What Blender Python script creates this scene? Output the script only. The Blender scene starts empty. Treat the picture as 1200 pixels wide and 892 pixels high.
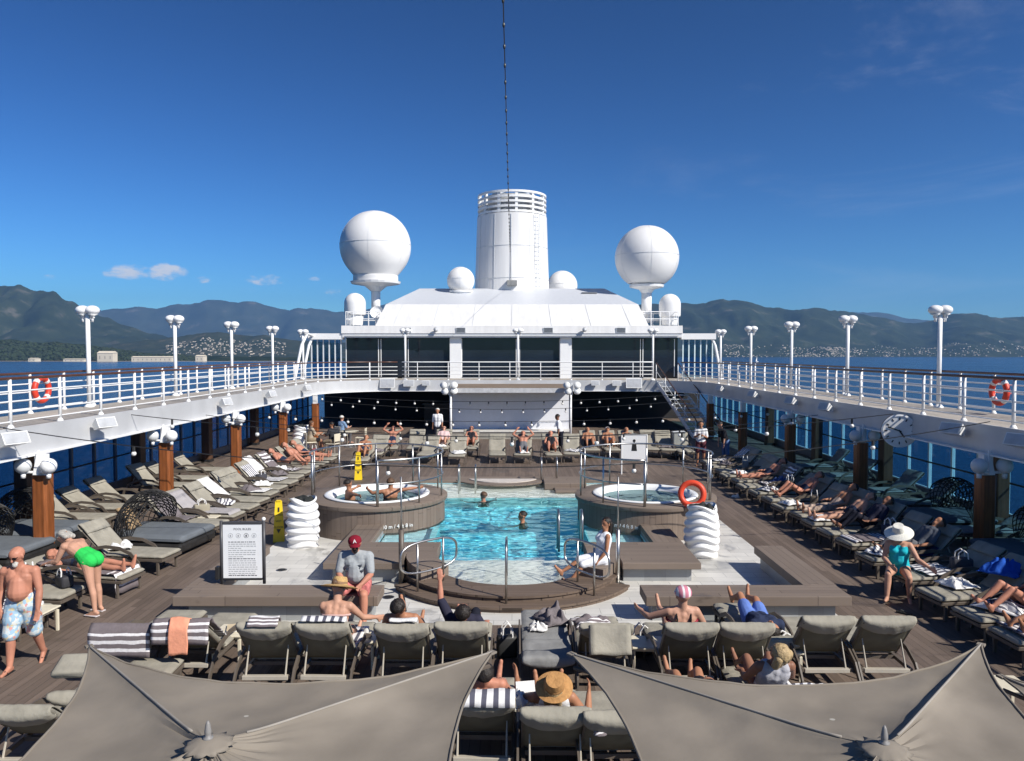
import bpy, bmesh, math, random
from mathutils import Vector, Matrix, Euler, noise as mnoise
R = math.radians
PI = math.pi
random.seed(7)
S = bpy.context.scene
COL = S.collection

# ------------------------------------------------------------------ camera
CAMZ = 4.4
FPX = 890.0
PITCH = math.atan(33.0 / FPX)
cam_data = bpy.data.cameras.new('camera')
cam = bpy.data.objects.new('camera', cam_data)
COL.objects.link(cam)
cam.location = (0, 0, CAMZ)
cam.rotation_euler = (PI / 2 - PITCH, 0, 0)
cam_data.sensor_fit = 'HORIZONTAL'
cam_data.sensor_width = 36.0
cam_data.lens = FPX / 1200.0 * 36.0
cam_data.clip_start = 0.1
cam_data.clip_end = 60000
S.camera = cam

def ray(u, v):
    f = Vector((0, math.cos(PITCH), -math.sin(PITCH)))
    up = Vector((0, math.sin(PITCH), math.cos(PITCH)))
    return Vector((1, 0, 0)) * (u - 600) + up * (446 - v) + f * FPX

def G(u, v, z=0.0):
    """point of the place seen at pixel u,v on the level z"""
    d = ray(u, v)
    t = (z - CAMZ) / d.z
    return Vector((d.x * t, d.y * t, z))

def DP(u, v, Y):
    d = ray(u, v)
    t = Y / d.y
    return Vector((d.x * t, Y, CAMZ + d.z * t))

# ------------------------------------------------------------------ materials
MATS = {}
def nt(m):
    return m.node_tree.nodes, m.node_tree.links

def mat(name, col, rough=0.6, metal=0.0, var=0.12, scale=6.0, bump=0.0, bscale=40.0, spec=0.4, coat=0.0, stretch=None):
    if name in MATS: return MATS[name]
    m = bpy.data.materials.new(name); m.use_nodes = True
    N, L = nt(m)
    b = N['Principled BSDF']
    b.inputs['Roughness'].default_value = rough
    b.inputs['Metallic'].default_value = metal
    b.inputs['Specular IOR Level'].default_value = spec
    if coat: b.inputs['Coat Weight'].default_value = coat
    tc = N.new('ShaderNodeTexCoord')
    mp = N.new('ShaderNodeMapping'); L.new(tc.outputs['Object'], mp.inputs['Vector'])
    if stretch: mp.inputs['Scale'].default_value = stretch
    if var > 0:
        no = N.new('ShaderNodeTexNoise'); no.inputs['Scale'].default_value = scale; no.inputs['Detail'].default_value = 5
        L.new(mp.outputs[0], no.inputs['Vector'])
        mx = N.new('ShaderNodeMix'); mx.data_type = 'RGBA'
        mr = N.new('ShaderNodeMapRange'); mr.inputs[1].default_value = 0.3; mr.inputs[2].default_value = 0.7
        L.new(no.outputs['Fac'], mr.inputs[0]); L.new(mr.outputs[0], mx.inputs[0])
        mx.inputs[6].default_value = tuple(max(0, c * (1 - var)) for c in col) + (1,)
        mx.inputs[7].default_value = tuple(min(1, c * (1 + var)) for c in col) + (1,)
        L.new(mx.outputs[2], b.inputs['Base Color'])
    else:
        b.inputs['Base Color'].default_value = tuple(col) + (1,)
    if bump > 0:
        n2 = N.new('ShaderNodeTexNoise'); n2.inputs['Scale'].default_value = bscale; n2.inputs['Detail'].default_value = 4
        L.new(mp.outputs[0], n2.inputs['Vector'])
        bp = N.new('ShaderNodeBump'); bp.inputs['Strength'].default_value = bump; bp.inputs['Distance'].default_value = 0.02
        L.new(n2.outputs['Fac'], bp.inputs['Height']); L.new(bp.outputs[0], b.inputs['Normal'])
    MATS[name] = m
    return m

def math_node(N, L, op, a, b=None, c=None):
    n = N.new('ShaderNodeMath'); n.operation = op
    for i, x in enumerate((a, b, c)):
        if x is None: continue
        if isinstance(x, (int, float)): n.inputs[i].default_value = x
        else: L.new(x, n.inputs[i])
    return n.outputs[0]

def plank_mat(name, col, width, axis='X', seam=0.05, rough=0.65, var=0.25, dark=0.35, length=2.4):
    """boards: seams across one world axis, grain along the other, butt joints"""
    if name in MATS: return MATS[name]
    m = bpy.data.materials.new(name); m.use_nodes = True
    N, L = nt(m); b = N['Principled BSDF']; b.inputs['Roughness'].default_value = rough
    b.inputs['Specular IOR Level'].default_value = 0.3
    geo = N.new('ShaderNodeNewGeometry')
    sx = N.new('ShaderNodeSeparateXYZ'); L.new(geo.outputs['Position'], sx.inputs[0])
    if axis == 'X': a, o = sx.outputs[0], sx.outputs[1]
    elif axis == 'Y': a, o = sx.outputs[1], sx.outputs[0]
    else:   # angle round a drum, in object space
        tc = N.new('ShaderNodeTexCoord'); s2 = N.new('ShaderNodeSeparateXYZ'); L.new(tc.outputs['Object'], s2.inputs[0])
        ang = math_node(N, L, 'ARCTAN2', s2.outputs[1], s2.outputs[0])
        a = math_node(N, L, 'MULTIPLY', ang, 1.75); o = s2.outputs[2]
    q = math_node(N, L, 'DIVIDE', a, width)
    fr = math_node(N, L, 'FRACT', q); fl = math_node(N, L, 'FLOOR', q)
    e = math_node(N, L, 'LESS_THAN', fr, seam)
    wn = N.new('ShaderNodeTexWhiteNoise'); wn.noise_dimensions = '1D'; L.new(fl, wn.inputs['W'])
    off = math_node(N, L, 'MULTIPLY', wn.outputs['Value'], 7.3)
    o2 = math_node(N, L, 'DIVIDE', math_node(N, L, 'ADD', o, off), length)
    e2 = math_node(N, L, 'LESS_THAN', math_node(N, L, 'FRACT', o2), 0.004)
    wn2 = N.new('ShaderNodeTexWhiteNoise'); wn2.noise_dimensions = '2D'
    cv = N.new('ShaderNodeCombineXYZ'); L.new(fl, cv.inputs[0]); L.new(math_node(N, L, 'FLOOR', o2), cv.inputs[1]); L.new(cv.outputs[0], wn2.inputs['Vector'])
    no = N.new('ShaderNodeTexNoise'); no.inputs['Scale'].default_value = 3; no.inputs['Detail'].default_value = 6
    c2 = N.new('ShaderNodeCombineXYZ')
    L.new(math_node(N, L, 'MULTIPLY', a, 9.0), c2.inputs[0]); L.new(math_node(N, L, 'MULTIPLY', o, 0.5), c2.inputs[1]); L.new(fl, c2.inputs[2])
    L.new(c2.outputs[0], no.inputs['Vector'])
    no2 = N.new('ShaderNodeTexNoise'); no2.inputs['Scale'].default_value = 0.5; no2.inputs['Detail'].default_value = 5
    L.new(geo.outputs['Position'], no2.inputs['Vector'])
    s = math_node(N, L, 'ADD', math_node(N, L, 'MULTIPLY', no.outputs['Fac'], 0.8), math_node(N, L, 'MULTIPLY', wn2.outputs['Value'], 0.5))
    s = math_node(N, L, 'ADD', s, math_node(N, L, 'MULTIPLY', no2.outputs['Fac'], 1.0))
    s = math_node(N, L, 'SUBTRACT', s, 0.65)
    mx = N.new('ShaderNodeMix'); mx.data_type = 'RGBA'; L.new(s, mx.inputs[0]); mx.clamp_factor = True
    mx.inputs[6].default_value = tuple(c * (1 - var) for c in col) + (1,)
    mx.inputs[7].default_value = tuple(c * (1 + var) for c in col) + (1,)
    m2 = N.new('ShaderNodeMix'); m2.data_type = 'RGBA'
    L.new(math_node(N, L, 'MAXIMUM', e, e2), m2.inputs[0]); L.new(mx.outputs[2], m2.inputs[6])
    m2.inputs[7].default_value = tuple(c * dark for c in col) + (1,)
    L.new(m2.outputs[2], b.inputs['Base Color'])
    bp = N.new('ShaderNodeBump'); bp.inputs['Strength'].default_value = 0.5; bp.inputs['Distance'].default_value = 0.006
    L.new(math_node(N, L, 'SUBTRACT', math_node(N, L, 'MULTIPLY', no.outputs['Fac'], 0.3), e), bp.inputs['Height']); L.new(bp.outputs[0], b.inputs['Normal'])
    MATS[name] = m
    return m

def tile_mat(name, col, size, grout=(.3, .3, .29), var=.1, rough=.5, mortar=.02, vertical=False):
    if name in MATS: return MATS[name]
    m = bpy.data.materials.new(name); m.use_nodes = True
    N, L = nt(m); b = N['Principled BSDF']; b.inputs['Roughness'].default_value = rough
    geo = N.new('ShaderNodeNewGeometry'); v = geo.outputs['Position']
    if vertical:
        sp = N.new('ShaderNodeSeparateXYZ'); L.new(v, sp.inputs[0]); cb = N.new('ShaderNodeCombineXYZ')
        L.new(math_node(N, L, 'ADD', sp.outputs[0], sp.outputs[1]), cb.inputs[0]); L.new(sp.outputs[2], cb.inputs[1]); v = cb.outputs[0]
    br = N.new('ShaderNodeTexBrick'); L.new(v, br.inputs['Vector'])
    br.offset = 0.5; br.inputs['Scale'].default_value = 1.0
    br.inputs['Brick Width'].default_value = size; br.inputs['Row Height'].default_value = size * (0.5 if not vertical else 1)
    br.inputs['Mortar Size'].default_value = mortar * size * .35
    br.inputs['Color1'].default_value = tuple(c * (1 - var) for c in col) + (1,)
    br.inputs['Color2'].default_value = tuple(c * (1 + var) for c in col) + (1,)
    br.inputs['Mortar'].default_value = tuple(grout) + (1,)
    no = N.new('ShaderNodeTexNoise'); no.inputs['Scale'].default_value = 2.2; no.inputs['Detail'].default_value = 6
    L.new(geo.outputs['Position'], no.inputs['Vector'])
    mr = N.new('ShaderNodeMapRange'); mr.inputs[3].default_value = .78; mr.inputs[4].default_value = 1.16
    L.new(no.outputs['Fac'], mr.inputs[0])
    mx = N.new('ShaderNodeMix'); mx.data_type = 'RGBA'; mx.blend_type = 'MULTIPLY'; mx.inputs[0].default_value = 1
    L.new(br.outputs['Color'], mx.inputs[6]); L.new(mr.outputs[0], mx.inputs[7])
    L.new(mx.outputs[2], b.inputs['Base Color'])
    MATS[name] = m
    return m

# ------------------------------------------------------------------ mesh builder
class MB:
    def __init__(s): s.v = []; s.f = []
    def add(s, vs, fs, M=None):
        n = len(s.v)
        if M is not None: vs = [M @ Vector(p) for p in vs]
        s.v += [tuple(p) for p in vs]; s.f += [tuple(i + n for i in f) for f in fs]
        return s
    def box(s, x0, x1, y0, y1, z0, z1, M=None):
        vs = [(x0, y0, z0), (x1, y0, z0), (x1, y1, z0), (x0, y1, z0), (x0, y0, z1), (x1, y0, z1), (x1, y1, z1), (x0, y1, z1)]
        return s.add(vs, [(0, 3, 2, 1), (4, 5, 6, 7), (0, 1, 5, 4), (1, 2, 6, 5), (2, 3, 7, 6), (3, 0, 4, 7)], M)
    def rbox(s, x0, x1, y0, y1, z0, z1, b=.01, M=None):
        """box with chamfered edges"""
        bm = bmesh.new(); bmesh.ops.create_cube(bm, size=1)
        for p in bm.verts:
            p.co = Vector(((x0 + x1) / 2 + p.co.x * (x1 - x0), (y0 + y1) / 2 + p.co.y * (y1 - y0), (z0 + z1) / 2 + p.co.z * (z1 - z0)))
        bmesh.ops.bevel(bm, geom=list(bm.edges), offset=b, segments=2, affect='EDGES', profile=.5)
        bm.verts.index_update()
        s.add([p.co.copy() for p in bm.verts], [tuple(q.index for q in f.verts) for f in bm.faces], M); bm.free()
        return s
    def prism(s, poly, z0, z1, M=None):
        n = len(poly)
        vs = [(x, y, z0) for x, y in poly] + [(x, y, z1) for x, y in poly]
        fs = [tuple(range(n - 1, -1, -1)), tuple(range(n, 2 * n))] + [(i, (i + 1) % n, n + (i + 1) % n, n + i) for i in range(n)]
        return s.add(vs, fs, M)
    def tube(s, pts, r, n=8, closed=False, M=None, flat=None):
        pts = [Vector(p) for p in pts]; k = len(pts)
        rs = r if isinstance(r, (list, tuple)) else [r] * k
        vs = []; fs = []; ref = None
        for i, p in enumerate(pts):
            if closed: d = pts[(i + 1) % k] - pts[i - 1]
            else: d = pts[min(i + 1, k - 1)] - pts[max(i - 1, 0)]
            if d.length < 1e-9: d = Vector((0, 0, 1))
            d.normalize()
            if ref is None:
                ref = Vector((0, 0, 1)) if abs(d.z) < .9 else Vector((1, 0, 0))
            a = d.cross(ref)
            if a.length < 1e-4: a = d.cross(Vector((0, 1, 0)))
            a.normalize(); b = a.cross(d); ref = b
            ra, rb = (rs[i], rs[i]) if flat is None else flat
            for j in range(n):
                t = 2 * PI * (j + .5) / n
                vs.append(p + a * math.cos(t) * ra + b * math.sin(t) * rb)
        for i in range(k if closed else k - 1):
            i2 = (i + 1) % k
            for j in range(n):
                fs.append((i * n + j, i * n + (j + 1) % n, i2 * n + (j + 1) % n, i2 * n + j))
        if not closed:
            fs.append(tuple(range(n - 1, -1, -1))); fs.append(tuple((k - 1) * n + j for j in range(n)))
        return s.add(vs, fs, M)
    def lathe(s, prof, n=24, M=None, cap=True, wob=None):
        vs = []; fs = []; k = len(prof)
        for (r, z) in prof:
            for j in range(n):
                t = 2 * PI * j / n; rr = r + (wob(t, z) if wob else 0)
                vs.append((rr * math.cos(t), rr * math.sin(t), z))
        for i in range(k - 1):
            for j in range(n):
                fs.append((i * n + j, i * n + (j + 1) % n, (i + 1) * n + (j + 1) % n, (i + 1) * n + j))
        if cap:
            fs.append(tuple(range(n - 1, -1, -1))); fs.append(tuple((k - 1) * n + j for j in range(n)))
        return s.add(vs, fs, M)
    def ball(s, c, r, M=None, n=16, m=10):
        if not isinstance(r, (list, tuple)): r = (r, r, r)
        vs = [(c[0], c[1], c[2] - r[2])]; fs = []
        for i in range(1, m):
            a = -PI / 2 + PI * i / m
            for j in range(n):
                t = 2 * PI * j / n
                vs.append((c[0] + r[0] * math.cos(a) * math.cos(t), c[1] + r[1] * math.cos(a) * math.sin(t), c[2] + r[2] * math.sin(a)))
        vs.append((c[0], c[1], c[2] + r[2])); top = len(vs) - 1
        for j in range(n):
            fs.append((0, 1 + (j + 1) % n, 1 + j)); fs.append((top, 1 + (m - 2) * n + j, 1 + (m - 2) * n + (j + 1) % n))
        for i in range(m - 2):
            for j in range(n):
                fs.append((1 + i * n + j, 1 + i * n + (j + 1) % n, 1 + (i + 1) * n + (j + 1) % n, 1 + (i + 1) * n + j))
        return s.add(vs, fs, M)
    def capsule(s, p0, r0, p1, r1, n=12):
        p0 = Vector(p0); p1 = Vector(p1); d = p1 - p0; l = d.length
        if l < 1e-5: return s.ball(p0, max(r0, r1), n=n, m=8)
        q = d.normalized().to_track_quat('Z', 'Y').to_matrix().to_4x4(); q.translation = p0
        prof = []
        for i in range(5): a = -PI / 2 + PI / 2 * i / 4; prof.append((max(1e-4, r0 * math.cos(a)), r0 * math.sin(a)))
        for i in range(5): a = PI / 2 * i / 4; prof.append((max(1e-4, r1 * math.cos(a)), l + r1 * math.sin(a)))
        return s.lathe(prof, n, q)
    def grid(s, fn, nu, nv, M=None, thick=0):
        """open sheet fn(u,v); with thick>0 a closed thin slab along the sheet's normal"""
        P = [[Vector(fn(i / nu, j / nv)) for j in range(nv + 1)] for i in range(nu + 1)]
        W = nv + 1
        vs = [p for row in P for p in row]
        fs = [(i * W + j, (i + 1) * W + j, (i + 1) * W + j + 1, i * W + j + 1) for i in range(nu) for j in range(nv)]
        if thick:
            nn = []
            for i in range(nu + 1):
                for j in range(nv + 1):
                    a = P[min(i + 1, nu)][j] - P[max(i - 1, 0)][j]; b = P[i][min(j + 1, nv)] - P[i][max(j - 1, 0)]
                    c = a.cross(b); nn.append(c.normalized() if c.length > 1e-9 else Vector((0, 0, 1)))
            k = len(vs); lo = [p - q * thick for p, q in zip(vs, nn)]
            fs += [tuple(k + q for q in reversed(f)) for f in fs]
            bd = [i * W for i in range(nu)] + [nu * W + j for j in range(nv)] + [i * W + nv for i in range(nu, 0, -1)] + [j for j in range(nv, 0, -1)]
            for a, b in zip(bd, bd[1:] + bd[:1]): fs.append((b, a, k + a, k + b))
            vs = vs + lo
        return s.add(vs, fs, M)
    def pad(s, w, l, t, M=None, r=None, sag=0.0, n=12):
        """cushion: x -w/2..w/2, y 0..l, z 0..t, soft edges"""
        r = r or min(t * .45, .03)
        ys = [0, r * .3, r] + [r + (l - 2 * r) * i / n for i in range(1, n)] + [l - r, l - r * .3, l]
        ins = [r, r * .3, 0] + [0] * (n - 1) + [0, r * .3, r]
        vs = []; m = 14
        for y, e in zip(ys, ins):
            for j in range(m * 2):
                side = 1 if j < m else -1
                q = j % m; x = -w / 2 + w * q / (m - 1)
                if side < 0: x = -x
                ex = max(0, abs(x) - (w / 2 - r)); dz = r - math.sqrt(max(0, r * r - ex * ex)) if ex > 0 else 0
                hz = t / 2 - dz * .9 - e * .8
                z = t / 2 + side * max(hz, .002)
                z -= sag * (1 - (2 * x / w) ** 2) * math.sin(PI * y / l)
                vs.append((max(-w / 2 + e * .5, min(w / 2 - e * .5, x)), y, z))
        K = 2 * m; fs = []
        for i in range(len(ys) - 1):
            for j in range(K):
                fs.append((i * K + j, (i + 1) * K + j, (i + 1) * K + (j + 1) % K, i * K + (j + 1) % K))
        fs.append(tuple(range(K))); fs.append(tuple((len(ys) - 1) * K + j for j in range(K - 1, -1, -1)))
        return s.add(vs, fs, M)
    def mesh(s, name, m, smooth=False, up=False):
        me = bpy.data.meshes.new(name)
        me.from_pydata(s.v, [], s.f); me.validate(); me.update()
        bm = bmesh.new(); bm.from_mesh(me); bmesh.ops.recalc_face_normals(bm, faces=bm.faces)
        if up and sum(f.normal.z for f in bm.faces) < 0: bmesh.ops.reverse_faces(bm, faces=bm.faces)
        bm.to_mesh(me); bm.free()
        if smooth:
            me.shade_smooth() if smooth is True else me.set_sharp_from_angle(angle=R(smooth))
            if smooth is not True:
                for p in me.polygons: p.use_smooth = True
        if m: me.materials.append(m)
        return me
    def build(s, name, m, parent=None, smooth=False, M=None, up=False):
        o = bpy.data.objects.new(name, s.mesh(name, m, smooth, up)); COL.objects.link(o)
        if parent: o.parent = parent
        if M is not None: o.matrix_local = M
        return o

def tag(o, label=None, cat=None, group=None, kind=None):
    if label: o['label'] = label
    if cat: o['category'] = cat
    if group: o['group'] = group
    if kind: o['kind'] = kind
    return o

def thing(name, label, cat, loc=(0, 0, 0), rz=0, group=None):
    o = bpy.data.objects.new(name, None); COL.objects.link(o)
    o.location = loc; o.rotation_euler = (0, 0, rz); o.empty_display_size = .2
    return tag(o, label, cat, group)

def place(o, loc, rz=0): o.location = loc; o.rotation_euler = (0, 0, rz); return o

def copy_tree(o, parent=None, label=None):
    c = o.copy(); COL.objects.link(c)
    if parent: c.parent = parent
    if label: c['label'] = label
    for ch in list(o.children): copy_tree(ch, c)
    return c

def remeshed(mb, name, m, voxel, smooth=3):
    """fuse overlapping closed shapes into one continuous skin"""
    me = mb.mesh(name, None)
    o = bpy.data.objects.new(name, me); COL.objects.link(o)
    md = o.modifiers.new('r', 'REMESH'); md.mode = 'VOXEL'; md.voxel_size = voxel; md.use_smooth_shade = True
    if smooth:
        sm = o.modifiers.new('s', 'SMOOTH'); sm.iterations = smooth; sm.factor = .5
    dg = bpy.context.evaluated_depsgraph_get()
    out = bpy.data.meshes.new_from_object(o.evaluated_get(dg))
    bpy.data.objects.remove(o); bpy.data.meshes.remove(me)
    out.name = name; out.materials.clear(); out.materials.append(m); out.shade_smooth()
    return out

def text_obj(name, body, size, m, parent=None, M=None, depth=.002, align='CENTER'):
    cu = bpy.data.curves.new(name, 'FONT'); cu.body = body; cu.size = size; cu.extrude = depth
    cu.align_x = align; cu.align_y = 'CENTER'; cu.resolution_u = 3
    t = bpy.data.objects.new(name, cu); COL.objects.link(t)
    dg = bpy.context.evaluated_depsgraph_get()
    me = bpy.data.meshes.new_from_object(t.evaluated_get(dg)); bpy.data.objects.remove(t)
    me.materials.clear(); me.materials.append(m)
    o = bpy.data.objects.new(name, me); COL.objects.link(o)
    if parent: o.parent = parent
    if M is not None: o.matrix_local = M
    return o

def T(x=0, y=0, z=0): return Matrix.Translation((x, y, z))
def RX(a): return Matrix.Rotation(R(a), 4, 'X')
def RY(a): return Matrix.Rotation(R(a), 4, 'Y')
def RZ(a): return Matrix.Rotation(R(a), 4, 'Z')

def wet(m, scale, lo, dark, rough):
    """damp patches left by bathers: darker and glossier, with a shape of their own"""
    N, L = nt(m); b = N['Principled BSDF']; src = b.inputs['Base Color'].links[0].from_socket
    geo = N.new('ShaderNodeNewGeometry'); no = N.new('ShaderNodeTexNoise'); no.inputs['Scale'].default_value = scale; no.inputs['Detail'].default_value = 7; no.inputs['Roughness'].default_value = .6; no.inputs['Distortion'].default_value = .5
    L.new(geo.outputs['Position'], no.inputs['Vector'])
    mr = N.new('ShaderNodeMapRange'); mr.inputs[1].default_value = lo; mr.inputs[2].default_value = lo + .05; L.new(no.outputs['Fac'], mr.inputs[0])
    mx = N.new('ShaderNodeMix'); mx.data_type = 'RGBA'; mx.blend_type = 'MULTIPLY'; L.new(mr.outputs[0], mx.inputs[0]); L.new(src, mx.inputs[6]); mx.inputs[7].default_value = (dark, dark, dark, 1); L.new(mx.outputs[2], b.inputs['Base Color'])
    r2 = N.new('ShaderNodeMapRange'); r2.inputs[3].default_value = b.inputs['Roughness'].default_value; r2.inputs[4].default_value = rough; L.new(mr.outputs[0], r2.inputs[0]); L.new(r2.outputs[0], b.inputs['Roughness'])
# palette
WHITE = mat('white_paint', (.78, .78, .77), .35, var=.03, scale=1.5)
WHITE_D = mat('white_plastic', (.74, .74, .72), .3, var=.05)
GREYW = mat('grey_white_paint', (.6, .62, .63), .4, var=.06)
STEEL = mat('stainless_steel', (.5, .49, .47), .36, metal=1, var=.05)
BLACK = mat('black_metal', (.02, .02, .021), .45, var=.1)
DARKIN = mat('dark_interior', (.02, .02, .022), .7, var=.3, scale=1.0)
BROWNRAIL = mat('varnished_handrail', (.09, .035, .02), .3, var=.2)
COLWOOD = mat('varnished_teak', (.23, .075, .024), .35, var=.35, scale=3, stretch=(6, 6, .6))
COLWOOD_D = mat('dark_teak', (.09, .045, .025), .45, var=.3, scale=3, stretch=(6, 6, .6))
DECK = plank_mat('deck_boards', (.142, .108, .086), .12, 'X', var=.36)
DECK_UP = plank_mat('upper_deck_boards', (.4, .36, .31), .14, 'X', dark=.6)
WOODX = plank_mat('composite_boards_lengthwise', (.19, .15, .12), .145, 'Y', seam=.04, var=.15)
WOODY = plank_mat('composite_boards_crosswise', (.19, .15, .12), .145, 'X', seam=.04, var=.15)
DRUM = plank_mat('drum_cladding', (.18, .14, .112), .14, 'A', seam=.05, var=.2)
TILE = tile_mat('pale_stone_tile', (.6, .585, .545), .6)
RISER = tile_mat('grey_stone_riser', (.3, .31, .31), .4, (.22, .22, .22), vertical=True)
CUSH = mat('taupe_cushion', (.3, .279, .228), .85, var=.13, scale=5, bump=.45, bscale=14, spec=.15)
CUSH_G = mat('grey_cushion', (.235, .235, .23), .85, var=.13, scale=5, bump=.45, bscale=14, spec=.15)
SLING = mat('olive_sling', (.15, .138, .1), .8, var=.12, spec=.15)
FRAME = mat('bronze_frame', (.11, .09, .072), .45, var=.1)
FRAME_L = mat('light_frame', (.42, .38, .31), .4, var=.08)
CANVAS = mat('canopy_canvas', (.222, .194, .158), .85, var=.2, scale=1.3, bump=.4, bscale=3.2, spec=.15)
TOWEL_W = mat('white_towel', (.72, .71, .69), .95, var=.08, scale=14, bump=.5, bscale=60, spec=.1)
TOWEL_G = mat('grey_towel', (.17, .15, .155), .95, var=.12, scale=14, bump=.5, bscale=60, spec=.1)
CREAM = mat('cream_plastic', (.66, .6, .46), .45, var=.05)
WICKER = mat('black_wicker', (.018, .017, .016), .6, var=.4)
RED = mat('lifebuoy_red', (.62, .05, .025), .45, var=.1)
ORANGE = mat('lifebuoy_orange', (.72, .07, .028), .45, var=.1)
YELLOW = mat('yellow_plastic', (.8, .56, .02), .4, var=.04)

def striped(name, base, stripe, axis, edges):
    """cloth with woven white bands; bands given in object space along an axis"""
    if name in MATS: return MATS[name]
    m = bpy.data.materials.new(name); m.use_nodes = True
    N, L = nt(m); b = N['Principled BSDF']; b.inputs['Roughness'].default_value = .95; b.inputs['Specular IOR Level'].default_value = .1
    tc = N.new('ShaderNodeTexCoord'); sx = N.new('ShaderNodeSeparateXYZ'); L.new(tc.outputs['UV'], sx.inputs[0])
    a = sx.outputs[axis]; acc = None
    for e0, e1 in edges:
        c = math_node(N, L, 'MULTIPLY', math_node(N, L, 'GREATER_THAN', a, e0), math_node(N, L, 'LESS_THAN', a, e1))
        acc = c if acc is None else math_node(N, L, 'MAXIMUM', acc, c)
    no = N.new('ShaderNodeTexNoise'); no.inputs['Scale'].default_value = 30; L.new(tc.outputs['Object'], no.inputs['Vector'])
    mr = N.new('ShaderNodeMapRange'); mr.inputs[3].default_value = .8; mr.inputs[4].default_value = 1.2; L.new(no.outputs['Fac'], mr.inputs[0])
    mx = N.new('ShaderNodeMix'); mx.data_type = 'RGBA'; L.new(acc, mx.inputs[0])
    mx.inputs[6].default_value = tuple(base) + (1,); mx.inputs[7].default_value = tuple(stripe) + (1,)
    m2 = N.new('ShaderNodeMix'); m2.data_type = 'RGBA'; m2.blend_type = 'MULTIPLY'; m2.inputs[0].default_value = 1
    L.new(mx.outputs[2], m2.inputs[6]); L.new(mr.outputs[0], m2.inputs[7]); L.new(m2.outputs[2], b.inputs['Base Color'])
    bp = N.new('ShaderNodeBump'); bp.inputs['Strength'].default_value = .4; L.new(no.outputs['Fac'], bp.inputs['Height']); L.new(bp.outputs[0], b.inputs['Normal'])
    MATS[name] = m
    return m
TOWEL_S = striped('grey_towel_white_bands', (.17, .145, .15), (.72, .7, .7), 1, [(.06, .1), (.15, .19), (.24, .27), (.73, .76), (.81, .85), (.9, .94)])
TOWEL_B = striped('white_towel_grey_bands', (.7, .69, .68), (.1, .1, .13), 0, [(.12, .2), (.3, .38), (.48, .56), (.66, .74), (.84, .92)])

def cloth(name, fn, nu, nv, m, thick=.012, parent=None, M=None, seedv=0, crumple=.012):
    """towel sheet over fn(u,v) with folds and UVs"""
    def g(u, v):
        p = Vector(fn(u, v)); q = Vector((p.x * 5 + seedv * 3.1, p.y * 5, p.z * 5 + seedv))
        p.z += crumple * (mnoise.noise(q) + .6 * mnoise.noise(q * 2.7)); p.x += crumple * .8 * mnoise.noise(q + Vector((9, 2, 3))); return p
    mb = MB(); mb.grid(g, nu, nv, thick=thick)
    me = mb.mesh(name, m, True)
    uv = me.uv_layers.new(name='UVMap'); W = nv + 1; K = (nu + 1) * W
    for lp in me.loops:
        i = lp.vertex_index % K; uv.data[lp.index].uv = ((i // W) / nu, (i % W) / nv)
    o = bpy.data.objects.new(name, me); COL.objects.link(o)
    if parent: o.parent = parent
    if M is not None: o.matrix_local = M
    return o
wet(TILE, .8, .56, .66, .3); wet(DECK, .55, .58, .72, .45); wet(WOODX, 1.1, .6, .72, .4)
SHIPW = mat('ship_paint_weathered', (.74, .73, .71), .38, var=.075, scale=1.6, stretch=(2.2, 2.2, .13))
def droppings(m):
    """sparse pale bird-dirt specks with a shape of their own"""
    N, L = nt(m); b = N['Principled BSDF']; src = b.inputs['Base Color'].links[0].from_socket
    tc = N.new('ShaderNodeTexCoord'); vo = N.new('ShaderNodeTexVoronoi'); vo.inputs['Scale'].default_value = 2.6; L.new(tc.outputs['Object'], vo.inputs['Vector'])
    no = N.new('ShaderNodeTexNoise'); no.inputs['Scale'].default_value = 30; L.new(tc.outputs['Object'], no.inputs['Vector'])
    sp = N.new('ShaderNodeSeparateColor'); L.new(vo.outputs['Color'], sp.inputs[0])
    rad = math_node(N, L, 'MULTIPLY', math_node(N, L, 'MAXIMUM', math_node(N, L, 'SUBTRACT', sp.outputs[0], .62), 0.0), .11)
    d = math_node(N, L, 'ADD', vo.outputs['Distance'], math_node(N, L, 'MULTIPLY', math_node(N, L, 'SUBTRACT', no.outputs['Fac'], .5), .03))
    mk = math_node(N, L, 'LESS_THAN', d, rad)
    mx = N.new('ShaderNodeMix'); mx.data_type = 'RGBA'; L.new(math_node(N, L, 'MULTIPLY', mk, .75), mx.inputs[0]); L.new(src, mx.inputs[6]); mx.inputs[7].default_value = (.5, .48, .42, 1)
    L.new(mx.outputs[2], b.inputs['Base Color'])
droppings(CANVAS)
# ------------------------------------------------------------------ light and sky
SUND = Vector((-1.0, .74, -1.0)).normalized()       # travel direction of sunlight
SUN_EL = math.asin(-SUND.z)
SUN_AZ = math.atan2(-SUND.x, -SUND.y)               # clockwise from +Y
sd = bpy.data.lights.new('sun', 'SUN'); sd.energy = 4.9; sd.angle = R(.5); sd.color = (1, .95, .87)
so = bpy.data.objects.new('sun', sd); COL.objects.link(so)
so.rotation_euler = SUND.to_track_quat('-Z', 'Y').to_euler(); so.location = (40, -40, 60)
w = bpy.data.worlds.new('World'); S.world = w; w.use_nodes = True
N, L = w.node_tree.nodes, w.node_tree.links
bg = N['Background']
sky = N.new('ShaderNodeTexSky'); sky.sky_type = 'NISHITA'; sky.sun_disc = False
sky.sun_elevation = SUN_EL; sky.sun_rotation = SUN_AZ; sky.altitude = 900; sky.air_density = 1.0; sky.dust_density = .25; sky.ozone_density = 4.5
def vmul(a, col):
    n = N.new('ShaderNodeVectorMath'); n.operation = 'MULTIPLY'; L.new(a, n.inputs[0]); n.inputs[1].default_value = col; return n.outputs[0]
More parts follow.
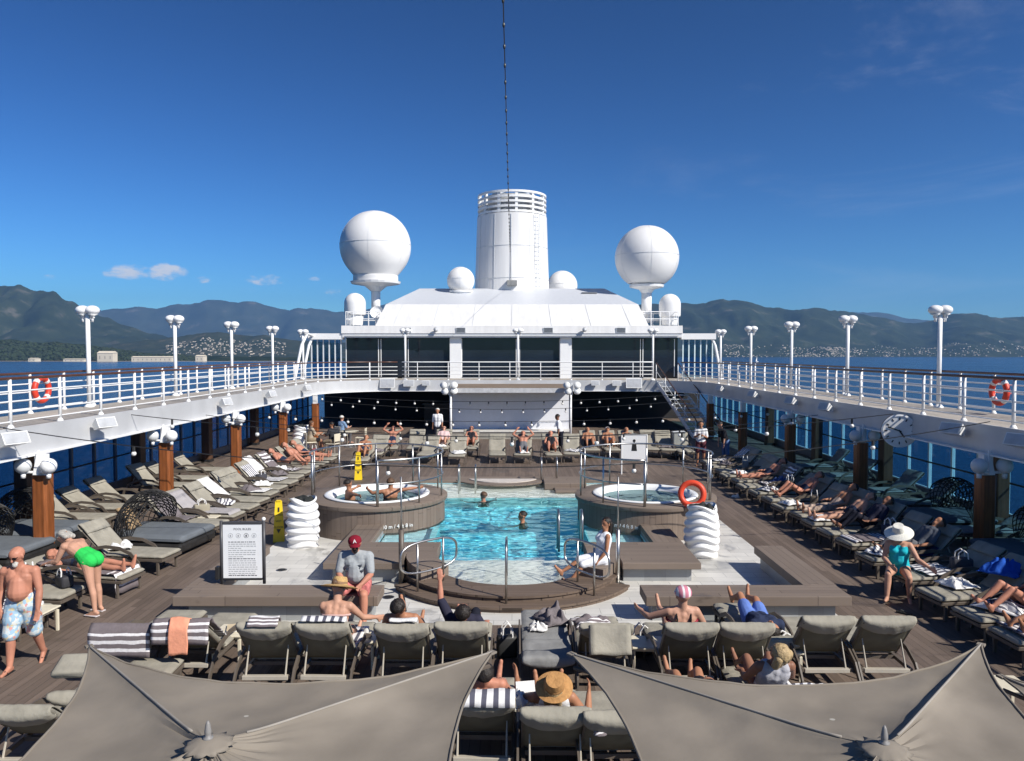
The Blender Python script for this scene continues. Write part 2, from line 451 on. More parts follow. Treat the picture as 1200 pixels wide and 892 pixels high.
gm = N.new('ShaderNodeGamma'); gm.inputs['Gamma'].default_value = 1.8; L.new(vmul(sky.outputs[0], (.085,) * 3), gm.inputs['Color'])
sky_out = vmul(gm.outputs[0], (9.2, 14.0, 15.3))
# a few small fair-weather clouds low over the hills and thin high cirrus, by direction
tc = N.new('ShaderNodeTexCoord'); nz = N.new('ShaderNodeVectorMath'); nz.operation = 'NORMALIZE'; L.new(tc.outputs['Generated'], nz.inputs[0])
sx = N.new('ShaderNodeSeparateXYZ'); L.new(nz.outputs[0], sx.inputs[0])
ysafe = math_node(N, L, 'MAXIMUM', sx.outputs[1], .05)
px = math_node(N, L, 'DIVIDE', sx.outputs[0], ysafe); pz = math_node(N, L, 'DIVIDE', sx.outputs[2], ysafe)
no = N.new('ShaderNodeTexNoise'); no.inputs['Scale'].default_value = 34; no.inputs['Detail'].default_value = 7; no.inputs['Roughness'].default_value = .62
mp = N.new('ShaderNodeMapping'); mp.inputs['Scale'].default_value = (1, 1, 2.2); L.new(nz.outputs[0], mp.inputs[0]); L.new(mp.outputs[0], no.inputs['Vector'])
acc = None; lit = None
for (u, v, a, b, k) in [(150, 319, 34, 11, 1.0), (196, 319, 28, 12, 1.15), (312, 328, 30, 8, .8), (60, 324, 14, 5, .5), (390, 342, 16, 5, .55), (238, 328, 12, 5, .45), (280, 340, 26, 5, .35), (190, 341, 14, 4, .4), (368, 327, 10, 4, .4)]:
    d = ray(u, v); cx, cz = d.x / d.y, d.z / d.y
    dx = math_node(N, L, 'DIVIDE', math_node(N, L, 'SUBTRACT', px, cx), a / FPX)
    dz = math_node(N, L, 'DIVIDE', math_node(N, L, 'SUBTRACT', pz, cz), b / FPX)
    r2 = math_node(N, L, 'ADD', math_node(N, L, 'MULTIPLY', dx, dx), math_node(N, L, 'MULTIPLY', dz, dz))
    f = math_node(N, L, 'MULTIPLY', math_node(N, L, 'MAXIMUM', math_node(N, L, 'SUBTRACT', 1.0, r2), 0.0), k)
    acc = f if acc is None else math_node(N, L, 'MAXIMUM', acc, f)
cm = math_node(N, L, 'MULTIPLY', math_node(N, L, 'MINIMUM', math_node(N, L, 'MULTIPLY', acc, 3.0), 1.0), math_node(N, L, 'ADD', math_node(N, L, 'MULTIPLY', acc, 1.0), math_node(N, L, 'MULTIPLY', math_node(N, L, 'SUBTRACT', no.outputs['Fac'], .52), 4.2)))
cl = N.new('ShaderNodeMapRange'); cl.interpolation_type = 'SMOOTHSTEP'; cl.inputs[1].default_value = .05; cl.inputs[2].default_value = 1.15; L.new(cm, cl.inputs[0])
n3 = N.new('ShaderNodeTexNoise'); n3.inputs['Scale'].default_value = 3.2; n3.inputs['Detail'].default_value = 8; n3.inputs['Roughness'].default_value = .68; n3.inputs['Distortion'].default_value = .6
m3 = N.new('ShaderNodeMapping'); m3.inputs['Scale'].default_value = (.8, 1, 3.4); m3.inputs['Rotation'].default_value = (0, R(14), 0); L.new(nz.outputs[0], m3.inputs[0]); L.new(m3.outputs[0], n3.inputs['Vector'])
ci = N.new('ShaderNodeMapRange'); ci.interpolation_type = 'SMOOTHSTEP'; ci.inputs[1].default_value = .53; ci.inputs[2].default_value = .8; L.new(n3.outputs['Fac'], ci.inputs[0])
side = N.new('ShaderNodeMapRange'); side.inputs[1].default_value = -.05; side.inputs[2].default_value = .5; L.new(px, side.inputs[0])
cim = math_node(N, L, 'MULTIPLY', math_node(N, L, 'MULTIPLY', ci.outputs[0], side.outputs[0]), .14)
mask = math_node(N, L, 'MINIMUM', math_node(N, L, 'ADD', math_node(N, L, 'MULTIPLY', cl.outputs[0], .95), cim), 1.0)
cc = N.new('ShaderNodeMix'); cc.data_type = 'RGBA'; L.new(mask, cc.inputs[0]); L.new(sky_out, cc.inputs[6]); cc.inputs[7].default_value = (6.6, 6.7, 6.9, 1)
L.new(cc.outputs[2], bg.inputs['Color']); bg.inputs['Strength'].default_value = .1

S.view_settings.view_transform = 'Standard'; S.view_settings.look = 'None'; S.view_settings.exposure = 0.45; S.view_settings.gamma = 1.0
S.view_settings.use_curve_mapping = False

# ------------------------------------------------------------------ sea, coast and mountains
SEA = -22.0
def fbm(x, y, z=0, o=5):
    a = 0; k = 1; f = 1
    for _ in range(o):
        a += k * mnoise.noise(Vector((x * f, y * f, z + f))); k *= .5; f *= 2.05
    return a

m = bpy.data.materials.new('sea_water'); m.use_nodes = True
N, L = nt(m); b = N['Principled BSDF']; b.inputs['Base Color'].default_value = (.008, .034, .085, 1); b.inputs['Roughness'].default_value = .12; b.inputs['IOR'].default_value = 1.33
geo = N.new('ShaderNodeNewGeometry'); mp = N.new('ShaderNodeMapping'); mp.inputs['Scale'].default_value = (.22, .34, 1); mp.inputs['Rotation'].default_value = (0, 0, .5)
L.new(geo.outputs['Position'], mp.inputs[0])
n1 = N.new('ShaderNodeTexNoise'); n1.inputs['Scale'].default_value = 1; n1.inputs['Detail'].default_value = 6; n1.inputs['Roughness'].default_value = .6; L.new(mp.outputs[0], n1.inputs['Vector'])
bp = N.new('ShaderNodeBump'); bp.inputs['Strength'].default_value = .9; bp.inputs['Distance'].default_value = 1.0; L.new(n1.outputs['Fac'], bp.inputs['Height']); L.new(bp.outputs[0], b.inputs['Normal'])
n2 = N.new('ShaderNodeTexNoise'); n2.inputs['Scale'].default_value = .012; n2.inputs['Detail'].default_value = 4; L.new(geo.outputs['Position'], n2.inputs['Vector'])
mr = N.new('ShaderNodeMapRange'); mr.inputs[3].default_value = .1; mr.inputs[4].default_value = .3; L.new(n2.outputs['Fac'], mr.inputs[0]); L.new(mr.outputs[0], b.inputs['Roughness'])
SEAM = m
o = MB().box(-14000, 14000, -9000, 14000, SEA - .5, SEA).build('sea', SEAM); tag(o, 'dark blue bay water beyond the ship', 'sea', kind='structure')

def land_mat(name, c1, c2, c3, scale):
    m = bpy.data.materials.new(name); m.use_nodes = True
    N, L = nt(m); b = N['Principled BSDF']; b.inputs['Roughness'].default_value = .95; b.inputs['Specular IOR Level'].default_value = .05
    geo = N.new('ShaderNodeNewGeometry')
    n1 = N.new('ShaderNodeTexNoise'); n1.inputs['Scale'].default_value = scale; n1.inputs['Detail'].default_value = 9; n1.inputs['Roughness'].default_value = .65; L.new(geo.outputs['Position'], n1.inputs['Vector'])
    cr = N.new('ShaderNodeValToRGB'); cr.color_ramp.elements[0].position = .35; cr.color_ramp.elements[0].color = c1 + (1,)
    cr.color_ramp.elements[1].position = .72; cr.color_ramp.elements[1].color = c3 + (1,)
    e = cr.color_ramp.elements.new(.58); e.color = c2 + (1,)
    L.new(n1.outputs['Fac'], cr.inputs[0]); L.new(cr.outputs[0], b.inputs['Base Color'])
    bp = N.new('ShaderNodeBump'); bp.inputs['Strength'].default_value = 1; bp.inputs['Distance'].default_value = 12
    L.new(n1.outputs['Fac'], bp.inputs['Height']); L.new(bp.outputs[0], b.inputs['Normal'])
    return m

def interp(pts, u):
    if u <= pts[0][0]: return pts[0][1]
    for (a, va), (b, vb) in zip(pts, pts[1:]):
        if u <= b:
            t = (u - a) / (b - a); t = t * t * (3 - 2 * t); return va + (vb - va) * t
    return pts[-1][1]

class Range:
    """a mountain range: bearing along the coast (in picture columns of the skyline) by distance inland"""
    def __init__(s, ridge, d0, d1, depth, seed, rough=.12, power=1.4):
        s.ridge = ridge; s.d0 = d0; s.d1 = d1; s.depth = depth; s.seed = seed; s.rough = rough; s.power = power
    def pt(s, u, t):
        d0 = s.d0 * (1 + .05 * fbm(u * .006, s.seed, 0, 4))
        D = d0 + (s.depth) * t
        v = interp(s.ridge, u) + 1.5 * fbm(u * .035, s.seed * 7.7, 0, 4) - 1.5 * (1 - abs(fbm(u * .09, s.seed * 3.1, 2, 3))) + 1.1
        D1 = s.d0 + s.depth * .72
        top = CAMZ + (413 - v) / FPX * D1 - SEA
        k = min(t / .72, 1) ** s.power if t < .72 else 1 - (t - .72) / .28 * .6
        x = (u - 600) / FPX * D
        n = fbm(x * 1.6 / s.d0 * 3, D * 1.6 / s.d0 * 3, s.seed, 6)
        z = SEA - 2 + max(0, top) * k * (1 + s.rough * n * (2.2 - 1.6 * k)) + 8 * t
        g = abs(mnoise.noise(Vector((x / (s.d0 * .085) + .6 * n, D / (s.d0 * .3), s.seed)))) + .45 * abs(mnoise.noise(Vector((x / (s.d0 * .035) + .6 * n, D / (s.d0 * .14), s.seed + 5))))
        z -= max(0, top) * k * (1.08 - k) * (.55 - g) * 1.05 * (1 if s.rough < .28 else .2)
        if t == 0: z = SEA - 3
        return Vector((x, D, z))
    def build(s, name, m, label, u0, u1, nu, nv):
        mb = MB(); mb.grid(lambda a, c: s.pt(u0 + (u1 - u0) * a, c), nu, nv)
        o = mb.build(name, m, smooth=True); tag(o, label, 'hills', kind='structure'); return o

L_near = land_mat('wooded_cape', (.012, .02, .008), (.025, .035, .013), (.09, .085, .05), .018)
L_mid = land_mat('maquis_slope', (.02, .028, .014), (.035, .045, .022), (.12, .11, .085), .006)
L_far = land_mat('far_range', (.03, .04, .03), (.05, .06, .045), (.13, .12, .1), .0035)
L_town = land_mat('town_slope', (.022, .032, .016), (.045, .05, .028), (.16, .14, .1), .009)
far = Range([(-900, 366), (60, 364), (115, 361), (150, 358), (185, 361), (215, 355), (248, 349), (275, 353), (296, 352), (330, 361), (365, 358), (400, 362), (470, 356), (560, 362), (700, 356), (1020, 367), (1062, 371), (1110, 377), (2200, 380)], 8600, 12000, 3000, 3.3, .1)
big = Range([(-1200, 352), (-300, 338), (-60, 330), (0, 331), (22, 334), (42, 339), (62, 346), (82, 357), (103, 365), (126, 371), (150, 380), (178, 390), (220, 401), (260, 410), (420, 419), (500, 421)], 4200, 6000, 1600, 1.1, .16, 1.1)
right = Range([(520, 382), (620, 370), (690, 362), (735, 356), (775, 355), (808, 352), (845, 350), (870, 353), (905, 359), (935, 362), (968, 360), (1000, 364), (1030, 371), (1065, 378), (1085, 378), (1115, 370), (1145, 368), (1170, 371), (1200, 369), (1300, 361), (1500, 355), (2400, 350)], 4300, 6500, 2300, 5.2, .15, 1.2)
midtown = Range([(100, 408), (180, 398), (225, 392), (262, 389), (300, 393), (345, 399), (420, 402), (600, 404)], 3700, 4600, 800, 8.4, .15, 1.0)
cape = Range([(-1500, 392), (-200, 396), (-40, 398), (0, 399), (30, 401), (60, 403), (95, 404), (125, 407), (152, 412), (185, 416), (230, 418), (330, 420), (420, 422.5)], 2250, 2600, 330, 2.9, .3, .7)
far.build('far_mountains', L_far, 'far hazy blue mountain chain', -1000, 2200, 640, 40)
big.build('left_mountain', L_mid, 'dark scrubby mountain above the bay', -1200, 520, 460, 70)
right.build('right_hills', L_mid, 'long dark hills across the bay', 480, 2400, 560, 70)
midtown.build('town_hill', L_town, 'low hill dotted with houses', 90, 620, 160, 26)
cape.build('wooded_cape', L_near, 'low wooded point at the shore', -1500, 430, 320, 22)
# far crowns on the cape and houses of the far towns: masses nobody could count
tm = mat('cape_tree_crowns', (.022, .034, .013), .95, var=.5, scale=.05)
mb = MB(); rnd = random.Random(5)
for i in range(3600):
    u = rnd.uniform(-160, 240); t = rnd.uniform(.03, .7) ** 1.3; p = cape.pt(u, t); r = rnd.uniform(2.5, 6.5) * (1 if u < 140 else .7)
    mb.ball((p.x, p.y, p.z + r * .3), (r, r, r * rnd.uniform(.5, .85)), n=7, m=5)
tag(mb.build('cape_woods', tm, smooth=True), 'dark pine woods covering the low point', 'woods', kind='stuff')
hm = mat('far_house_walls', (.46, .4, .33), .9, var=.4, scale=.03)
mb = MB()
def town(rg, n, box, dens):
    k = 0
    while k < n:
        u = rnd.uniform(box[0], box[1]); t = rnd.uniform(box[2], box[3])
        if mnoise.noise(Vector((u * dens, t * 9, 1.7))) < rnd.uniform(-.5, .35): k += .15; continue
        p = rg.pt(u, t); s = rnd.uniform(1.8, 5) * (2.0 if rnd.random() < .07 else 1)
        M = T(p.x, p.y, p.z - 2) @ RZ(rnd.uniform(0, 90)); mb.box(-s, s, -s * .6, s * .6, 0, rnd.uniform(3.5, 7), M); k += 1
town(midtown, 330, (195, 335, .03, .55), .05)
town(big, 60, (100, 250, .02, .16), .05)
town(right, 520, (830, 1010, .015, .2), .03)
town(right, 380, (1010, 1230, .015, .24), .03)
town(right, 160, (1230, 1500, .015, .2), .03)
tag(mb.build('hillside_towns', hm), 'pale far towns scattered over the lower slopes', 'towns', kind='stuff')
# pale shore buildings on the left bank
sb = mat('shore_building_wall', (.66, .58, .45), .85, var=.06, scale=.05)
rb = mat('shore_building_roof', (.4, .2, .13), .85, var=.15, scale=.05)
wb = mat('shore_building_glazing', (.22, .2, .18), .3, var=.1)
for (ua, ub, va, lab) in [(114, 132, 411.5, 'gabled cream harbour hall on the far left shore'), (154, 201, 417.5, 'long low pale quay warehouse on the far shore'), (229, 238, 416, 'small square pale harbour building behind the second lamp'),
                          (33, 41, 419.5, 'small white villa among the pines at the water'), (74, 98, 420.3, 'low white terminal block with red roofs'), (0, 14, 406.5, 'terracotta villa high on the wooded point'),]:
    D = 2160; a = DP(ua, 424, D); c = DP(ub, va, D)
    if va < 408: pp = cape.pt((ua + ub) / 2, .35); a = DP(ua, 411, pp.y); c = DP(ub, va, pp.y); D = pp.y
    e = thing('harbour_building', lab, 'building', ((a.x + c.x) / 2, D, a.z), 0, 'buildings along the far left shore')
    hw = (c.x - a.x) / 2; h = c.z - a.z
    MB().box(-hw, hw, 0, 26, -3, h * .8).build('wall', sb, e)
    MB().add([(-hw - 1, -1, h * .8), (hw + 1, -1, h * .8), (hw + 1, 27, h * .8), (-hw - 1, 27, h * .8), (-hw - 1, 13, h), (hw + 1, 13, h)], [(0, 1, 5, 4), (2, 3, 4, 5), (1, 2, 5), (3, 0, 4), (3, 2, 1, 0)]).build('roof', rb if ua in (0, 70) else sb, e)
    k = max(2, int(hw / 6))
    for i in range(k):
        x = -hw + (i + .5) * 2 * hw / k
        MB().box(x - .8, x + .8, -.3, .2, h * .25, h * .55).build('window', wb, e)
o = MB()
o.grid(lambda a, c: cape.pt(-200 + 560 * a, 0) + Vector((0, -14 + 20 * c, 3.2 + c * .6)), 160, 1)
tag(o.build('shore_beach', mat('beach_sand', (.5, .42, .3), .95, var=.1, scale=.05)), 'thin pale beach along the far shore', 'beach', kind='structure')
# sailing boat far off on the right
e = thing('sailing_boat', 'tiny white sailing boat on the bay at right', 'boat', DP(887, 424.5, 2100), R(30)); e.location.z = SEA
bmat = mat('boat_white', (.8, .8, .78), .4, var=0)
MB().prism([(-5, -1.4), (3, -1.4), (6, 0), (3, 1.4), (-5, 1.4)], 0, 1.3).build('hull', bmat, e)
MB().tube([(0.5, 0, 1.3), (.5, 0, 15)], .12).build('mast', bmat, e)
MB().add([(.3, 0, 2.5), (-4.6, 0, 2.5), (.3, 0, 14.6), (.3, .12, 2.5), (-4.6, .12, 2.5), (.3, .12, 14.6)], [(0, 1, 2), (5, 4, 3), (0, 3, 4, 1), (1, 4, 5, 2), (2, 5, 3, 0)]).build('sail', bmat, e)
# the air
hz = bpy.data.materials.new('haze_air'); hz.use_nodes = True; N, L = nt(hz); N.remove(N['Principled BSDF'])
vol = N.new('ShaderNodeVolumePrincipled'); vol.inputs['Color'].default_value = (.24, .52, 1.0, 1); vol.inputs['Density'].default_value = 5.7e-5; vol.inputs['Anisotropy'].default_value = .1
L.new(vol.outputs[0], N['Material Output'].inputs['Volume'])
o = MB().box(-16000, 16000, -10000, 16000, SEA - 2, 1150).build('haze', hz); tag(o, 'thin blue sea haze over the bay', 'haze', kind='stuff')
# ------------------------------------------------------------------ decks and pool
HB = 12.7; XI = 10.35; ZU = 2.8; YE = 43.0; YH = 46.5
PX0, PX1, PY0, PY1 = -2.98, 2.98, 15.2, 24.4
mb = MB()
for (a, b_, c, d) in [(-HB, PX0, -6, 52), (PX1, HB, -6, 52), (PX0, PX1, -6, PY0), (PX0, PX1, PY1, 52)]: mb.box(a, b_, c, d, -.2, 0)
tag(mb.build('pool_deck', DECK), 'brown boarded pool deck', 'deck', kind='structure')
mb = MB()
mb.box(-5.45, PX0, 12.1, 20.4, .001, .006); mb.box(PX1, 5.45, 12.1, 20.4, .001, .006); mb.box(PX0, PX1, 12.1, 15.09, .001, .006)
tag(mb.build('tiled_floor', TILE), 'pale stone tiles around the pool front', 'floor', kind='structure')
HULL = mat('hull_paint', (.1, .12, .2), .4, var=.05, scale=.2)
mb = MB(); mb.box(-HB - .1, -HB - .001, -60, 62, SEA - 1, -.21); mb.box(HB + .001, HB + .1, -60, 62, SEA - 1, -.21); mb.box(-HB, HB, 61.9, 62, SEA - 1, -.21)
tag(mb.build('ship_hull', HULL), 'dark blue sides of the ship down to the water', 'hull', kind='structure')

def arc(cx, cy, r, a0, a1, n): return [(cx + r * math.cos(R(a0 + (a1 - a0) * i / n)), cy + r * math.sin(R(a0 + (a1 - a0) * i / n))) for i in range(n + 1)]

# pool: basin, shelves, water, coping
pool = thing('swimming_pool', 'blue swimming pool with curved boarded steps and pale shallow ends', 'pool', (0, 0, 0))
m = bpy.data.materials.new('pool_mosaic'); m.use_nodes = True; N, L = nt(m); b = N['Principled BSDF']; b.inputs['Roughness'].default_value = .3
geo = N.new('ShaderNodeNewGeometry'); sc = N.new('ShaderNodeVectorMath'); sc.operation = 'SCALE'; sc.inputs[3].default_value = 1 / .11; L.new(geo.outputs['Position'], sc.inputs[0])
fl = N.new('ShaderNodeVectorMath'); fl.operation = 'FLOOR'; L.new(sc.outputs[0], fl.inputs[0])
wn = N.new('ShaderNodeTexWhiteNoise'); L.new(fl.outputs[0], wn.inputs['Vector'])
cr = N.new('ShaderNodeValToRGB'); cr.color_ramp.elements[0].color = (.3, .72, .92, 1); cr.color_ramp.elements[1].color = (.62, .92, .98, 1)
L.new(wn.outputs['Value'], cr.inputs[0]); L.new(cr.outputs[0], b.inputs['Base Color'])
MOSAIC = m
SHELF = mat('pool_shelf_stone', (.84, .85, .78), .5, var=.1, scale=2.5)
mb = MB()
mb.box(PX0 - .1, PX1 + .1, PY0, PY1, -1.1, -1.0)
mb.box(PX0 - .1, PX0, PY0, PY1, -1.0, .16); mb.box(PX1, PX1 + .1, PY0, PY1, -1.0, .16)
mb.box(PX0, PX1, PY1, PY1 + .1, -1.0, .16); mb.box(PX0, PX1, PY0 - .1, PY0, -1.0, .0)
mb.build('basin', MOSAIC, pool)
mb = MB(); mb.box(PX0, PX1, 21.9, PY1 - .002, -.99, .03); mb.prism([(-1.52, 15.4)] + arc(0, 15.1, 1.52, 180, 360, 24) + [(1.52, 15.4)], .005, .06)
mb.build('shallow_shelf', SHELF, pool)
# water: rippled sheets of clear refracting water over the basin
def water_mat(name, col, rough=.0):
    m = bpy.data.materials.new(name); m.use_nodes = True; N, L = nt(m); N.remove(N['Principled BSDF'])
    g = N.new('ShaderNodeBsdfGlass'); g.inputs['IOR'].default_value = 1.33; g.inputs['Roughness'].default_value = rough; g.inputs['Color'].default_value = tuple(col) + (1,)
    L.new(g.outputs[0], N['Material Output'].inputs['Surface']); return m
WATER = water_mat('pool_water', (.58, .97, 1.0)); WATER_S = water_mat('shallow_water', (.97, 1.0, 1.0))
sd.cycles.is_caustics_light = True
mb = MB()
for s in (-1, 1): mb.box(min(s * 1.75, s * 2.975), max(s * 1.75, s * 2.975), 15.95, 18.4, -.99, -.12)
mb.build('underwater_bench', mat('bench_mosaic_aqua', (.55, .88, .95), .4, var=.1), pool)
TUBW = water_mat('tub_water', (.68, .97, 1.0))
def ripple(x, y):
    q = Vector((x * 1.5 + .35 * math.sin(y * 2.1), y * 2.2, .3))
    return .18 + .017 * mnoise.noise(q) + .009 * mnoise.noise(q * 2.3 + Vector((3, 1, 2))) + .0025 * mnoise.noise(q * 5.1)
def calm(x, y):
    q = Vector((x * 3.2, y * 4.2, 5.3)); return .18 + .008 * mnoise.noise(q) + .004 * mnoise.noise(q * 2.2)
def sheet(x0, x1, y0, y1, nx, ny, h=None):
    h = h or ripple
    return MB().grid(lambda a, c: (x0 + (x1 - x0) * a, y0 + (y1 - y0) * c, h(x0 + (x1 - x0) * a, y0 + (y1 - y0) * c)), nx, ny)
def water(o):
    o.cycles.is_caustics_caster = True; return o
water(sheet(PX0, PX1, 18.4, 21.9, 200, 130).build('water', WATER, pool, True, up=True))
water(sheet(-1.75, 1.75, 15.5, 18.4, 130, 110).build('water', WATER, pool, True, up=True))
water(sheet(PX0, -1.75, 15.5, 18.4, 40, 90, calm).build('shallow_water', WATER_S, pool, True, up=True))
water(sheet(1.75, PX1, 15.5, 18.4, 40, 90, calm).build('shallow_water', WATER_S, pool, True, up=True))
water(sheet(PX0, PX1, 21.9, PY1, 180, 90, calm).build('shallow_water', WATER_S, pool, True, up=True))
def sh2(a, c):
    y = 13.62 + (15.5 - 13.62) * c; hw = math.sqrt(max(0, 1.5 ** 2 - min(0, y - 15.1) ** 2)); x = -hw + 2 * hw * a; return (x, y, calm(x, y))
water(MB().grid(sh2, 90, 80).build('shallow_water', WATER_S, pool, True, up=True))
for o in pool.children:
    if 'water' not in o.name.split('.')[0] or o.name.startswith('underwater'): o.cycles.is_caustics_receiver = True
# treads round the shallow end
def ring(r0, r1, a0, a1, z0, z1, n=28, cy=15.1):
    return MB().prism(arc(0, cy, r1, a0, a1, n) + list(reversed(arc(0, cy, r0, a0, a1, n))), z0, z1)
TREAD = plank_mat('tread_boards', (.13, .095, .072), .13, 'Y', seam=.05)
ring(1.53, 2.16, 198, 342, .008, .2).build('step', TREAD, pool)
ring(1.53, 2.19, 198, 342, .165, .203).build('step', TREAD, pool)
ring(2.15, 2.46, 209, 331, .008, .1).build('step', TREAD, pool)
ring(2.15, 2.49, 209, 331, .065, .103).build('step', TREAD, pool)
CURB = plank_mat('curved_wall_boards', (.135, .105, .085), .13, 'A', seam=.05, var=.15)
for s in (0, 1):
    a0, a1 = ((180, 217), (323, 360))[s]
    ring(1.5, 2.1, a0, a1, .207, .4).build('curved_wall', WOODX, pool)
    ring(1.505, 2.095, a0, a1, .02, .207).build('curved_wall', WOODX, pool)
for s in (-1, 1):
    P = lambda a, b_: (a, b_) if s > 0 else (-b_, -a)
    x0, x1 = P(2.1, 3.6); MB().rbox(x0, x1, 14.3, 15.9, .27, .4, .012).build('coping_bench', WOODX, pool)
    x0, x1 = P(2.14, 3.45); MB().box(x0, x1, 14.45, 15.88, .007, .27).build('bench_riser', RISER, pool)
    x0, x1 = P(2.98, 3.6); MB().rbox(x0, x1, 15.9, 17.9, .27, .398, .012).build('coping_bench', WOODY, pool)
    x0, x1 = P(3.0, 3.45); MB().box(x0, x1, 15.88, 17.9, .007, .27).build('bench_riser', RISER, pool)
    x0, x1 = P(2.1, 2.98); MB().box(x0, x1, 15.89, 15.93, -.6, .268).build('basin_edge', MOSAIC, pool)
    x0, x1 = P(1.5, 2.12); MB().rbox(x0, x1, 15.1, 15.9, .207, .401, .012).build('coping_bench', WOODX, pool)
    x0, x1 = P(1.51, 2.12); MB().box(x0, x1, 15.1, 15.88, .01, .207).build('bench_riser', WOODX, pool)
mb = MB().rbox(-3.4, 3.4, 24.42, 25.2, .01, .26, .015); mb.build('coping_bench', WOODX, pool)
mb = MB().prism(arc(-.3, 24.9, 1.6, 200, 340, 20), .262, .3); mb.build('rear_seat', WOODX, pool)
MB().prism(arc(-.3, 24.86, 1.2, 205, 335, 20), .302, .33).build('rear_seat_edge', mat('pool_rim_pale', (.55, .5, .45), .5), pool)
MB().rbox(1.0, 2.3, 23.3, 24.4, .05, .36, .02).build('entry_step', WOODX, pool)
MB().rbox(1.3, 2.3, 22.7, 23.3, .05, .24, .02).build('entry_step', WOODX, pool)

# deck benches (L shaped), left and right
for s, lab in ((-1, 'brown boarded L-shaped bench behind the rules board, left of the pool'), (1, 'brown boarded L-shaped bench right of the pool with a dark recess inside')):
    e = thing('deck_bench', lab, 'bench', (0, 0, 0), 0, 'boarded benches by the pool')
    P = lambda a, b_: (a, b_) if s > 0 else (-b_, -a)
    x0, x1 = P(2.17, 5.5); MB().rbox(x0, x1, 12.15, 12.78, .29, .45, .01).build('seat', WOODX, e)
    x0, x1 = P(2.3, 5.3); MB().box(x0, x1, 12.3, 12.7, .007, .29).build('riser', RISER, e)
    x0, x1 = P(4.95, 5.52); MB().rbox(x0, x1, 12.782, 15.4, .288, .449, .01).build('seat', WOODY, e)
    x0, x1 = P(5.05, 5.4); MB().box(x0, x1, 12.7, 15.3, .007, .289).build('riser', RISER, e)

# whirlpools
def tub(x, lab, mark):
    e = thing('whirlpool_tub', lab, 'hot tub', (x, 19.2, 0), 0, 'round hot tubs beside the pool')
    MB().lathe([(1.7, .007), (1.7, .7)], 72).build('drum', DRUM, e)
    mb = MB(); r = [(1.28, .7), (1.76, .7), (1.77, .72), (1.77, .79), (1.75, .805), (1.28, .805)]
    mb.lathe(r + r[:1], 72, cap=False); mb.build('deck_ring', WOODX, e, 40)
    pr = [(1.2, .806), (1.31, .806), (1.325, .825), (1.31, .845), (1.24, .85), (1.16, .83), (1.1, .74), (1.05, .45), (.92, .4), (.9, .15), (0.001, .13)]
    sh = MB().lathe(pr, 60, cap=False).build('shell', mat('tub_acrylic', (.8, .81, .8), .2, var=.02), e, True); sh.cycles.is_caustics_receiver = True
    def wt(a, c):
        r_ = 1.085 * a; t = 2 * PI * c; return (r_ * math.cos(t), r_ * math.sin(t), .71 + .0035 * mnoise.noise(Vector((r_ * math.cos(t) * 6, r_ * math.sin(t) * 6, x))))
    MB().grid(wt, 14, 60).build('water', TUBW, e, True, up=True).cycles.is_caustics_caster = True
    text_obj('depth_marking', mark, .125, mat('marking_white', (.8, .8, .78), .6, var=0), e, T((.7 if x < 0 else -.82), -math.sqrt(1.702 ** 2 - (.7 if x < 0 else .82) ** 2) - .03, .33) @ RZ(math.degrees(math.asin((.7 if x < 0 else -.82) / 1.7))) @ RX(90), .004)
    return e
t1 = tub(-3.42, 'round boarded hot tub left of the pool with two bathers inside', '1.40 m / 4 ft 8 in')
t2 = tub(3.38, 'round boarded hot tub right of the pool, empty with turquoise water', '1.40 m / 4 ft 8 in')
def tub_rail(x, lab, gap):
    e = thing('tub_railing', lab, 'railing', (x, 19.2, .806), 0, 'steel railings around the hot tubs')
    a0, a1 = gap
    rr = 1.66; n = 9
    for k in range(n):
        a = R(a0 + (a1 - a0) * k / (n - 1))
        MB().tube([(rr * math.cos(a), rr * math.sin(a), 0), (rr * math.cos(a), rr * math.sin(a), 1.08)], .022 if k not in (0, n - 1) else .035).build('post', STEEL, e, True)
    for z in (1.08, .52):
        MB().tube([(rr * math.cos(R(a0 + (a1 - a0) * k / 50)), rr * math.sin(R(a0 + (a1 - a0) * k / 50)), z) for k in range(51)], .024 if z > 1 else .017).build('rail', STEEL, e, True)
tub_rail(-3.42, 'round steel railing above the left hot tub', (-80, 210))
tub_rail(3.38, 'round steel railing above the right hot tub', (-30, 260))

# slender poles by the pool
for x, lab, r in ((-2.09, 'slim dark steel net pole left of the pool steps', .035), (2.0, 'slim grey steel net pole right of the pool steps, on a round foot', .028)):
    e = thing('net_pole', lab, 'pole', (x, 14.22, .007), 0, 'net poles at the pool')
    MB().lathe([(.13, 0), (.13, .015), (.05, .03)], 24).build('base', STEEL, e)
    MB().tube([(0, 0, .02), (0, 0, 1.05)], r * 1.5).build('sleeve', FRAME if x < 0 else STEEL, e, True)
    MB().tube([(0, 0, 1.05), (0, 0, 2.05)], r * .5).build('shaft', STEEL, e, True)
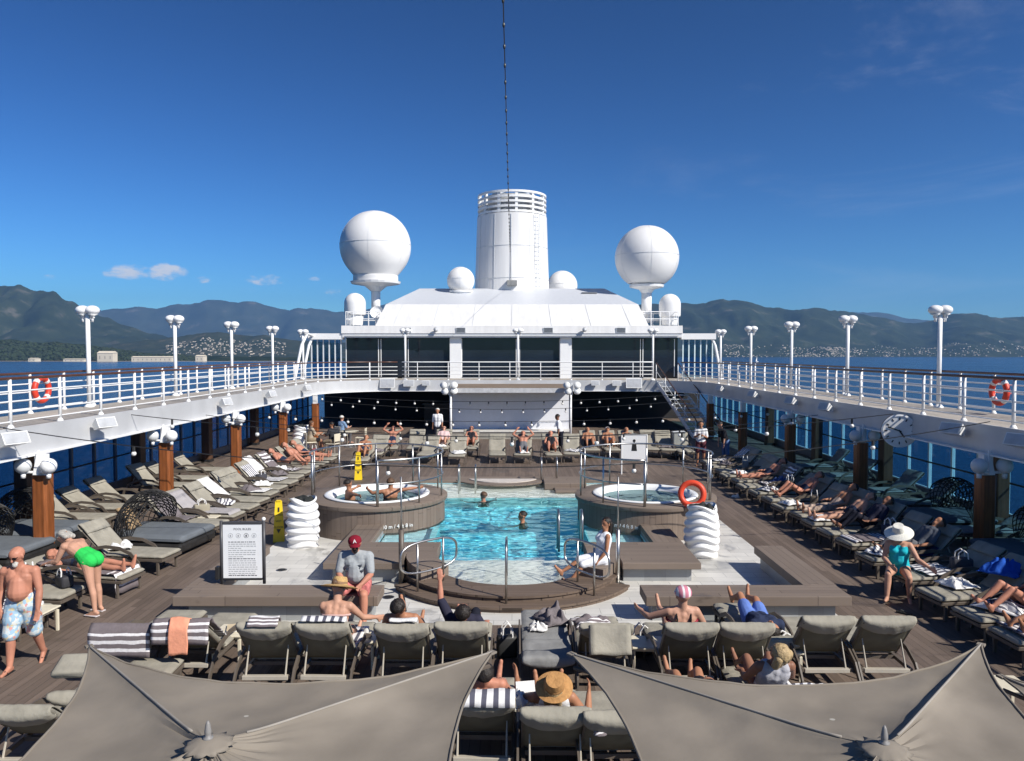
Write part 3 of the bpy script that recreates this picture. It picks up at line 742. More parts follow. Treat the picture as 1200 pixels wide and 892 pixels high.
# grab rails on the steps
def hoop(name, lab, x, y, d, M):
    e = thing(name, lab, 'handrail', (x, y, 0), 0, 'steel handrails on the pool steps'); e.rotation_euler = (0, 0, M)
    MB().tube([(-.28, 0, .1), (-.28, 0, .96)], .021).build('post', STEEL, e, True)
    MB().tube([(.2, .25, .2), (.2, .25, 1.0)], .021).build('post', STEEL, e, True)
    P = []
    for k in range(33):
        t = 2 * PI * k / 32; c, s_ = math.cos(t), math.sin(t)
        P.append((-.06 + .56 * math.copysign(abs(c) ** .7, c) * .95, .12 + .35 * math.copysign(abs(c) ** .7, c), .72 + .28 * math.copysign(abs(s_) ** .6, s_)))
    MB().tube(P[:-1], .021, closed=True).build('loop', STEEL, e, True)
hoop('step_handrail', 'rounded steel handrail loop on the left side of the pool steps', -1.42, 13.55, 0, R(10))
hoop('step_handrail', 'rounded steel handrail loop on the right side of the pool steps', 1.45, 13.55, 0, R(90))
e = thing('step_handrail', 'single steel handrail post in the middle of the curved steps', 'handrail', (-.1, 12.85, .1), 0, 'steel handrails on the pool steps')
MB().tube([(0, 0, 0), (0, 0, .9), (0, .08, 1.0), (0, .35, 1.02), (0, 1.2, .85), (0, 1.45, .72), (0, 1.5, .55), (0, 1.5, -.04)], .022).build('rail', STEEL, e, True)
for (x, y, lab) in ((1.25, 16.4, 'steel pool ladder beside the woman in the white dress'), (-1.35, 23.0, 'steel pool ladder at the rear left edge of the water'), (1.2, 24.6, 'steel pool ladder at the rear right step')):
    e = thing('pool_ladder', lab, 'ladder', (x, y, .1), 0, 'steel ladders in the pool')
    for s in (-.25, .25):
        MB().tube([(s, -.35, 0), (s, -.35, .7), (s, -.28, .85), (s, -.1, .9), (s, .1, .85), (s, .18, .7), (s, .2, -.3)], .024).build('side_rail', STEEL, e, True)
    MB().box(-.25, .25, .17, .23, -.12, -.09).build('rung', STEEL, e)

# ------------------------------------------------------------------ upper deck
# inner edge line of the upper deck: left run, rounded corner, rear run, corner, right run
def inner_edge(off=0.0):
    x = XI + off; y = YE + off; r = 4.0
    pts = [(-x, -6 + i * 1.0) for i in range(0, 45)]
    pts = [p for p in pts if p[1] < y - r]
    pts += [(-x + r + r * math.cos(a), y - r + r * math.sin(a)) for a in [PI - PI / 2 * i / 14 for i in range(15)]]
    return pts + [(-px_, py_) for px_, py_ in reversed(pts)]
E0 = inner_edge()
poly = [(-HB, -6)] + E0 + [(HB, -6), (HB, 60), (-HB, 60)]
# split into strips so that every face is simple
mb = MB()
n = len(E0) // 2
for side in (-1, 1):
    run = E0[:n + 1] if side < 0 else list(reversed(E0))[:n + 1]
    for (xa, ya), (xb, yb) in zip(run, run[1:]):
        if yb - ya < 1e-6: continue
        P = [(side * HB, ya), (xa, ya), (xb, yb), (side * HB, yb)]
        if side > 0: P.reverse()
        mb.prism([P[0], P[1], P[2], P[3]] if side < 0 else P, ZU - .1, ZU)
mb.box(-HB, HB, YE, 60, ZU - .1, ZU)
tag(mb.build('upper_deck', DECK_UP), 'pale boarded upper promenade deck around the pool well', 'deck', kind='structure')
e = thing('deck_fascia', 'white steel fascia band around the edge of the upper deck', 'fascia', (0, 0, 0))
mb = MB(); E1 = inner_edge(.012); Ein = inner_edge(-.05)
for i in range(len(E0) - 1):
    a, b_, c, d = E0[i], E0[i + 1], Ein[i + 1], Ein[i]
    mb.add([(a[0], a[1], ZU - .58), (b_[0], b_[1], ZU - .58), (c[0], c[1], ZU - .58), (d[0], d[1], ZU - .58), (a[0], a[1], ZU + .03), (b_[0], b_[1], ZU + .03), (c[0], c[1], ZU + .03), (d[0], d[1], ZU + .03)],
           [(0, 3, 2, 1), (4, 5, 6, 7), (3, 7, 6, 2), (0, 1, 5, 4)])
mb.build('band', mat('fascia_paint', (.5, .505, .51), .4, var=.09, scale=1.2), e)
mb = MB()
for i in range(0, len(E0) - 1):
    c, d = Ein[i + 1], Ein[i]; c2 = (c[0] * .985, c[1] - (.1 if abs(c[1] - YE) < 3 else 0)); d2 = (d[0] * .985, d[1] - (.1 if abs(d[1] - YE) < 3 else 0))
    mb.add([(d[0], d[1], ZU - .6), (c[0], c[1], ZU - .6), (c2[0], c2[1], ZU - .6), (d2[0], d2[1], ZU - .6), (d[0], d[1], ZU - .57), (c[0], c[1], ZU - .57), (c2[0], c2[1], ZU - .57), (d2[0], d2[1], ZU - .57)],
           [(0, 3, 2, 1), (4, 5, 6, 7), (3, 7, 6, 2), (0, 1, 5, 4)])
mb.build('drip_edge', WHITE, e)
mb = MB(); mb.box(-HB, -XI, -6, YE, ZU - .14, ZU - .102); mb.box(XI, HB, -6, YE, ZU - .14, ZU - .102)
CEIL = mat('underdeck_paint', (.35, .36, .38), .5, var=.05)
mb.build('soffit', CEIL, e)

# railings
def railing(name, lab, pts, spacing, group, posts_fat=.037, top=BROWNRAIL, h=1.05, n=5, phase=.5):
    e = thing(name, lab, 'railing', (0, 0, ZU), 0, group)
    # resample
    P = [Vector((x, y, 0)) for x, y in pts]; cum = [0]
    for a, b_ in zip(P, P[1:]): cum.append(cum[-1] + (b_ - a).length)
    def at(s):
        for i in range(len(P) - 1):
            if s <= cum[i + 1] or i == len(P) - 2:
                t = (s - cum[i]) / max(1e-9, cum[i + 1] - cum[i]); return P[i].lerp(P[i + 1], min(max(t, 0), 1))
    s = spacing * phase
    proto = None
    while s < cum[-1]:
        p = at(s)
        if proto is None:
            mb = MB().tube([(0, 0, 0), (0, 0, h - .02)], posts_fat, 8); mb.lathe([(.075, 0), (.075, .015), (posts_fat, .08)], 12)
            o = mb.build('post', WHITE, e, True); proto = o
        else: o = proto.copy(); COL.objects.link(o); o.parent = e
        o.location = p; s += spacing
    k = max(2, int(cum[-1] / .8)); line = [at(cum[-1] * i / k) for i in range(k + 1)]
    MB().tube([(p.x, p.y, h) for p in line], .034, 8).build('handrail', top, e, True)
    for j in range(n - 1):
        z = .14 + j * (h - .2) / (n - 1); MB().tube([(p.x, p.y, z) for p in line], .018, 6).build('rail', WHITE, e, True)
    return e
IN = inner_edge(.16); ni = len(IN) // 2
left_in = [p for p in IN if p[0] < 0 and p[1] < YE + .2 and p[0] < -XI + 4.3]
right_in = list(reversed([p for p in IN if p[0] > 9.2]))
railing('deck_railing', 'white inner railing along the left promenade above the sun beds', left_in, 1.75, 'white deck railings')
railing('deck_railing', 'white inner railing along the right promenade above the clock', right_in, 1.75, 'white deck railings')
railing('deck_railing', 'white outer ship railing at the left edge with the lamps', [(-HB + .12, -6), (-HB + .12, 46)], 1.5, 'white deck railings', phase=.2)
railing('deck_railing', 'white outer ship railing at the right edge with the lamps', [(HB - .12, -6), (HB - .12, 46)], 1.5, 'white deck railings', phase=.2)
railing('deck_railing', 'straight white railing across the rear in front of the dark windows', [(-XI + 4.1, YE + .16), (8.0, YE + .16)], 1.75, 'white deck railings', .022, WHITE)

# lamps on the promenade
GLOBE = mat('lamp_globe_white', (.8, .8, .79), .25, var=.02)
LENS = mat('lamp_reflector', (.45, .46, .47), .3, var=.1)
def lamp_post(lab, x, y, h=2.72, along=True, s=1.0):
    e = thing('promenade_lamp', lab, 'lamp', (x, y, ZU), 0 if along else 0, 'twin globe lamps on the upper deck')
    mb = MB().tube([(0, 0, .02), (0, 0, h)], .062 * s, 12); mb.lathe([(.14, 0), (.14, .03), (.07, .1)], 16); mb.build('pole', WHITE, e, True)
    MB().tube([(-.2 * s, 0, h - .1), (0, 0, h - .16), (.2 * s, 0, h - .1)], .03, 8).build('arm', WHITE, e, True)
    for q in (-.14, .14):
        g = MB().ball((q * s, 0, h + .1), (.2 * s, .2 * s, .14 * s), n=18, m=12).build('globe', GLOBE, e, True)
        MB().lathe([(.05 * s, -.17 * s), (.06 * s, -.1 * s), (.15 * s, -.06 * s)], 14, T(q * s, 0, h + .1 - .06)).build('fitting', WHITE, g, True)
        MB().tube([(q * s, 0, h - .24), (q * s, 0, h - .06)], .035 * s, 8).build('stem', WHITE, g, True)
    return e
names = ['nearest', 'second', 'third', 'fourth', 'farthest']
LY = [21.9, 27.6, 33.2, 38.9, 44.6]
for i, y in enumerate(LY):
    lamp_post(f'white twin globe lamp on the left promenade, {names[i]} of the left five', -HB + .38, y + .2)
    lamp_post(f'white twin globe lamp on the right promenade, {names[i]} of the right five', HB - .38, y + (.3 if i else .0))
for u, lab in ((475, 'white twin globe lamp left of the funnel in front of dark windows'), (607, 'white twin globe lamp below the funnel at the rear railing'), (765, 'white twin globe lamp by the top of the stairs')):
    lamp_post(lab, DP(u, 430, YE + .5).x, YE + .5, 2.75, s=.95)

# lifebuoys on the outer railing
def buoy(name, lab, loc, rot, R0, r, m, bands=True):
    e = thing(name, lab, 'lifebuoy', loc, 0, None); e.rotation_euler = rot
    MB().tube([(R0 * math.cos(2 * PI * k / 40), R0 * math.sin(2 * PI * k / 40), 0) for k in range(40)], r, 12, True).build('ring', m, e, True)
    if bands:
        for q in range(4):
            a = PI / 4 + q * PI / 2
            MB().tube([(R0 * math.cos(a + d), R0 * math.sin(a + d), 0) for d in (-.16, -.08, 0, .08, .16)], r * 1.03, 12).build('band', TOWEL_W, e, True)
    return e
yb = 6
p = DP(51, 459, 19.6); buoy('lifebuoy', 'red and white lifebuoy on the left outer railing', (-HB + .24, 20.1, ZU + .62), (0, R(90), 0), .3, .075, RED)
buoy('lifebuoy', 'red and white lifebuoy on the right outer railing', (HB - .24, 19.4, ZU + .6), (0, R(90), 0), .3, .075, RED)

# ------------------------------------------------------------------ window walls under the promenades
m = bpy.data.materials.new('tinted_glass'); m.use_nodes = True; N, L = nt(m); N.remove(N['Principled BSDF'])
tr = N.new('ShaderNodeBsdfTransparent'); tr.inputs['Color'].default_value = (.42, .61, .75, 1); gl = N.new('ShaderNodeBsdfGlossy'); gl.inputs['Roughness'].default_value = .02; gl.inputs['Color'].default_value = (.8, .9, 1, 1)
lw = N.new('ShaderNodeLayerWeight'); lw.inputs[0].default_value = .5; fres = math_node(N, L, 'ADD', math_node(N, L, 'MULTIPLY', math_node(N, L, 'POWER', lw.outputs['Facing'], 5.0), .5), .025); mx = N.new('ShaderNodeMixShader'); L.new(fres, mx.inputs[0]); L.new(tr.outputs[0], mx.inputs[1]); L.new(gl.outputs[0], mx.inputs[2]); L.new(mx.outputs[0], N['Material Output'].inputs['Surface'])
GLASS = m
GLASS_R = GLASS.copy(); GLASS_R.name = 'teal_glass'
for n in GLASS_R.node_tree.nodes:
    if n.type == 'BSDF_TRANSPARENT': n.inputs['Color'].default_value = (.44, .66, .77, 1)
MULL_L = mat('window_mullion_navy', (.12, .14, .17), .4, var=.05); MULL_R = mat('window_mullion_pale', (.62, .73, .75), .4, var=.05)
for s, lab, mm in ((-1, 'long wall of blue tinted windows behind the left sun beds', MULL_L), (1, 'long wall of blue tinted windows with pale mullions behind the right sun beds', MULL_R)):
    e = thing('window_wall', lab, 'window wall', (s * (HB - .1), 0, 0))
    MB().box(-.05, .05, -6, 48, 0, .28).build('sill_wall', mat('sill_wall_paint', (.12, .13, .14), .5), e)
    MB().box(-.06, .06, -6, 48, 2.5, ZU - .145).build('head_beam', mat('head_beam_paint', (.08, .08, .09), .5), e)
    MB().tube([(-s * .12, -6, 1.12), (-s * .12, 48, 1.12)], .025, 8).build('rail', BLACK, e)
    y = -5.4
    first = None
    while y < 47:
        if first is None:
            g = MB().box(-.006, .006, -.56, .56, .29, 2.49).build('window', GLASS if s < 0 else GLASS_R, e)
            mb = MB(); mb.box(-.045, .045, .563, .637, .282, 2.498); mb.box(-.03, .03, -.565, .565, .281, .32); mb.box(-.03, .03, -.565, .565, 2.46, 2.498)
            mb.build('frame', mm, g); first = g
        else: g = copy_tree(first, e)
        g.location = (0, y, 0); y += 1.2
# columns under the deck edge, varnished, with twin spot fittings
def column(lab, x, y, dark):
    e = thing('deck_column', lab, 'column', (x, y, 0), 0, 'teak clad columns under the promenade edge')
    w_ = .165
    prof = [(w_ * math.cos(a), w_ * .9 * math.sin(a)) for a in [2 * PI * k / 20 for k in range(20)]]
    mb = MB().prism([(-w_, -w_ + .05), (-w_ + .05, -w_), (w_ - .05, -w_), (w_, -w_ + .05), (w_, w_ - .05), (w_ - .05, w_), (-w_ + .05, w_), (-w_, w_ - .05)], 0, 1.78)
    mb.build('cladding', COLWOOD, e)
    MB().box(-.1, .1, -.1, .1, 1.781, ZU - .58).build('steel_head', WHITE, e)
    return e
def col_lamp(lab, x, y):
    e = thing('column_spotlight', lab, 'spotlight', (x, y, 1.86), 0, 'white twin globe spotlights on the columns')
    MB().add([(-.06, -.24, -.05), (.06, -.24, -.05), (.06, -.1, -.05), (-.06, -.1, -.05), (-.02, -.13, .46), (.02, -.13, .46), (.02, -.1, .46), (-.02, -.1, .46)],
             [(0, 3, 2, 1), (4, 5, 6, 7), (0, 1, 5, 4), (1, 2, 6, 5), (2, 3, 7, 6), (3, 0, 4, 7)]).build('bracket', WHITE, e)
    for q in (-1, 1):
        g = MB().ball((q * .27, -.22, .14), (.165, .165, .165), n=18, m=12).build('globe', GLOBE if q > 0 else GREYW, e, True)
        MB().tube([(q * .27, -.22, -.12), (q * .27, -.22, -.02)], .05, 10).build('stem', WHITE, g, True)
        MB().tube([(0, -.18, .0), (q * .27, -.2, -.0)], .03, 8).build('arm', WHITE, g, True)
    return e
CY = [16.2, 22.0, 27.6, 33.3, 38.8]
for i, y in enumerate(CY):
    column(f'varnished teak column under the left promenade, {names[i]} of the left row', -XI + .28, y, False); 
    if i < 4: col_lamp(f'white twin globe spotlight on the {names[i]} left teak column', -XI + .28, y)
    column(f'shaded teak column under the right promenade, {names[i]} of the right row', XI - .2, y, True)
    if i < 3: col_lamp(f'grey twin globe spotlight on the {names[i]} right shaded column', XI - .2, y)
for s in (-1, 1):
    for i, y in enumerate([10.8, 19.0, 24.8, 30.4, 36.0]):
        e = thing('window_column', f'dark brown column against the {"left" if s < 0 else "right"} window wall, {names[i]} of its row', 'column', (s * (HB - .45), y, 0), 0, 'dark columns at the windows')
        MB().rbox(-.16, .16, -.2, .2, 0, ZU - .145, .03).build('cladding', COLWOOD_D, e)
        MB().box(-.18, .18, -.22, .22, 0, .12).build('plinth', BLACK, e)

# fascia floodlights, boxes and the clock
def flood(lab, loc, rz, w_=.5, h=.26, d=.3, tilt=25):
    e = thing('floodlight', lab, 'floodlight', loc, 0, 'white floodlights on the upper deck edge'); e.rotation_euler = (0, 0, rz)
    M = RX(-tilt)
    mb = MB(); mb.add([(-w_ / 2, -d, -h / 2), (w_ / 2, -d, -h / 2), (w_ * .3, 0, -h * .3), (-w_ * .3, 0, -h * .3), (-w_ / 2, -d, h / 2), (w_ / 2, -d, h / 2), (w_ * .3, 0, h * .3), (-w_ * .3, 0, h * .3)],
                      [(0, 3, 2, 1), (4, 5, 6, 7), (0, 1, 5, 4), (1, 2, 6, 5), (2, 3, 7, 6), (3, 0, 4, 7)], M)
    mb.build('housing', WHITE_D, e)
    MB().box(-w_ * .45, w_ * .45, -d - .008, -d - .002, -h * .42, h * .42, M).build('lens', LENS, e)
    MB().tube([(0, .12, -.05), (0, .0, -.02), (0, -.05, 0)], .03, 8).build('bracket', WHITE, e)
ZF = ZU - .28
for (y, s, lab) in [(15.2, -1, 'large white floodlight at the left picture edge on the fascia'), (18.6, -1, 'white floodlight on the left fascia above the second column'), (26.5, -1, 'small white floodlight midway along the left fascia'), (31.5, -1, 'white floodlight on the left fascia above the sunbathers'), (37.0, -1, 'white floodlight on the rounded left corner of the fascia'),
                    (14.9, 1, 'white floodlight at the right picture edge on the fascia'), (17.2, 1, 'white slotted floodlight right of the clock'), (24.2, 1, 'white floodlight on the right fascia left of the clock'), (27.2, 1, 'small white floodlight midway along the right fascia'), (31.5, 1, 'white floodlight on the right fascia above the dark sun beds'), (36.5, 1, 'white floodlight on the right fascia near the stairs')]:
    flood(lab, (s * (XI - .2), y, ZF + .05), R(-90 * s) + R(20 * s), .55 if y < 20 else .42)
for u, lab, w_ in ((455, 'grey square floodlight left of centre on the rear fascia', .85), (480, 'white floodlight beside the grey square one on the rear fascia', .6), (500, 'small dark framed floodlight on the rear fascia left of the stage', .45), (742, 'grey square floodlight right of centre on the rear fascia', .9), (697, 'small dark framed floodlight on the rear fascia right of the stage', .45), (722, 'white floodlight between the two right rear ones', .5)):
    flood(lab, (DP(u, 450, YE).x, YE - .12, ZF + .12), 0, w_, w_ * .62, .2, 10)
e = thing('deck_clock', 'round white clock with black hands hanging at the right fascia', 'clock', (XI - 1.28 + .5, 20.2, 2.46), 0)
cl0 = DP(1054, 505, 19.6); e.location = cl0; e.rotation_euler = (0, 0, R(-20))
MB().lathe([(.4, -.0), (.42, .02), (.42, .2), (.4, .22)], 40, RX(90) @ T(0, 0, -.22)).build('case', BLACK, e, 40)
MB().lathe([(.425, 0), (.43, .02), (.385, .03), (.385, .0)], 40, RX(90)).build('bezel', WHITE, e, 40)
MB().lathe([(.001, 0), (.386, 0)], 40, RX(90) @ T(0, 0, .012), cap=False).build('dial', WHITE_D, e)
mb = MB()
for k in range(12):
    a = 2 * PI * k / 12; mb.box(-.014, .014, .28, .35, .014, .02, RX(90) @ Matrix.Rotation(a, 4, 'Z'))
mb.build('dial_print', BLACK, e)
MB().box(-.016, .016, -.05, .29, .022, .028, RX(90) @ RZ(70)).build('hand', BLACK, e)
MB().box(-.018, .018, -.03, .2, .03, .036, RX(90) @ RZ(-145)).build('hand', BLACK, e)
MB().tube([(.0, .14, 0), (.25, .18, .02), (cl0.x * 0 + .95, .2, .05)], .03).build('bracket', BLACK, e)

# ------------------------------------------------------------------ deck house, stage, recess
WINDARK = mat('dark_window_glass', (.012, .017, .026), .05, var=.2, scale=.6, spec=.4)
hs_ = thing('deck_house', 'white deck house with dark windows and sloping roof below the funnel', 'deck house', (0, YH, 0))
z0 = ZU; zt = 5.3
MB().box(-10.2, 10.2, .3, 12, z0, zt).build('wall', WINDARK, hs_)
wins = [(405, 443), (446, 474), (478, 527), (541, 605), (609, 656), (670, 751), (754, 791)]
for a, b_ in wins:
    xa = DP(a, 420, YH).x; xb = DP(b_, 420, YH).x
    wdw = MB().box(xa, xb, .2, .298, z0 + .12, zt - .1).build('window', WINDARK, hs_)
    for xm in (xa, xb): MB().box(xm - .02, xm + .02, .16, .297, z0 + .1, zt - .08).build('mullion', WHITE, wdw)
mb = MB()
for a, b_ in ((527, 541), (656, 670)): mb.box(DP(a, 420, YH).x + .02, DP(b_, 420, YH).x - .02, -.1, .298, z0, zt)
for k, (a, b_) in enumerate(((527, 541), (656, 670))):
    MB().box(DP(a, 420, YH).x + .02, DP(b_, 420, YH).x - .02, -.1, .298, z0, zt).build('pillar', WHITE, hs_)
MB().box(-10.3, 10.3, -.35, 12, zt - .002, zt + .25).build('eave', mat('eave_paint', (.62, .63, .64), .4, var=.04), hs_)
def frust(a, b_, za, zb, ya, yb, yr):
    return MB().add([(-a, ya, za), (a, ya, za), (a, yr, za), (-a, yr, za), (-b_, yb, zb), (b_, yb, zb), (b_, yr, zb), (-b_, yr, zb)], [(0, 3, 2, 1), (4, 5, 6, 7), (0, 1, 5, 4), (1, 2, 6, 5), (2, 3, 7, 6), (3, 0, 4, 7)])
frust(10.35, 10.35, zt + .252, zt + .72, -.4, -.36, 12).build('parapet', SHIPW, hs_)
frust(8.3, 7.75, zt + .722, 7.35, -.3, .3, 12).build('roof_front', SHIPW, hs_)
frust(7.74, 6.3, 7.352, 8.75, .32, 5.5, 12).build('roof_slope', mat('roof_paint_grey', (.55, .57, .6), .45, var=.05), hs_)
MB().box(4.6, 5.6, 3.6, 4.8, 8.28, 8.36, RX(0)).build('hatch', mat('roof_hatch_grey', (.16, .17, .19), .5), hs_)
for u in (512, 684):
    e = thing('roof_floodlight', f'tiny grey spotlight on the white parapet {"left" if u < 600 else "right"} of centre', 'spotlight', (DP(u, 390, YH).x, YH - .5, 5.72))
    MB().lathe([(.1, 0), (.14, .1), (.14, .2)], 14, RX(70)).build('lamp_head', LENS, e, True); MB().tube([(0, .05, 0), (0, .2, -.12)], .03).build('bracket', WHITE, e)
for k in range(7):
    x = -7.2 + 2.4 * k; MB().add([(x - .012, -.305, zt + .74), (x + .012, -.305, zt + .74), (x * .935 + .012, .29, 7.34), (x * .935 - .012, .29, 7.34), (x - .012, -.315, zt + .74), (x + .012, -.315, zt + .74), (x * .935 + .012, .28, 7.34), (x * .935 - .012, .28, 7.34)], [(0, 1, 2, 3), (7, 6, 5, 4), (0, 4, 5, 1), (1, 5, 6, 2), (2, 6, 7, 3), (3, 7, 4, 0)]).build('weld_seam', GREYW, hs_)
for k, x in enumerate((-6.4, -3.1, 2.2, 6.6)):
    v_ = MB().box(x - .3, x + .3, -.43, -.39, 5.6, 5.9).build('vent', GREYW, hs_)
    for q in range(5): MB().box(x - .26, x + .26, -.445, -.431, 5.63 + q * .055, 5.655 + q * .055).build('slat', BLACK, v_)
MB().tube([(-10.1, -.42, 5.42), (10.1, -.42, 5.42)], .03, 6).build('cable_tray', GREYW, hs_)
# side wind screens
for s in (-1, 1):
    e = thing('wind_screen', f'white framed glass wind screen at the {"left" if s < 0 else "right"} end of the deck house', 'wind screen', (0, YH, ZU), 0, 'wind screens beside the deck house')
    MB().box(min(s * 10.4, s * 12.3), max(s * 10.4, s * 12.3), -.02, .0, .1, 2.35).build('glass', GLASS, e)
    for k in range(6):
        x = s * (10.45 + k * .36); MB().box(x - .035, x + .035, -.06, .04, 0, 2.38).build('mullion', MULL_R if s > 0 else GREYW, e)
    MB().box(min(s * 10.3, s * 12.4), max(s * 10.3, s * 12.4), -.3, .3, 2.39, 2.75).build('top_beam', WHITE, e)
    for dy in ((0, -1.6) if s < 0 else (0,)):
        MB().tube([(s * 12.1, dy, 2.7), (s * 12.35, dy - .3, 2.0), (s * 12.6, dy - .9, 0)], .085, 8).build('raking_post', WHITE, e)
        if dy: MB().tube([(s * 12.1, 0, 2.6), (s * 12.1, dy, 2.7)], .08, 8).build('beam', WHITE, e)
# recess under the rear deck
rc = thing('bar_recess', 'dark shaded bar recess under the rear deck', 'recess', (0, 0, 0))
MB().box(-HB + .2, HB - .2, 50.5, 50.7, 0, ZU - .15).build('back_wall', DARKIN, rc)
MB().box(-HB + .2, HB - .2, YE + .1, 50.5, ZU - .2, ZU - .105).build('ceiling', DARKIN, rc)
MB().box(-5.5, -3.2, 47.5, 49, 0, 1.15).build('bar_counter', mat('bar_counter_front', (.1, .07, .05), .5), rc)
MB().box(-5.6, -3.1, 47.4, 49.1, 1.151, 1.2).build('counter_top', mat('bar_counter_top', (.2, .2, .2), .3), rc)
# stage: canopy, pale backdrop wall, low white steps
st = thing('stage', 'pale stage backdrop wall under a boarded canopy at the far end of the pool', 'stage', (0, 0, 0))
MB().box(-3.12, 2.98, 37.6, 43.0, 2.42, 2.62).build('canopy', plank_mat('canopy_boards', (.19, .14, .1), .3, 'Y', dark=.6), st)
MB().box(-3.14, 3.0, 37.55, 37.6, 2.4, 2.63).build('canopy_edge', mat('canopy_edge_paint', (.5, .5, .5), .5), st)
MB().box(-3.1, 2.96, 39.4, 39.55, .42, 2.42).build('backdrop_wall', mat('stage_wall_paint', (.7, .71, .74), .5, var=.03), st)
MB().box(-3.1, 2.96, 38.4, 39.6, 0, .36).build('platform', mat('platform_grey', (.3, .28, .24), .6), st)
MB().box(-3.12, 2.98, 38.35, 39.6, .361, .42).build('platform_edge', mat('platform_edge_stone', (.62, .6, .55), .5), st)
for x in (-3.05, 2.92): MB().tube([(x, 37.75, 0), (x, 37.75, 2.42)], .06, 10).build('post', WHITE, st, True)
for x, lab in ((-3.1, 'cluster of white spotlights at the left corner of the stage canopy'), (2.95, 'cluster of white spotlights at the right corner of the stage canopy')):
    e = thing('spotlight_cluster', lab, 'spotlights', (x, 37.4, 2.6), 0, 'spotlights on the stage canopy')
    for k, (dx, dz) in enumerate(((-.2, .1), (.2, .1), (-.15, -.2), (.2, -.18))):
        MB().lathe([(.1, 0), (.17, .12), (.17, .24)], 14, T(dx, 0, dz) @ RX(60) @ RY(dx * 100)).build('lamp_head', WHITE_D, e, True)
    MB().box(-.05, .05, .0, .1, -.3, .3).build('bracket', GREYW, e)

# stairs
e = thing('deck_stairs', 'white steel staircase with brown handrails from the upper deck to the pool deck', 'stairs', (0, 0, 0))
A = Vector((8.1, YE - .35, ZU)); B = Vector((9.35, 38.6, 0)); W_ = Vector((1.2, -.1, 0))
d = B - A; n = 13
for k in range(n):
    p = A + d * ((k + .5) / n); mb = MB(); q = d.to_2d().normalized() * .15
    mb.add([(p.x - q.x, p.y - q.y, p.z), (p.x + q.x, p.y + q.y, p.z), (p.x + q.x + W_.x, p.y + q.y + W_.y, p.z), (p.x - q.x + W_.x, p.y - q.y + W_.y, p.z)] * 1 +
           [(p.x - q.x, p.y - q.y, p.z + .04), (p.x + q.x, p.y + q.y, p.z + .04), (p.x + q.x + W_.x, p.y + q.y + W_.y, p.z + .04), (p.x - q.x + W_.x, p.y - q.y + W_.y, p.z + .04)],
           [(0, 3, 2, 1), (4, 5, 6, 7), (0, 1, 5, 4), (1, 2, 6, 5), (2, 3, 7, 6), (3, 0, 4, 7)])
    mb.build('tread', GREYW, e)
for w_ in (0, 1):
    a = A + W_ * w_; b_ = B + W_ * w_
    MB().tube([a + Vector((0, 0, -.06)), b_ + Vector((0, 0, -.06))], .1, 8, flat=(.03, .13)).build('stringer', WHITE, e)
    MB().tube([a + Vector((0, 0, 1.0)), b_ + Vector((0, 0, 1.0)), b_ + Vector((.05, -.3, .8)), b_ + Vector((.05, -.35, .0))], .032, 8).build('handrail', BROWNRAIL, e, True)
    MB().tube([a + Vector((0, 0, .55)), b_ + Vector((0, 0, .55))], .016, 8).build('rail', WHITE, e, True)
    for k in range(5):
        p = a.lerp(b_, k / 4); MB().tube([p, p + Vector((0, 0, 1))], .024, 8).build('post', WHITE, e, True)

# ------------------------------------------------------------------ funnel, radomes, wires
YF = 54.0
pb = DP(600, 342, YF); rb_ = 44 / FPX * YF; zb = pb.z - 1.5
zt1 = DP(600, 250, YF - 2).z; zt2 = DP(600, 224, YF - 2).z; rt = 40.5 / FPX * YF
f = thing('funnel', 'tall white ship funnel with open ring grille at its top', 'funnel', (0, YF, zb))
h1 = zt1 - zb; h2 = zt2 - zb
MB().lathe([(rb_ * 1.02, 0), (rb_, .2), (rt, h1), (rt * .96, h1 + .03)], 64).build('casing', SHIPW, f, 40)
MB().lathe([(rt * .8, h1), (rt * .78, h2 - .1)], 48).build('inner_drum', mat('funnel_inner', (.45, .46, .46), .5), f)
for k in range(5):
    z = h1 + .12 + (h2 - h1 - .16) * k / 4; r = rt * .985
    pr = [(r * .95, z - .06), (r, z - .06), (r, z + .08), (r * .95, z + .08), (r * .95, z - .06)]
    MB().lathe(pr, 64, cap=False).build('ring', WHITE, f)
for k in range(12):
    a = 2 * PI * k / 12 + .13; MB().box(rt * .88, rt * .965, -.09, .09, h1, h2, Matrix.Rotation(a, 4, 'Z')).build('fin', WHITE, f)
for x in (-.9, .9): MB().lathe([(.5, 0), (.5, 1.9), (.42, 1.98)], 20, T(x, -.8, h2 - 1.75)).build('exhaust_pipe', STEEL, f, 40)
MB().tube([(-.05, -rt - .03, h1 - .1), (-.02, -rb_ - .06, 1.3)], .02).build('conduit', GREYW, f)
MB().rbox(-.35, .35, -rb_ - .25, -rb_ + .1, 1.7, 2.05, .03).build('winch_box', mat('winch_grey', (.25, .25, .24), .5), f)
for z in (h1 * .34, h1 * .67): 
    r = rb_ + (rt - rb_) * z / h1 + .012; MB().tube([(r * math.cos(2 * PI * k / 64), r * math.sin(2 * PI * k / 64), z) for k in range(64)], .015, 5, True).build('weld_seam', GREYW, f)
for a in (-150, -118, -62, -30):
    a = R(a); MB().tube([((rb_ + .01) * math.cos(a), (rb_ + .01) * math.sin(a), .2), ((rt + .01) * math.cos(a), (rt + .01) * math.sin(a), h1)], .012, 5).build('weld_seam', GREYW, f)
lad = MB()
for q in (-.2, .2): lad.tube([((rb_ + .12) * math.cos(R(-48)) + q * .75, (rb_ + .12) * math.sin(R(-48)) + q * .67, .2), ((rt + .12) * math.cos(R(-48)) + q * .75, (rt + .12) * math.sin(R(-48)) + q * .67, h1)], .022, 5)
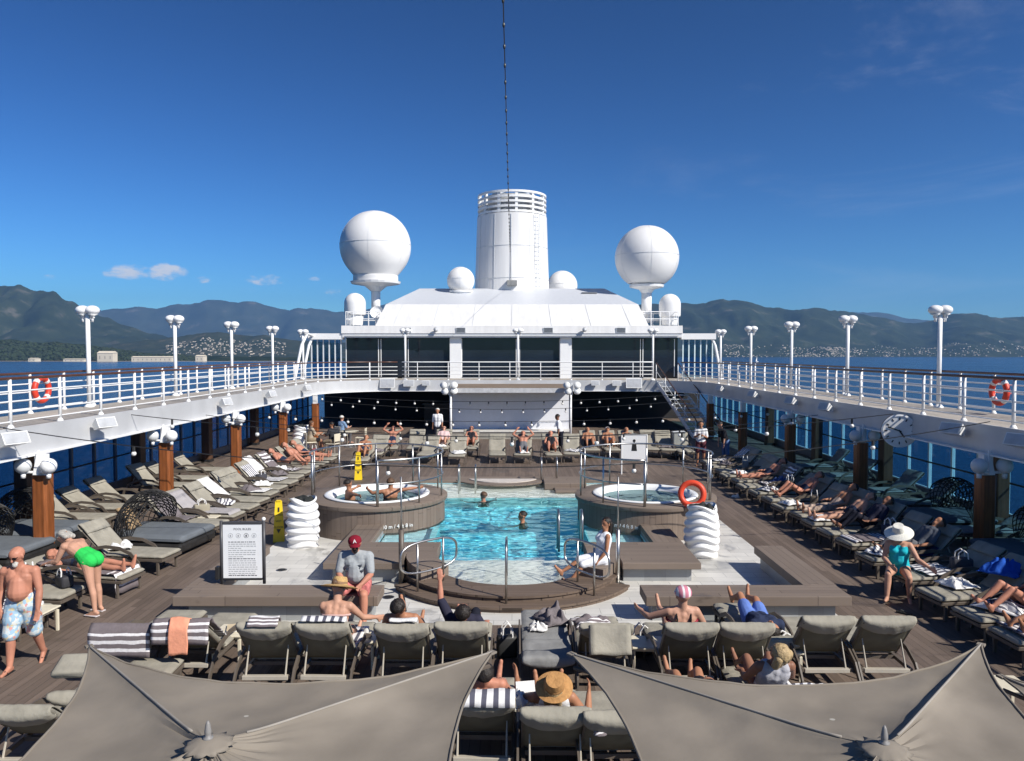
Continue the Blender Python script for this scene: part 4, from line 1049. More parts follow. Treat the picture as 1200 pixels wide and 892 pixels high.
for k in range(22):
    t = (k + .5) / 22; r = rb_ + (rt - rb_) * t + .12; c = Vector((r * math.cos(R(-48)), r * math.sin(R(-48)), .2 + (h1 - .2) * t)); dv = Vector((.15, .134, 0)); lad.tube([c - dv, c + dv], .016, 5)
lad.build('ladder', GREYW, f)
# signal wire with small lamps, up towards the forward mast
e = thing('signal_wire', 'dark wire of small lamps rising from the funnel out of the picture', 'wire', (0, 0, 0))
P0 = Vector((-.06, YF - 2.7, DP(597, 333, YF - 2.7).z)); P1 = DP(588, -60, 9.0)
line = [P0.lerp(P1, t / 30) for t in range(31)]
for i, q in enumerate(line): q.z -= .5 * math.sin(PI * i / 30) * .3
MB().tube(line, .009, 6).build('wire', BLACK, e)
for k in range(34):
    t = .42 + .57 * (k / 33); q = P0.lerp(P1, t); q.z -= .15 * math.sin(PI * t) + .05
    MB().ball(q, (.02, .02, .042), n=8, m=6).build('lamp_bulb', BLACK, e)

def radome(lab, u, v, rpx, vbase, wbase, Y, vp, kind, plat=True):
    c = DP(u, v, Y); s = FPX / Y; r = rpx / s; zb = DP(u, vbase, Y).z; zp = DP(u, vp, Y).z; wb = wbase / s / 2
    e = thing('radome', lab, 'radome', (c.x, c.y, zp), 0, 'white satellite domes around the funnel')
    hz_ = c.z - zp; k0 = zb - zp; prof = []
    a0 = math.asin(max(-.98, min(.98, (k0 + .25 - hz_) / r * .86)))
    if kind == 'big':
        prof = [(wb * .98, k0), (wb, k0 + .08), (wb, k0 + .35), (wb * .97, k0 + .37)]
        zc = hz_; a = -.62
        for i in range(24): aa = a + (PI / 2 - a) * i / 23; prof.append((max(.001, r * math.cos(aa)), zc + r * math.sin(aa)))
    elif kind == 'ball':
        prof = [(wb, k0), (wb, k0 + .12)]
        a = -.95
        for i in range(26): aa = a + (PI / 2 - a) * i / 25; prof.append((max(.001, r * math.cos(aa)), hz_ + r * math.sin(aa)))
    else:
        prof = [(r * .96, k0), (r, k0 + .1), (r, hz_)] + [(max(.001, r * math.cos(PI / 2 * i / 10)), hz_ + r * math.sin(PI / 2 * i / 10)) for i in range(1, 11)]
    dm = MB().lathe(prof, 48).build('dome', mat('radome_shell', (.77, .76, .74), .35, var=.03, scale=.6), e, 35)
    if kind != 'cap':
        for q in range(6):
            a = 2 * PI * q / 6 + .5; lo = -.55 if kind == 'big' else -.9
            MB().tube([((r * 1.003) * math.cos(p_) * math.cos(a), (r * 1.003) * math.cos(p_) * math.sin(a), hz_ + (r * 1.003) * math.sin(p_)) for p_ in [lo + (PI / 2 - .02 - lo) * i / 20 for i in range(21)]], .005, 4).build('panel_joint', GREYW, dm)
        rr = r * 1.003
        MB().tube([(rr * math.cos(2 * PI * i / 48), rr * math.sin(2 * PI * i / 48), hz_ + .1) for i in range(48)], .012, 6, True).build('seam', GREYW, dm)
    if plat:
        MB().lathe([(.2, k0 - .75), (wb * .5, k0 - .3), (wb * 1.08, k0 - .16), (wb * 1.12, k0 - .02)], 24).build('platform', WHITE, e)
        MB().lathe([(wb * .9, k0 - .03), (wb * .9, k0 + .03)], 24).build('gap_ring', BLACK, e)
        MB().tube([(0, 0, 0), (0, 0, k0 - .3)], .34 if kind == 'ball' else .3, 14).build('mast', WHITE, e, True)
    else: MB().lathe([(r * .7, 0), (r * .8, k0)], 20).build('plinth', WHITE, e)
radome('huge white satellite dome left of the funnel', 440, 289, 41, 330, 52, 50.5, 372, 'big')
radome('huge white satellite ball on a mast right of the funnel', 758, 302, 37, 334, 36, 50.5, 378, 'ball')
radome('small capsule shaped dome below the left satellite dome', 416, 356, 12.5, 369, 24, 49.2, 381, 'cap', False)
radome('small capsule shaped dome behind the right satellite ball', 785, 357, 12.5, 371, 24, 49.2, 381, 'cap', False)
radome('white dome half hidden behind the funnel at left', 540, 329, 16, 343, 28, 51, 349, 'ball', False)
radome('white dome half hidden behind the funnel at right', 659, 335, 17.5, 346, 28, 57, 352, 'ball', False)
for s, lab in ((-1, 'white guard rail around the roof platform below the left satellite dome'), (1, 'white guard rail around the roof platform below the right satellite ball')):
    e = thing('platform_guard_rail', lab, 'guard rail', (s * 9.6, 48.6, 6.03), 0, 'guard rails on the deck house roof')
    x0, x1 = -.75, 1.15
    if s > 0: x0, x1 = -1.5, .75
    pts = [(x0, -1.2), (x1, -1.2), (x1, 1.2), (x0, 1.2)]
    for (xa, ya), (xb, yb) in zip(pts, pts[1:] + pts[:1]):
        for k in range(4):
            MB().tube([(xa + (xb - xa) * k / 4, ya + (yb - ya) * k / 4, 0), (xa + (xb - xa) * k / 4, ya + (yb - ya) * k / 4, .9)], .025, 6).build('post', WHITE, e)
    for z in (.45, .9): MB().tube([(x, y, z) for x, y in pts], .025, 6, True).build('rail', WHITE, e)
e = thing('antenna_dish', 'small white open antenna beside the left satellite mast', 'antenna', (DP(442, 378, 49).x, 49, 6.03))
MB().lathe([(.12, 0), (.12, .6)], 12).build('pedestal', WHITE, e); MB().lathe([(.001, 0), (.3, .06), (.42, .18)], 20, T(0, 0, .9) @ RX(70) @ RZ(30), cap=False).build('dish', WHITE, e)
MB().tube([(0, 0, .6), (0, 0, .92)], .05).build('yoke', GREYW, e)

# ------------------------------------------------------------------ string lights
BULB = mat('string_bulb_glass', (.75, .74, .7), .15, var=.02); SOCK = mat('bulb_socket', (.03, .03, .03), .5)
def strand(lab, a, b_, sag, n, r=.085, drop=.1):
    e = thing('string_lights', lab, 'string lights', (0, 0, 0), 0, 'bulb strings hung across the pool well')
    a = Vector(a); b_ = Vector(b_)
    f_ = lambda t: a.lerp(b_, t) - Vector((0, 0, sag * 4 * t * (1 - t)))
    MB().tube([f_(i / 40) for i in range(41)], .011, 5).build('cable', BLACK, e)
    for k in range(n):
        p = f_((k + .5) / n)
        g = MB().ball((p.x, p.y, p.z - drop - r), r, n=10, m=8).build('bulb', BULB, e, True)
        MB().tube([(p.x, p.y, p.z), (p.x, p.y, p.z - drop - .02)], .03, 6).build('socket', SOCK, g)
strand('farthest string of bulbs, high across the front of the stage', DP(345, 462, 38.5), DP(800, 462, 38.5), .38, 21, .058)
strand('string of bulbs across the dark bar recess at middle height', DP(300, 484, 33), DP(915, 480, 33), .45, 20, .062)
strand('low string of bulbs in front of the stage wall', DP(376, 470, 36.2), DP(800, 470, 36.2), .4, 17, .05)
strand('nearest low string of bulbs across the hot tubs', (-XI, 20.5, 2.72), (XI, 20.5, 2.74), .62, 9, .058, .14)
strand('string of bulbs between the second columns', (-XI, 25.5, 2.3), (XI, 25.5, 2.3), .75, 11, .06, .1)
strand('short slack wire of bulbs at the near left and right fascia', (-XI, 15.4, 2.86), (XI, 16.4, 2.9), .9, 4, .05, .1)
# ------------------------------------------------------------------ people
SKIN = {
    'fair': mat('skin_fair', (.49, .27, .185), .5, var=.13, scale=5, spec=.22, bump=.08, bscale=50),
    'tan': mat('skin_tan', (.37, .175, .1), .48, var=.14, scale=5, spec=.25, bump=.08, bscale=50),
    'pink': mat('skin_pink', (.46, .205, .135), .5, var=.16, scale=5, spec=.22, bump=.08, bscale=50),
    'brown': mat('skin_brown', (.25, .12, .075), .45, var=.08, scale=5, spec=.25, bump=.08, bscale=50),
}
HAIR = {'grey': mat('hair_grey', (.38, .36, .32), .6, var=.3, scale=30, bump=.6, bscale=60), 'dark': mat('hair_dark', (.018, .013, .01), .5, var=.3, scale=30, bump=.6, bscale=60),
        'brown': mat('hair_brown', (.1, .055, .03), .55, var=.3, scale=30, bump=.6, bscale=60), 'blond': mat('hair_blond', (.4, .29, .15), .6, var=.25, scale=30, bump=.6, bscale=60),
        'white': mat('hair_white', (.6, .58, .53), .6, var=.2, scale=30, bump=.6, bscale=60)}
def fabric(name, col, var=.1, bump=.3): return mat(name, col, .9, var=var, scale=10, bump=bump, bscale=24, spec=.12)
STRAW = mat('straw_hat', (.5, .32, .13), .8, var=.18, scale=40, bump=.5, bscale=80)
SHADES = mat('dark_lenses', (.012, .012, .014), .1, var=0)

def unit(v): v = Vector(v); return v.normalized()

def skeleton(P, lean=0, legs=((0, 0), (0, 0)), arms=None, splay=(.06, .06), head=(0, 0), s=1.0, wide=1.0, feet=None, roll=0, legx=(0, 0)):
    """joints of a figure facing +Y; lean/legs in degrees, legs=((thigh,shin) right, left), arms=((upper,fore) right, left) as directions"""
    J = {}; P = Vector(P); a = R(lean)
    u = Vector((math.sin(R(roll)), math.sin(a) * math.cos(R(roll)), math.cos(a) * math.cos(R(roll)))).normalized(); f = Vector((0, math.cos(a), -math.sin(a))); x = f.cross(u).normalized()
    f = u.cross(x).normalized()
    J['u'], J['f'], J['x'] = u, f, x
    J['pel'] = P; J['waist'] = P + u * .2 * s; J['chest'] = P + u * .38 * s; J['neck'] = P + u * .52 * s
    hp, hy = R(head[0]), R(head[1])
    Rm = Matrix.Rotation(hy, 3, u) @ Matrix.Rotation(hp, 3, x)
    hu = Rm @ u; hf = Rm @ f
    J['hu'], J['hf'], J['hx'] = hu, hf, hf.cross(hu)
    J['head'] = J['neck'] + (u * .06 + hu * .115) * s
    for i, k in enumerate('RL'):
        g = 1 if k == 'R' else -1
        J['sh' + k] = P + u * .475 * s + x * g * .175 * s * wide
        J['hip' + k] = P + x * g * .09 * s
        th, shn = R(legs[i][0]), R(legs[i][1]); sp = splay[i] * g
        J['kn' + k] = J['hip' + k] + unit((sp, math.sin(th), -math.cos(th))) * .44 * s
        J['an' + k] = J['kn' + k] + unit((legx[i] * g + sp * .2, math.sin(shn), -math.cos(shn))) * .42 * s
        fd = feet[i] if feet and feet[i] is not None else (.15 * g, math.cos(shn), math.sin(shn))
        J['toe' + k] = J['an' + k] + unit(fd) * .17 * s + Vector((0, 0, 0))
        J['heel' + k] = J['an' + k] - unit(fd) * .045 * s
        J['sole' + k] = unit((0, math.sin(shn), -math.cos(shn)))
        up, fo = arms[i] if arms else ((g * .15, 0, -1), (g * .05, .1, -1))
        J['el' + k] = J['sh' + k] + unit(up) * .29 * s
        J['wr' + k] = J['el' + k] + unit(fo) * .25 * s
        J['hd' + k] = unit(fo)
    return J

def body_parts(J, s=1.0, k=1.0, belly=0.0, bust=0.0, hips=1.0, hands=True):
    """list of (part, p0, r0, p1, r1)"""
    c = []
    u, f, x = J['u'], J['f'], J['x']
    A = lambda part, p0, r0, p1, r1: c.append((part, Vector(p0), r0 * s, Vector(p1), r1 * s))
    for g in (-1, 1):
        A('pelvis', J['pel'] + x * g * .055 * s * hips, .115 * k * hips, J['waist'] + x * g * .05 * s, .098 * k)
        A('torso', J['waist'] + x * g * .05 * s, .098 * k, J['chest'] + x * g * .075 * s, .108 * k)
        A('torso', J['chest'] + x * g * .075 * s, .108 * k, J['neck'] + x * g * .09 * s - u * .07 * s, .08 * k)
        A('butt', J['pel'] + x * g * .066 * s - f * .032 * s, .098 * k * hips, J['pel'] + x * g * .066 * s - f * .034 * s - u * .05 * s, .092 * k * hips)
        if bust: A('bust', J['chest'] + x * g * .075 * s + f * .075 * s, bust, J['chest'] + x * g * .075 * s + f * .06 * s + u * .06 * s, bust * .7)
    if belly: A('torso', J['waist'] + f * belly * s, .13 * k, J['waist'] + f * belly * .8 * s + u * .12 * s, .11 * k)
    A('torso', J['chest'] - f * .01 * s, .108 * k, J['neck'] - u * .1 * s - f * .01 * s, .085 * k)
    for g in (-1, 1): A('shoulder', J['neck'] - u * .02 * s + x * g * .03 * s, .055 * k, J['sh' + ('R' if g > 0 else 'L')] - x * g * .03 * s, .055 * k)
    A('shoulder', J['shR'] - u * .01 * s, .06 * k, J['shL'] - u * .01 * s, .06 * k)
    A('neck', J['neck'] - u * .04 * s, .062 * k, J['head'] - J['hu'] * .05 * s, .055)
    h, hu, hf, hx = J['head'], J['hu'], J['hf'], J['hx']
    A('head', h + hu * .035 * s - hf * .018 * s, .092, h + hu * .03 * s + hf * .012 * s, .09)
    A('head', h - hu * .045 * s + hf * .02 * s, .074, h - hu * .075 * s + hf * .05 * s, .045)
    A('head', h + hf * .085 * s + hu * .005 * s, .012, h + hf * .105 * s - hu * .03 * s, .016)
    A('head', h + hf * .08 * s - hu * .062 * s + hx * .018 * s, .013, h + hf * .08 * s - hu * .062 * s - hx * .018 * s, .013)
    A('head', h + hf * .08 * s + hu * .035 * s + hx * .035 * s, .014, h + hf * .08 * s + hu * .035 * s - hx * .035 * s, .014)
    for g in (-1, 1): A('head', h + hx * g * .088 * s + hu * .015 * s, .018, h + hx * g * .088 * s - hu * .022 * s, .014)
    for i, q in enumerate('RL'):
        sh, el, wr, hp, kn, an = (J[n + q] for n in ('sh', 'el', 'wr', 'hip', 'kn', 'an'))
        A('upper_arm' + q, sh, .056 * k, sh.lerp(el, .5), .05 * k); A('upper_arm' + q, sh.lerp(el, .5), .05 * k, el, .039 * k)
        A('fore_arm', el, .04 * k, el.lerp(wr, .35), .042 * k); A('fore_arm', el.lerp(wr, .35), .042 * k, wr, .027 * k)
        A('thigh' + q, hp, .098 * k * hips, hp.lerp(kn, .5), .079 * k); A('thigh' + q, hp.lerp(kn, .5), .079 * k, kn, .055 * k)
        cd = (an - kn).normalized(); back = -(J['toe' + q] - an).normalized()
        A('shin', kn, .054 * k, kn.lerp(an, .3) + back * .014 * s, .056 * k); A('shin', kn.lerp(an, .3) + back * .014 * s, .056 * k, an, .034 * k)
        A('foot', an, .036, J['heel' + q] + J['sole' + q] * .03 * s, .032); A('foot', J['heel' + q] + J['sole' + q] * .035 * s, .03, J['toe' + q] + J['sole' + q] * .045 * s, .026)
        A('foot', an, .034, J['toe' + q] + J['sole' + q] * .04 * s - (J['toe' + q] - an) * .3, .03)
        if hands:
            d = J['hd' + q]; g = 1 if q == 'R' else -1
            sd = d.cross(J['f']); 
            if sd.length < .3: sd = d.cross(Vector((g, 0, .2)))
            sd.normalize(); n = d.cross(sd)
            for t in (-.022, 0, .022): A('hand', wr + d * .015 * s + sd * t * .7 * s, .021, wr + d * .085 * s + sd * t * s, .016)
            for t, ln in ((-.033, .052), (-.011, .072), (.011, .078), (.033, .066)):
                b0 = wr + d * .09 * s + sd * t * s; b1 = b0 + (d * .95 + n * .25 * g) * ln * .55 * s; b2 = b1 + (d * .75 + n * .6 * g) * ln * .45 * s
                A('hand', b0, .0105, b1, .0095); A('hand', b1, .0095, b2, .008)
            tb = wr + d * .03 * s - sd * .026 * s; t1_ = tb + (d * .6 - sd * .75) * .042 * s
            A('hand', tb, .014, t1_, .0115); A('hand', t1_, .0115, t1_ + (d * .95 - sd * .15) * .03 * s, .009)
    return c

def solid(parts, name, m, voxel, inflate=0.0, smooth=3):
    mb = MB()
    for (_, p0, r0, p1, r1) in parts: mb.capsule(p0, r0 + inflate, p1, r1 + inflate, 12)
    return remeshed(mb, name, m, voxel, smooth)

def attach(me, name, parent):
    o = bpy.data.objects.new(name, me); COL.objects.link(o); o.parent = parent; return o

def frame(J, off=(0, 0, 0), s=1.0):
    M = Matrix((J['hx'], J['hf'], J['hu'])).transposed().to_4x4(); M.translation = J['head'] + (J['hx'] * off[0] + J['hf'] * off[1] + J['hu'] * off[2]) * s
    return M

def cut(parts, name, frac):
    """keep only the first part of a limb's capsules"""
    out = []; seg = [p for p in parts if p[0] == name]
    tot = sum((p[3] - p[1]).length for p in seg); run = 0
    for (nm, p0, r0, p1, r1) in seg:
        l = (p1 - p0).length
        if run >= frac * tot: break
        t = min(1, (frac * tot - run) / max(l, 1e-6)); out.append((nm, p0, r0, p0.lerp(p1, t), r0 + (r1 - r0) * t)); run += l
    return out

def person(label, loc, rz, J, skin='tan', wear=(), hair='brown', style='short', voxel=.0125, s=1.0, k=1.0, belly=0, bust=0, hips=1.0, group=None, face=True, only=None, hands=True):
    e = thing('person', label, 'person', loc, rz, group)
    B = body_parts(J, s, k, belly, bust, hips, hands)
    if only: B = [p for p in B if p[0] in only]
    attach(solid(B, 'body', SKIN[skin], voxel, 0, 5), 'body', e)
    by = lambda *n: [p for p in B if p[0] in n]
    for wname, kind, m, *opt in wear:
        if kind == 'trunks': seg = by('pelvis', 'butt') + cut(B, 'thighR', opt[0]) + cut(B, 'thighL', opt[0]); seg = [(a, p0, r0, (p0.lerp(p1, .55) if a == 'pelvis' else p1), r1) for (a, p0, r0, p1, r1) in seg]; inf = .02
        elif kind == 'trousers': seg = by('pelvis', 'butt', 'thighR', 'thighL', 'shin'); inf = .016
        elif kind == 'shirt': seg = by('torso', 'shoulder', 'pelvis', 'bust') + cut(B, 'upper_armR', opt[0]) + cut(B, 'upper_armL', opt[0]); inf = .018
        elif kind == 'vest': seg = by('torso', 'pelvis', 'bust'); inf = .012
        elif kind == 'suit': seg = by('torso', 'pelvis', 'butt', 'bust'); seg = [(a, p0, r0, (p0.lerp(p1, .75) if r1 < .09 * s else p1), r1) for (a, p0, r0, p1, r1) in seg]; inf = .008
        elif kind == 'low_suit':
            seg = by('pelvis', 'butt'); inf = .012
        elif kind == 'bra':
            c0 = J['chest'] - J['u'] * .02 * s
            MB().tube([c0 + (J['x'] * math.cos(t) * .187 + J['f'] * (math.sin(t) * .113)) * k * s for t in [2 * PI * q / 32 for q in range(32)]], .015, 6, True).build(wname, m, e, True); continue
        elif kind == 'dress': seg = by('torso', 'pelvis', 'butt', 'bust', 'thighR', 'thighL'); inf = .03
        elif kind == 'shoes': seg = by('foot'); inf = .012
        attach(solid(seg, wname, m, max(voxel, .012), inf * s, 2), wname, e)
    if face and voxel <= .011:
        for g in (-1, 1): MB().ball(J['head'] + (J['hx'] * g * .032 + J['hf'] * .083 + J['hu'] * .014) * s, .011 * s, n=8, m=6).build('eye', SHADES, e, True)
    if style in ('short', 'long', 'bun', 'bob'):
        h = MB(); F = frame(J, s=s)
        def hairfn(a, c):
            t = 2 * PI * a; ph = c * PI * (.52 if style == 'short' else .6)
            front = max(0, math.cos(t - PI / 2)); ph *= 1 - .42 * front
            r = .1 + .012 * mnoise.noise(Vector((math.cos(t) * 6, math.sin(t) * 6, c * 7)))
            return (r * 1.0 * math.sin(ph) * math.cos(t) * s, (r * 1.1 * math.sin(ph) * math.sin(t) - .012) * s, (.032 + r * math.cos(ph)) * s)
        h.grid(hairfn, 24, 10, F, thick=-.012)
        if style == 'long':
            for q in (-.05, 0, .05): h.capsule(F @ Vector((q * s, -.075 * s, .0)), .05 * s, F @ Vector((q * 1.1 * s, -.1 * s, -.24 * s)), .035 * s)
        if style == 'bob':
            for q in (-.075, -.03, .03, .075): h.capsule(F @ Vector((q * s, -.055 * s, .02)), .05 * s, F @ Vector((q * 1.1 * s, -.06 * s, -.09 * s)), .045 * s)
        if style == 'bun': h.ball(F @ Vector((0, -.115 * s, .06 * s)), .045 * s)
        h.build('hair', HAIR[hair], e, True)
    return e, J

def brim_hat(e, J, m, rb=.19, s=1.0, tilt=0, band=None, crown=.1, droop=.03):
    M = frame(J, (0, -.005, .055), s) @ RX(tilt)
    pr = [(.098, 0), (.1, crown * .55), (.082, crown), (.03, crown * 1.02), (.001, crown * .96)]
    wob = lambda t, z: 0
    MB().lathe([(rb * s, -droop), (rb * .7 * s, -.008), (.1 * s, .002)] + [(r * s, z * s) for r, z in pr[1:]] + [(.09 * s, crown * .5), (.1 * s, -.006), (rb * .7 * s, -.014), (rb * s, -droop - .006)], 32, M, cap=False,
               wob=lambda t, z: (.012 * math.sin(2 * t + 1) if z < .002 else 0)).build('hat', m, e, 50)
    if band: MB().lathe([(.1015 * s, .004), (.1035 * s, .035), (.1 * s, .036), (.098 * s, .004)], 28, M, cap=False).build('hat_band', band, e)

def ball_cap(e, J, m, s=1.0):
    M = frame(J, (0, 0, .03), s)
    mb = MB(); mb.lathe([(.104 * s, 0), (.105 * s, .03), (.092 * s, .07), (.055 * s, .098), (.001, .106)], 28, M, cap=False)
    c = mb.build('cap', m, e, True)
    MB().grid(lambda a, b_: ((a - .5) * .17 * s * (1 - .25 * b_ * b_), (.085 + .1 * b_ * math.sqrt(max(0, 1 - (2 * a - 1) ** 2 * .7))) * s, (.012 - .12 * (a - .5) ** 2 * 4 * .25 - .018 * b_) * s), 14, 6, M, thick=.006).build('visor', m, c, True)
    return c

def shades(e, J, s=1.0):
    M = frame(J, (0, .09, .014), s); mb = MB()
    for g in (-1, 1): mb.rbox(g * .036 - .03, g * .036 + .03, -.008, .008, -.02, .02, .006, M); mb.box(g * .07 - .003, g * .07 + .003, -.09, 0, .005, .013, M)
    mb.box(-.012, .012, -.004, .004, .004, .01, M); mb.build('sunglasses', SHADES, e)
# ------------------------------------------------------------------ sun loungers
LW = .66
def make_lounger(beta, cush=None, pillow=True, kind='taupe'):
    cush = cush or CUSH
    e = thing('sun_lounger', 'x', 'sun lounger', (0, 0, 0), 0, 'sun loungers around the pool deck')
    zb = .32
    mb = MB()
    for s in (-1, 1): mb.rbox(s * (LW / 2 - .02) - .02, s * (LW / 2 - .02) + .02, -.62, 1.12, zb - .05, zb, .006)
    mb.box(-LW / 2 + .04, LW / 2 - .04, 1.08, 1.12, zb - .05, zb - .002); mb.box(-LW / 2 + .04, LW / 2 - .04, -.18, -.14, zb - .05, zb - .002)
    for k in range(7): mb.box(-LW / 2 + .04, LW / 2 - .04, .02 + k * .15, .1 + k * .15, zb - .03, zb - .006)
    mb.build('frame', FRAME, e)
    MB().rbox(-LW / 2 + .04, LW / 2 - .04, -.63, -.57, zb - .06, zb - .005, .006).build('rear_bar', FRAME_L, e)
    for s in (-1, 1):
        MB().rbox(s * (LW / 2 - .03) - .022, s * (LW / 2 - .03) + .022, .98, 1.03, 0, zb - .051, .005).build('leg', FRAME, e)
        x = s * (LW / 2 + .035)
        pts = [(x, -.8, .0), (x, -.74, .2), (x, -.6, .38), (x, -.38, .49), (x, -.08, .54), (x, .22, .52), (x, .46, .42), (x, .62, .25), (x, .7, 0)]
        MB().tube(pts, .04, 4, flat=(.045, .016)).build('armrest', FRAME, e)
    MB().pad(LW, 1.25, .075, T(0, -.14, zb + .004)).build('seat_cushion', cush, e, 60)
    Mb = T(0, -.14, zb + .03) @ RX(180 - beta) @ RY(180)      # backrest: local y runs up the back, z its front
    L0 = .8
    bk = MB().pad(LW, L0, .07, Mb @ T(0, 0, -.005), sag=.035).build('backrest_cushion', cush, e, 60)
    # sling behind the backrest, hanging in a curve
    MB().grid(lambda a, c: (LW * .485 * (2 * a - 1), .06 + (L0 - .07) * c, -.02 - .05 * (1 - (2 * a - 1) ** 2) * math.sin(PI * c) * 1.0), 12, 10, Mb, thick=.008).build('backrest_sling', SLING, e, True)
    mb = MB()
    for s in (-1, 1): mb.tube([(s * (LW / 2 - .012), .02, -.02), (s * (LW / 2 - .012), L0 - .02, -.02)], .014, 6, M=Mb)
    mb.tube([(-LW / 2 + .012, L0 - .02, -.02), (LW / 2 - .012, L0 - .02, -.02)], .014, 6, M=Mb); mb.build('backrest_frame', FRAME, e)
    if pillow:
        prof = [(-.25, .062), (-.13, .072), (-.03, .068), (.006, .05), (.014, .02), (.01, -.008), (-.012, -.022), (-.06, -.03), (-.1, -.03), (-.115, -.026), (-.1, -.018)]
        def flap(a, c):
            i = min(int(c * 10), 9); t = c * 10 - i; y = prof[i][0] + (prof[i + 1][0] - prof[i][0]) * t; z = prof[i][1] + (prof[i + 1][1] - prof[i][1]) * t
            q = 1 - (2 * a - 1) ** 2; w_ = min(1, max(0, (c - .55) / .3)); ed = 1 - .45 * max(0, abs(2 * a - 1) - .86) / .14
            n = mnoise.noise(Vector((a * 9, c * 4, beta)))
            w2 = min(1, max(0, (c - .38) / .2)); return ((2 * a - 1) * (LW / 2 + .012), L0 + y - .075 * q * w_ + .006 * n, .02 + (z - .02) * ed - .055 * q * w2 + .008 * n)
        MB().grid(flap, 24, 30, Mb, thick=-.012).build('headrest', cush, e, True)
    if beta > 14:
        a = Mb @ Vector((0, L0 * .52, -.04)); b_ = Vector((0, -.6, zb - .03))
        if a.y < b_.y + .02: b_.y = a.y - .02
        w_ = LW / 2 - .08
        MB().tube([(-w_, b_.y, b_.z), (-w_, a.y, a.z), (w_, a.y, a.z), (w_, b_.y, b_.z)], .013, 6).build('back_brace', FRAME_L, e)
    return e
PROTO = {}
def lounger(label, loc, rz, beta=45, kind='taupe', pillow=True):
    key = (beta, kind, pillow)
    if key not in PROTO:
        e = make_lounger(beta, CUSH if kind == 'taupe' else CUSH_G, pillow); PROTO[key] = e
    else: e = copy_tree(PROTO[key])
    place(e, loc, rz); e['label'] = label
    return e
def lform(beta, d, x, off=.04):
    """point on the upper surface of a lounger: d metres from the hinge (negative = up the back)"""
    if d >= 0: return Vector((x, -.14 + d, .405 + off))
    b_ = R(beta); return Vector((x, -.14 + d * math.cos(b_) - (-(math.sin(b_))) * -off * 0 + 0, .40 - d * math.sin(b_))) + Vector((0, math.sin(b_), math.cos(b_))) * (off + .02)
def towel(label, loc, rz, beta, d0, d1, x0, x1, m, seedv=0, hang=0.0, crumple=.012, name='towel', group='towels on the sun loungers', cat='towel', over=0.0):
    """cloth lying on a lounger from d0 to d1 (hinge distance); hang = part past the foot end drops, over = part past the top folds down behind"""
    Lb = .8
    def fn(u, v):
        d = d0 + (d1 - d0) * v; x = x0 + (x1 - x0) * u
        if d > 1.12 and hang: p = lform(beta, 1.12, x); q = d - 1.12; p.y += .02 + .01 * math.sin(q * 20); p.z -= q; return p
        if d < -Lb - .02 and over:
            p = lform(beta, -Lb - .02, x, .05); q = -Lb - .02 - d; b_ = R(beta); p += Vector((0, -math.sin(b_), -math.cos(b_))) * min(q, .14) + Vector((0, 0, -1)) * max(0, q - .14) + Vector((0, -.02, 0)); return p
        return lform(beta, d, x, .045 if d > -.72 or not over else .06)
    o = cloth(name, fn, 16, 26, m, thick=.014, seedv=seedv, crumple=crumple)
    place(o, loc, rz); return tag(o, label, cat, group)
def heap(label, loc, rz, w_, l, h, m, seedv, name='towel', cat='towel', group='towels on the sun loungers'):
    """a crumpled cloth dropped in a heap"""
    def fn(u, v):
        x = (u - .5) * w_; y = (v - .5) * l; e_ = max(0, 1 - (2 * u - 1) ** 4) * max(0, 1 - (2 * v - 1) ** 4)
        n = mnoise.noise(Vector((u * 3.2 + seedv, v * 3.1, seedv * 2.2))) + .6 * mnoise.noise(Vector((u * 7 + seedv, v * 7, 1.3)))
        return (x + .05 * mnoise.noise(Vector((u * 4, v * 4, seedv))), y + .05 * mnoise.noise(Vector((v * 4, u * 4, seedv + 5))), .012 + h * e_ * (.55 + .75 * n) if e_ * (.55 + .75 * n) > 0 else .012)
    o = cloth(name, fn, 22, 22, m, thick=.01, seedv=seedv, crumple=.006)
    place(o, loc, rz); return tag(o, label, cat, group)

FB = 50
def front(u, v, z=.96, beta=FB):
    p = G(u, v + 5, z); return Vector((p.x, p.y + .14 + .8 * math.cos(R(beta)), 0))
# near row: backs to the camera, feet to the pool
FR = {}
frow = [(142, 736, 30, 'taupe lounger under the wide grey striped towel at the left end of the near row'), (213, 730, 38, 'taupe lounger with a striped towel and a salmon garment over its back'), (308, 728, FB, 'taupe lounger with a folded striped towel on its top, right of the salmon garment'), (379, 728, FB, 'taupe lounger that the woman in the wide straw hat sits on'),
        (470, 730, FB, 'taupe lounger of the dark haired man with raised sandal'), (541, 728, FB, 'taupe lounger of the person with dark trousers and a raised hand'), (713, 730, 42, 'taupe lounger with a square beige pillow hung over its back'), (811, 729, FB, 'taupe lounger of the woman in the pink cap'),
        (878, 729, FB, 'empty taupe lounger right of the pink capped woman'), (972, 721, FB, 'taupe lounger second from the right end of the near row'), (1044, 721, FB, 'taupe lounger at the right end of the near row')]
for u, v, b_, lab in frow:
    z = .33 + .8 * math.sin(R(b_)) + .03; p = front(u, v, z, b_); FR[u] = p
    lounger(lab, p, R(random.uniform(-2, 2)), b_)
p0 = G(643, 777, .4); FLAT = Vector((p0.x, p0.y + .95, 0)); lounger('flat reclined grey lounger with a beige head pillow in the near row', FLAT, 0, 4, 'grey')
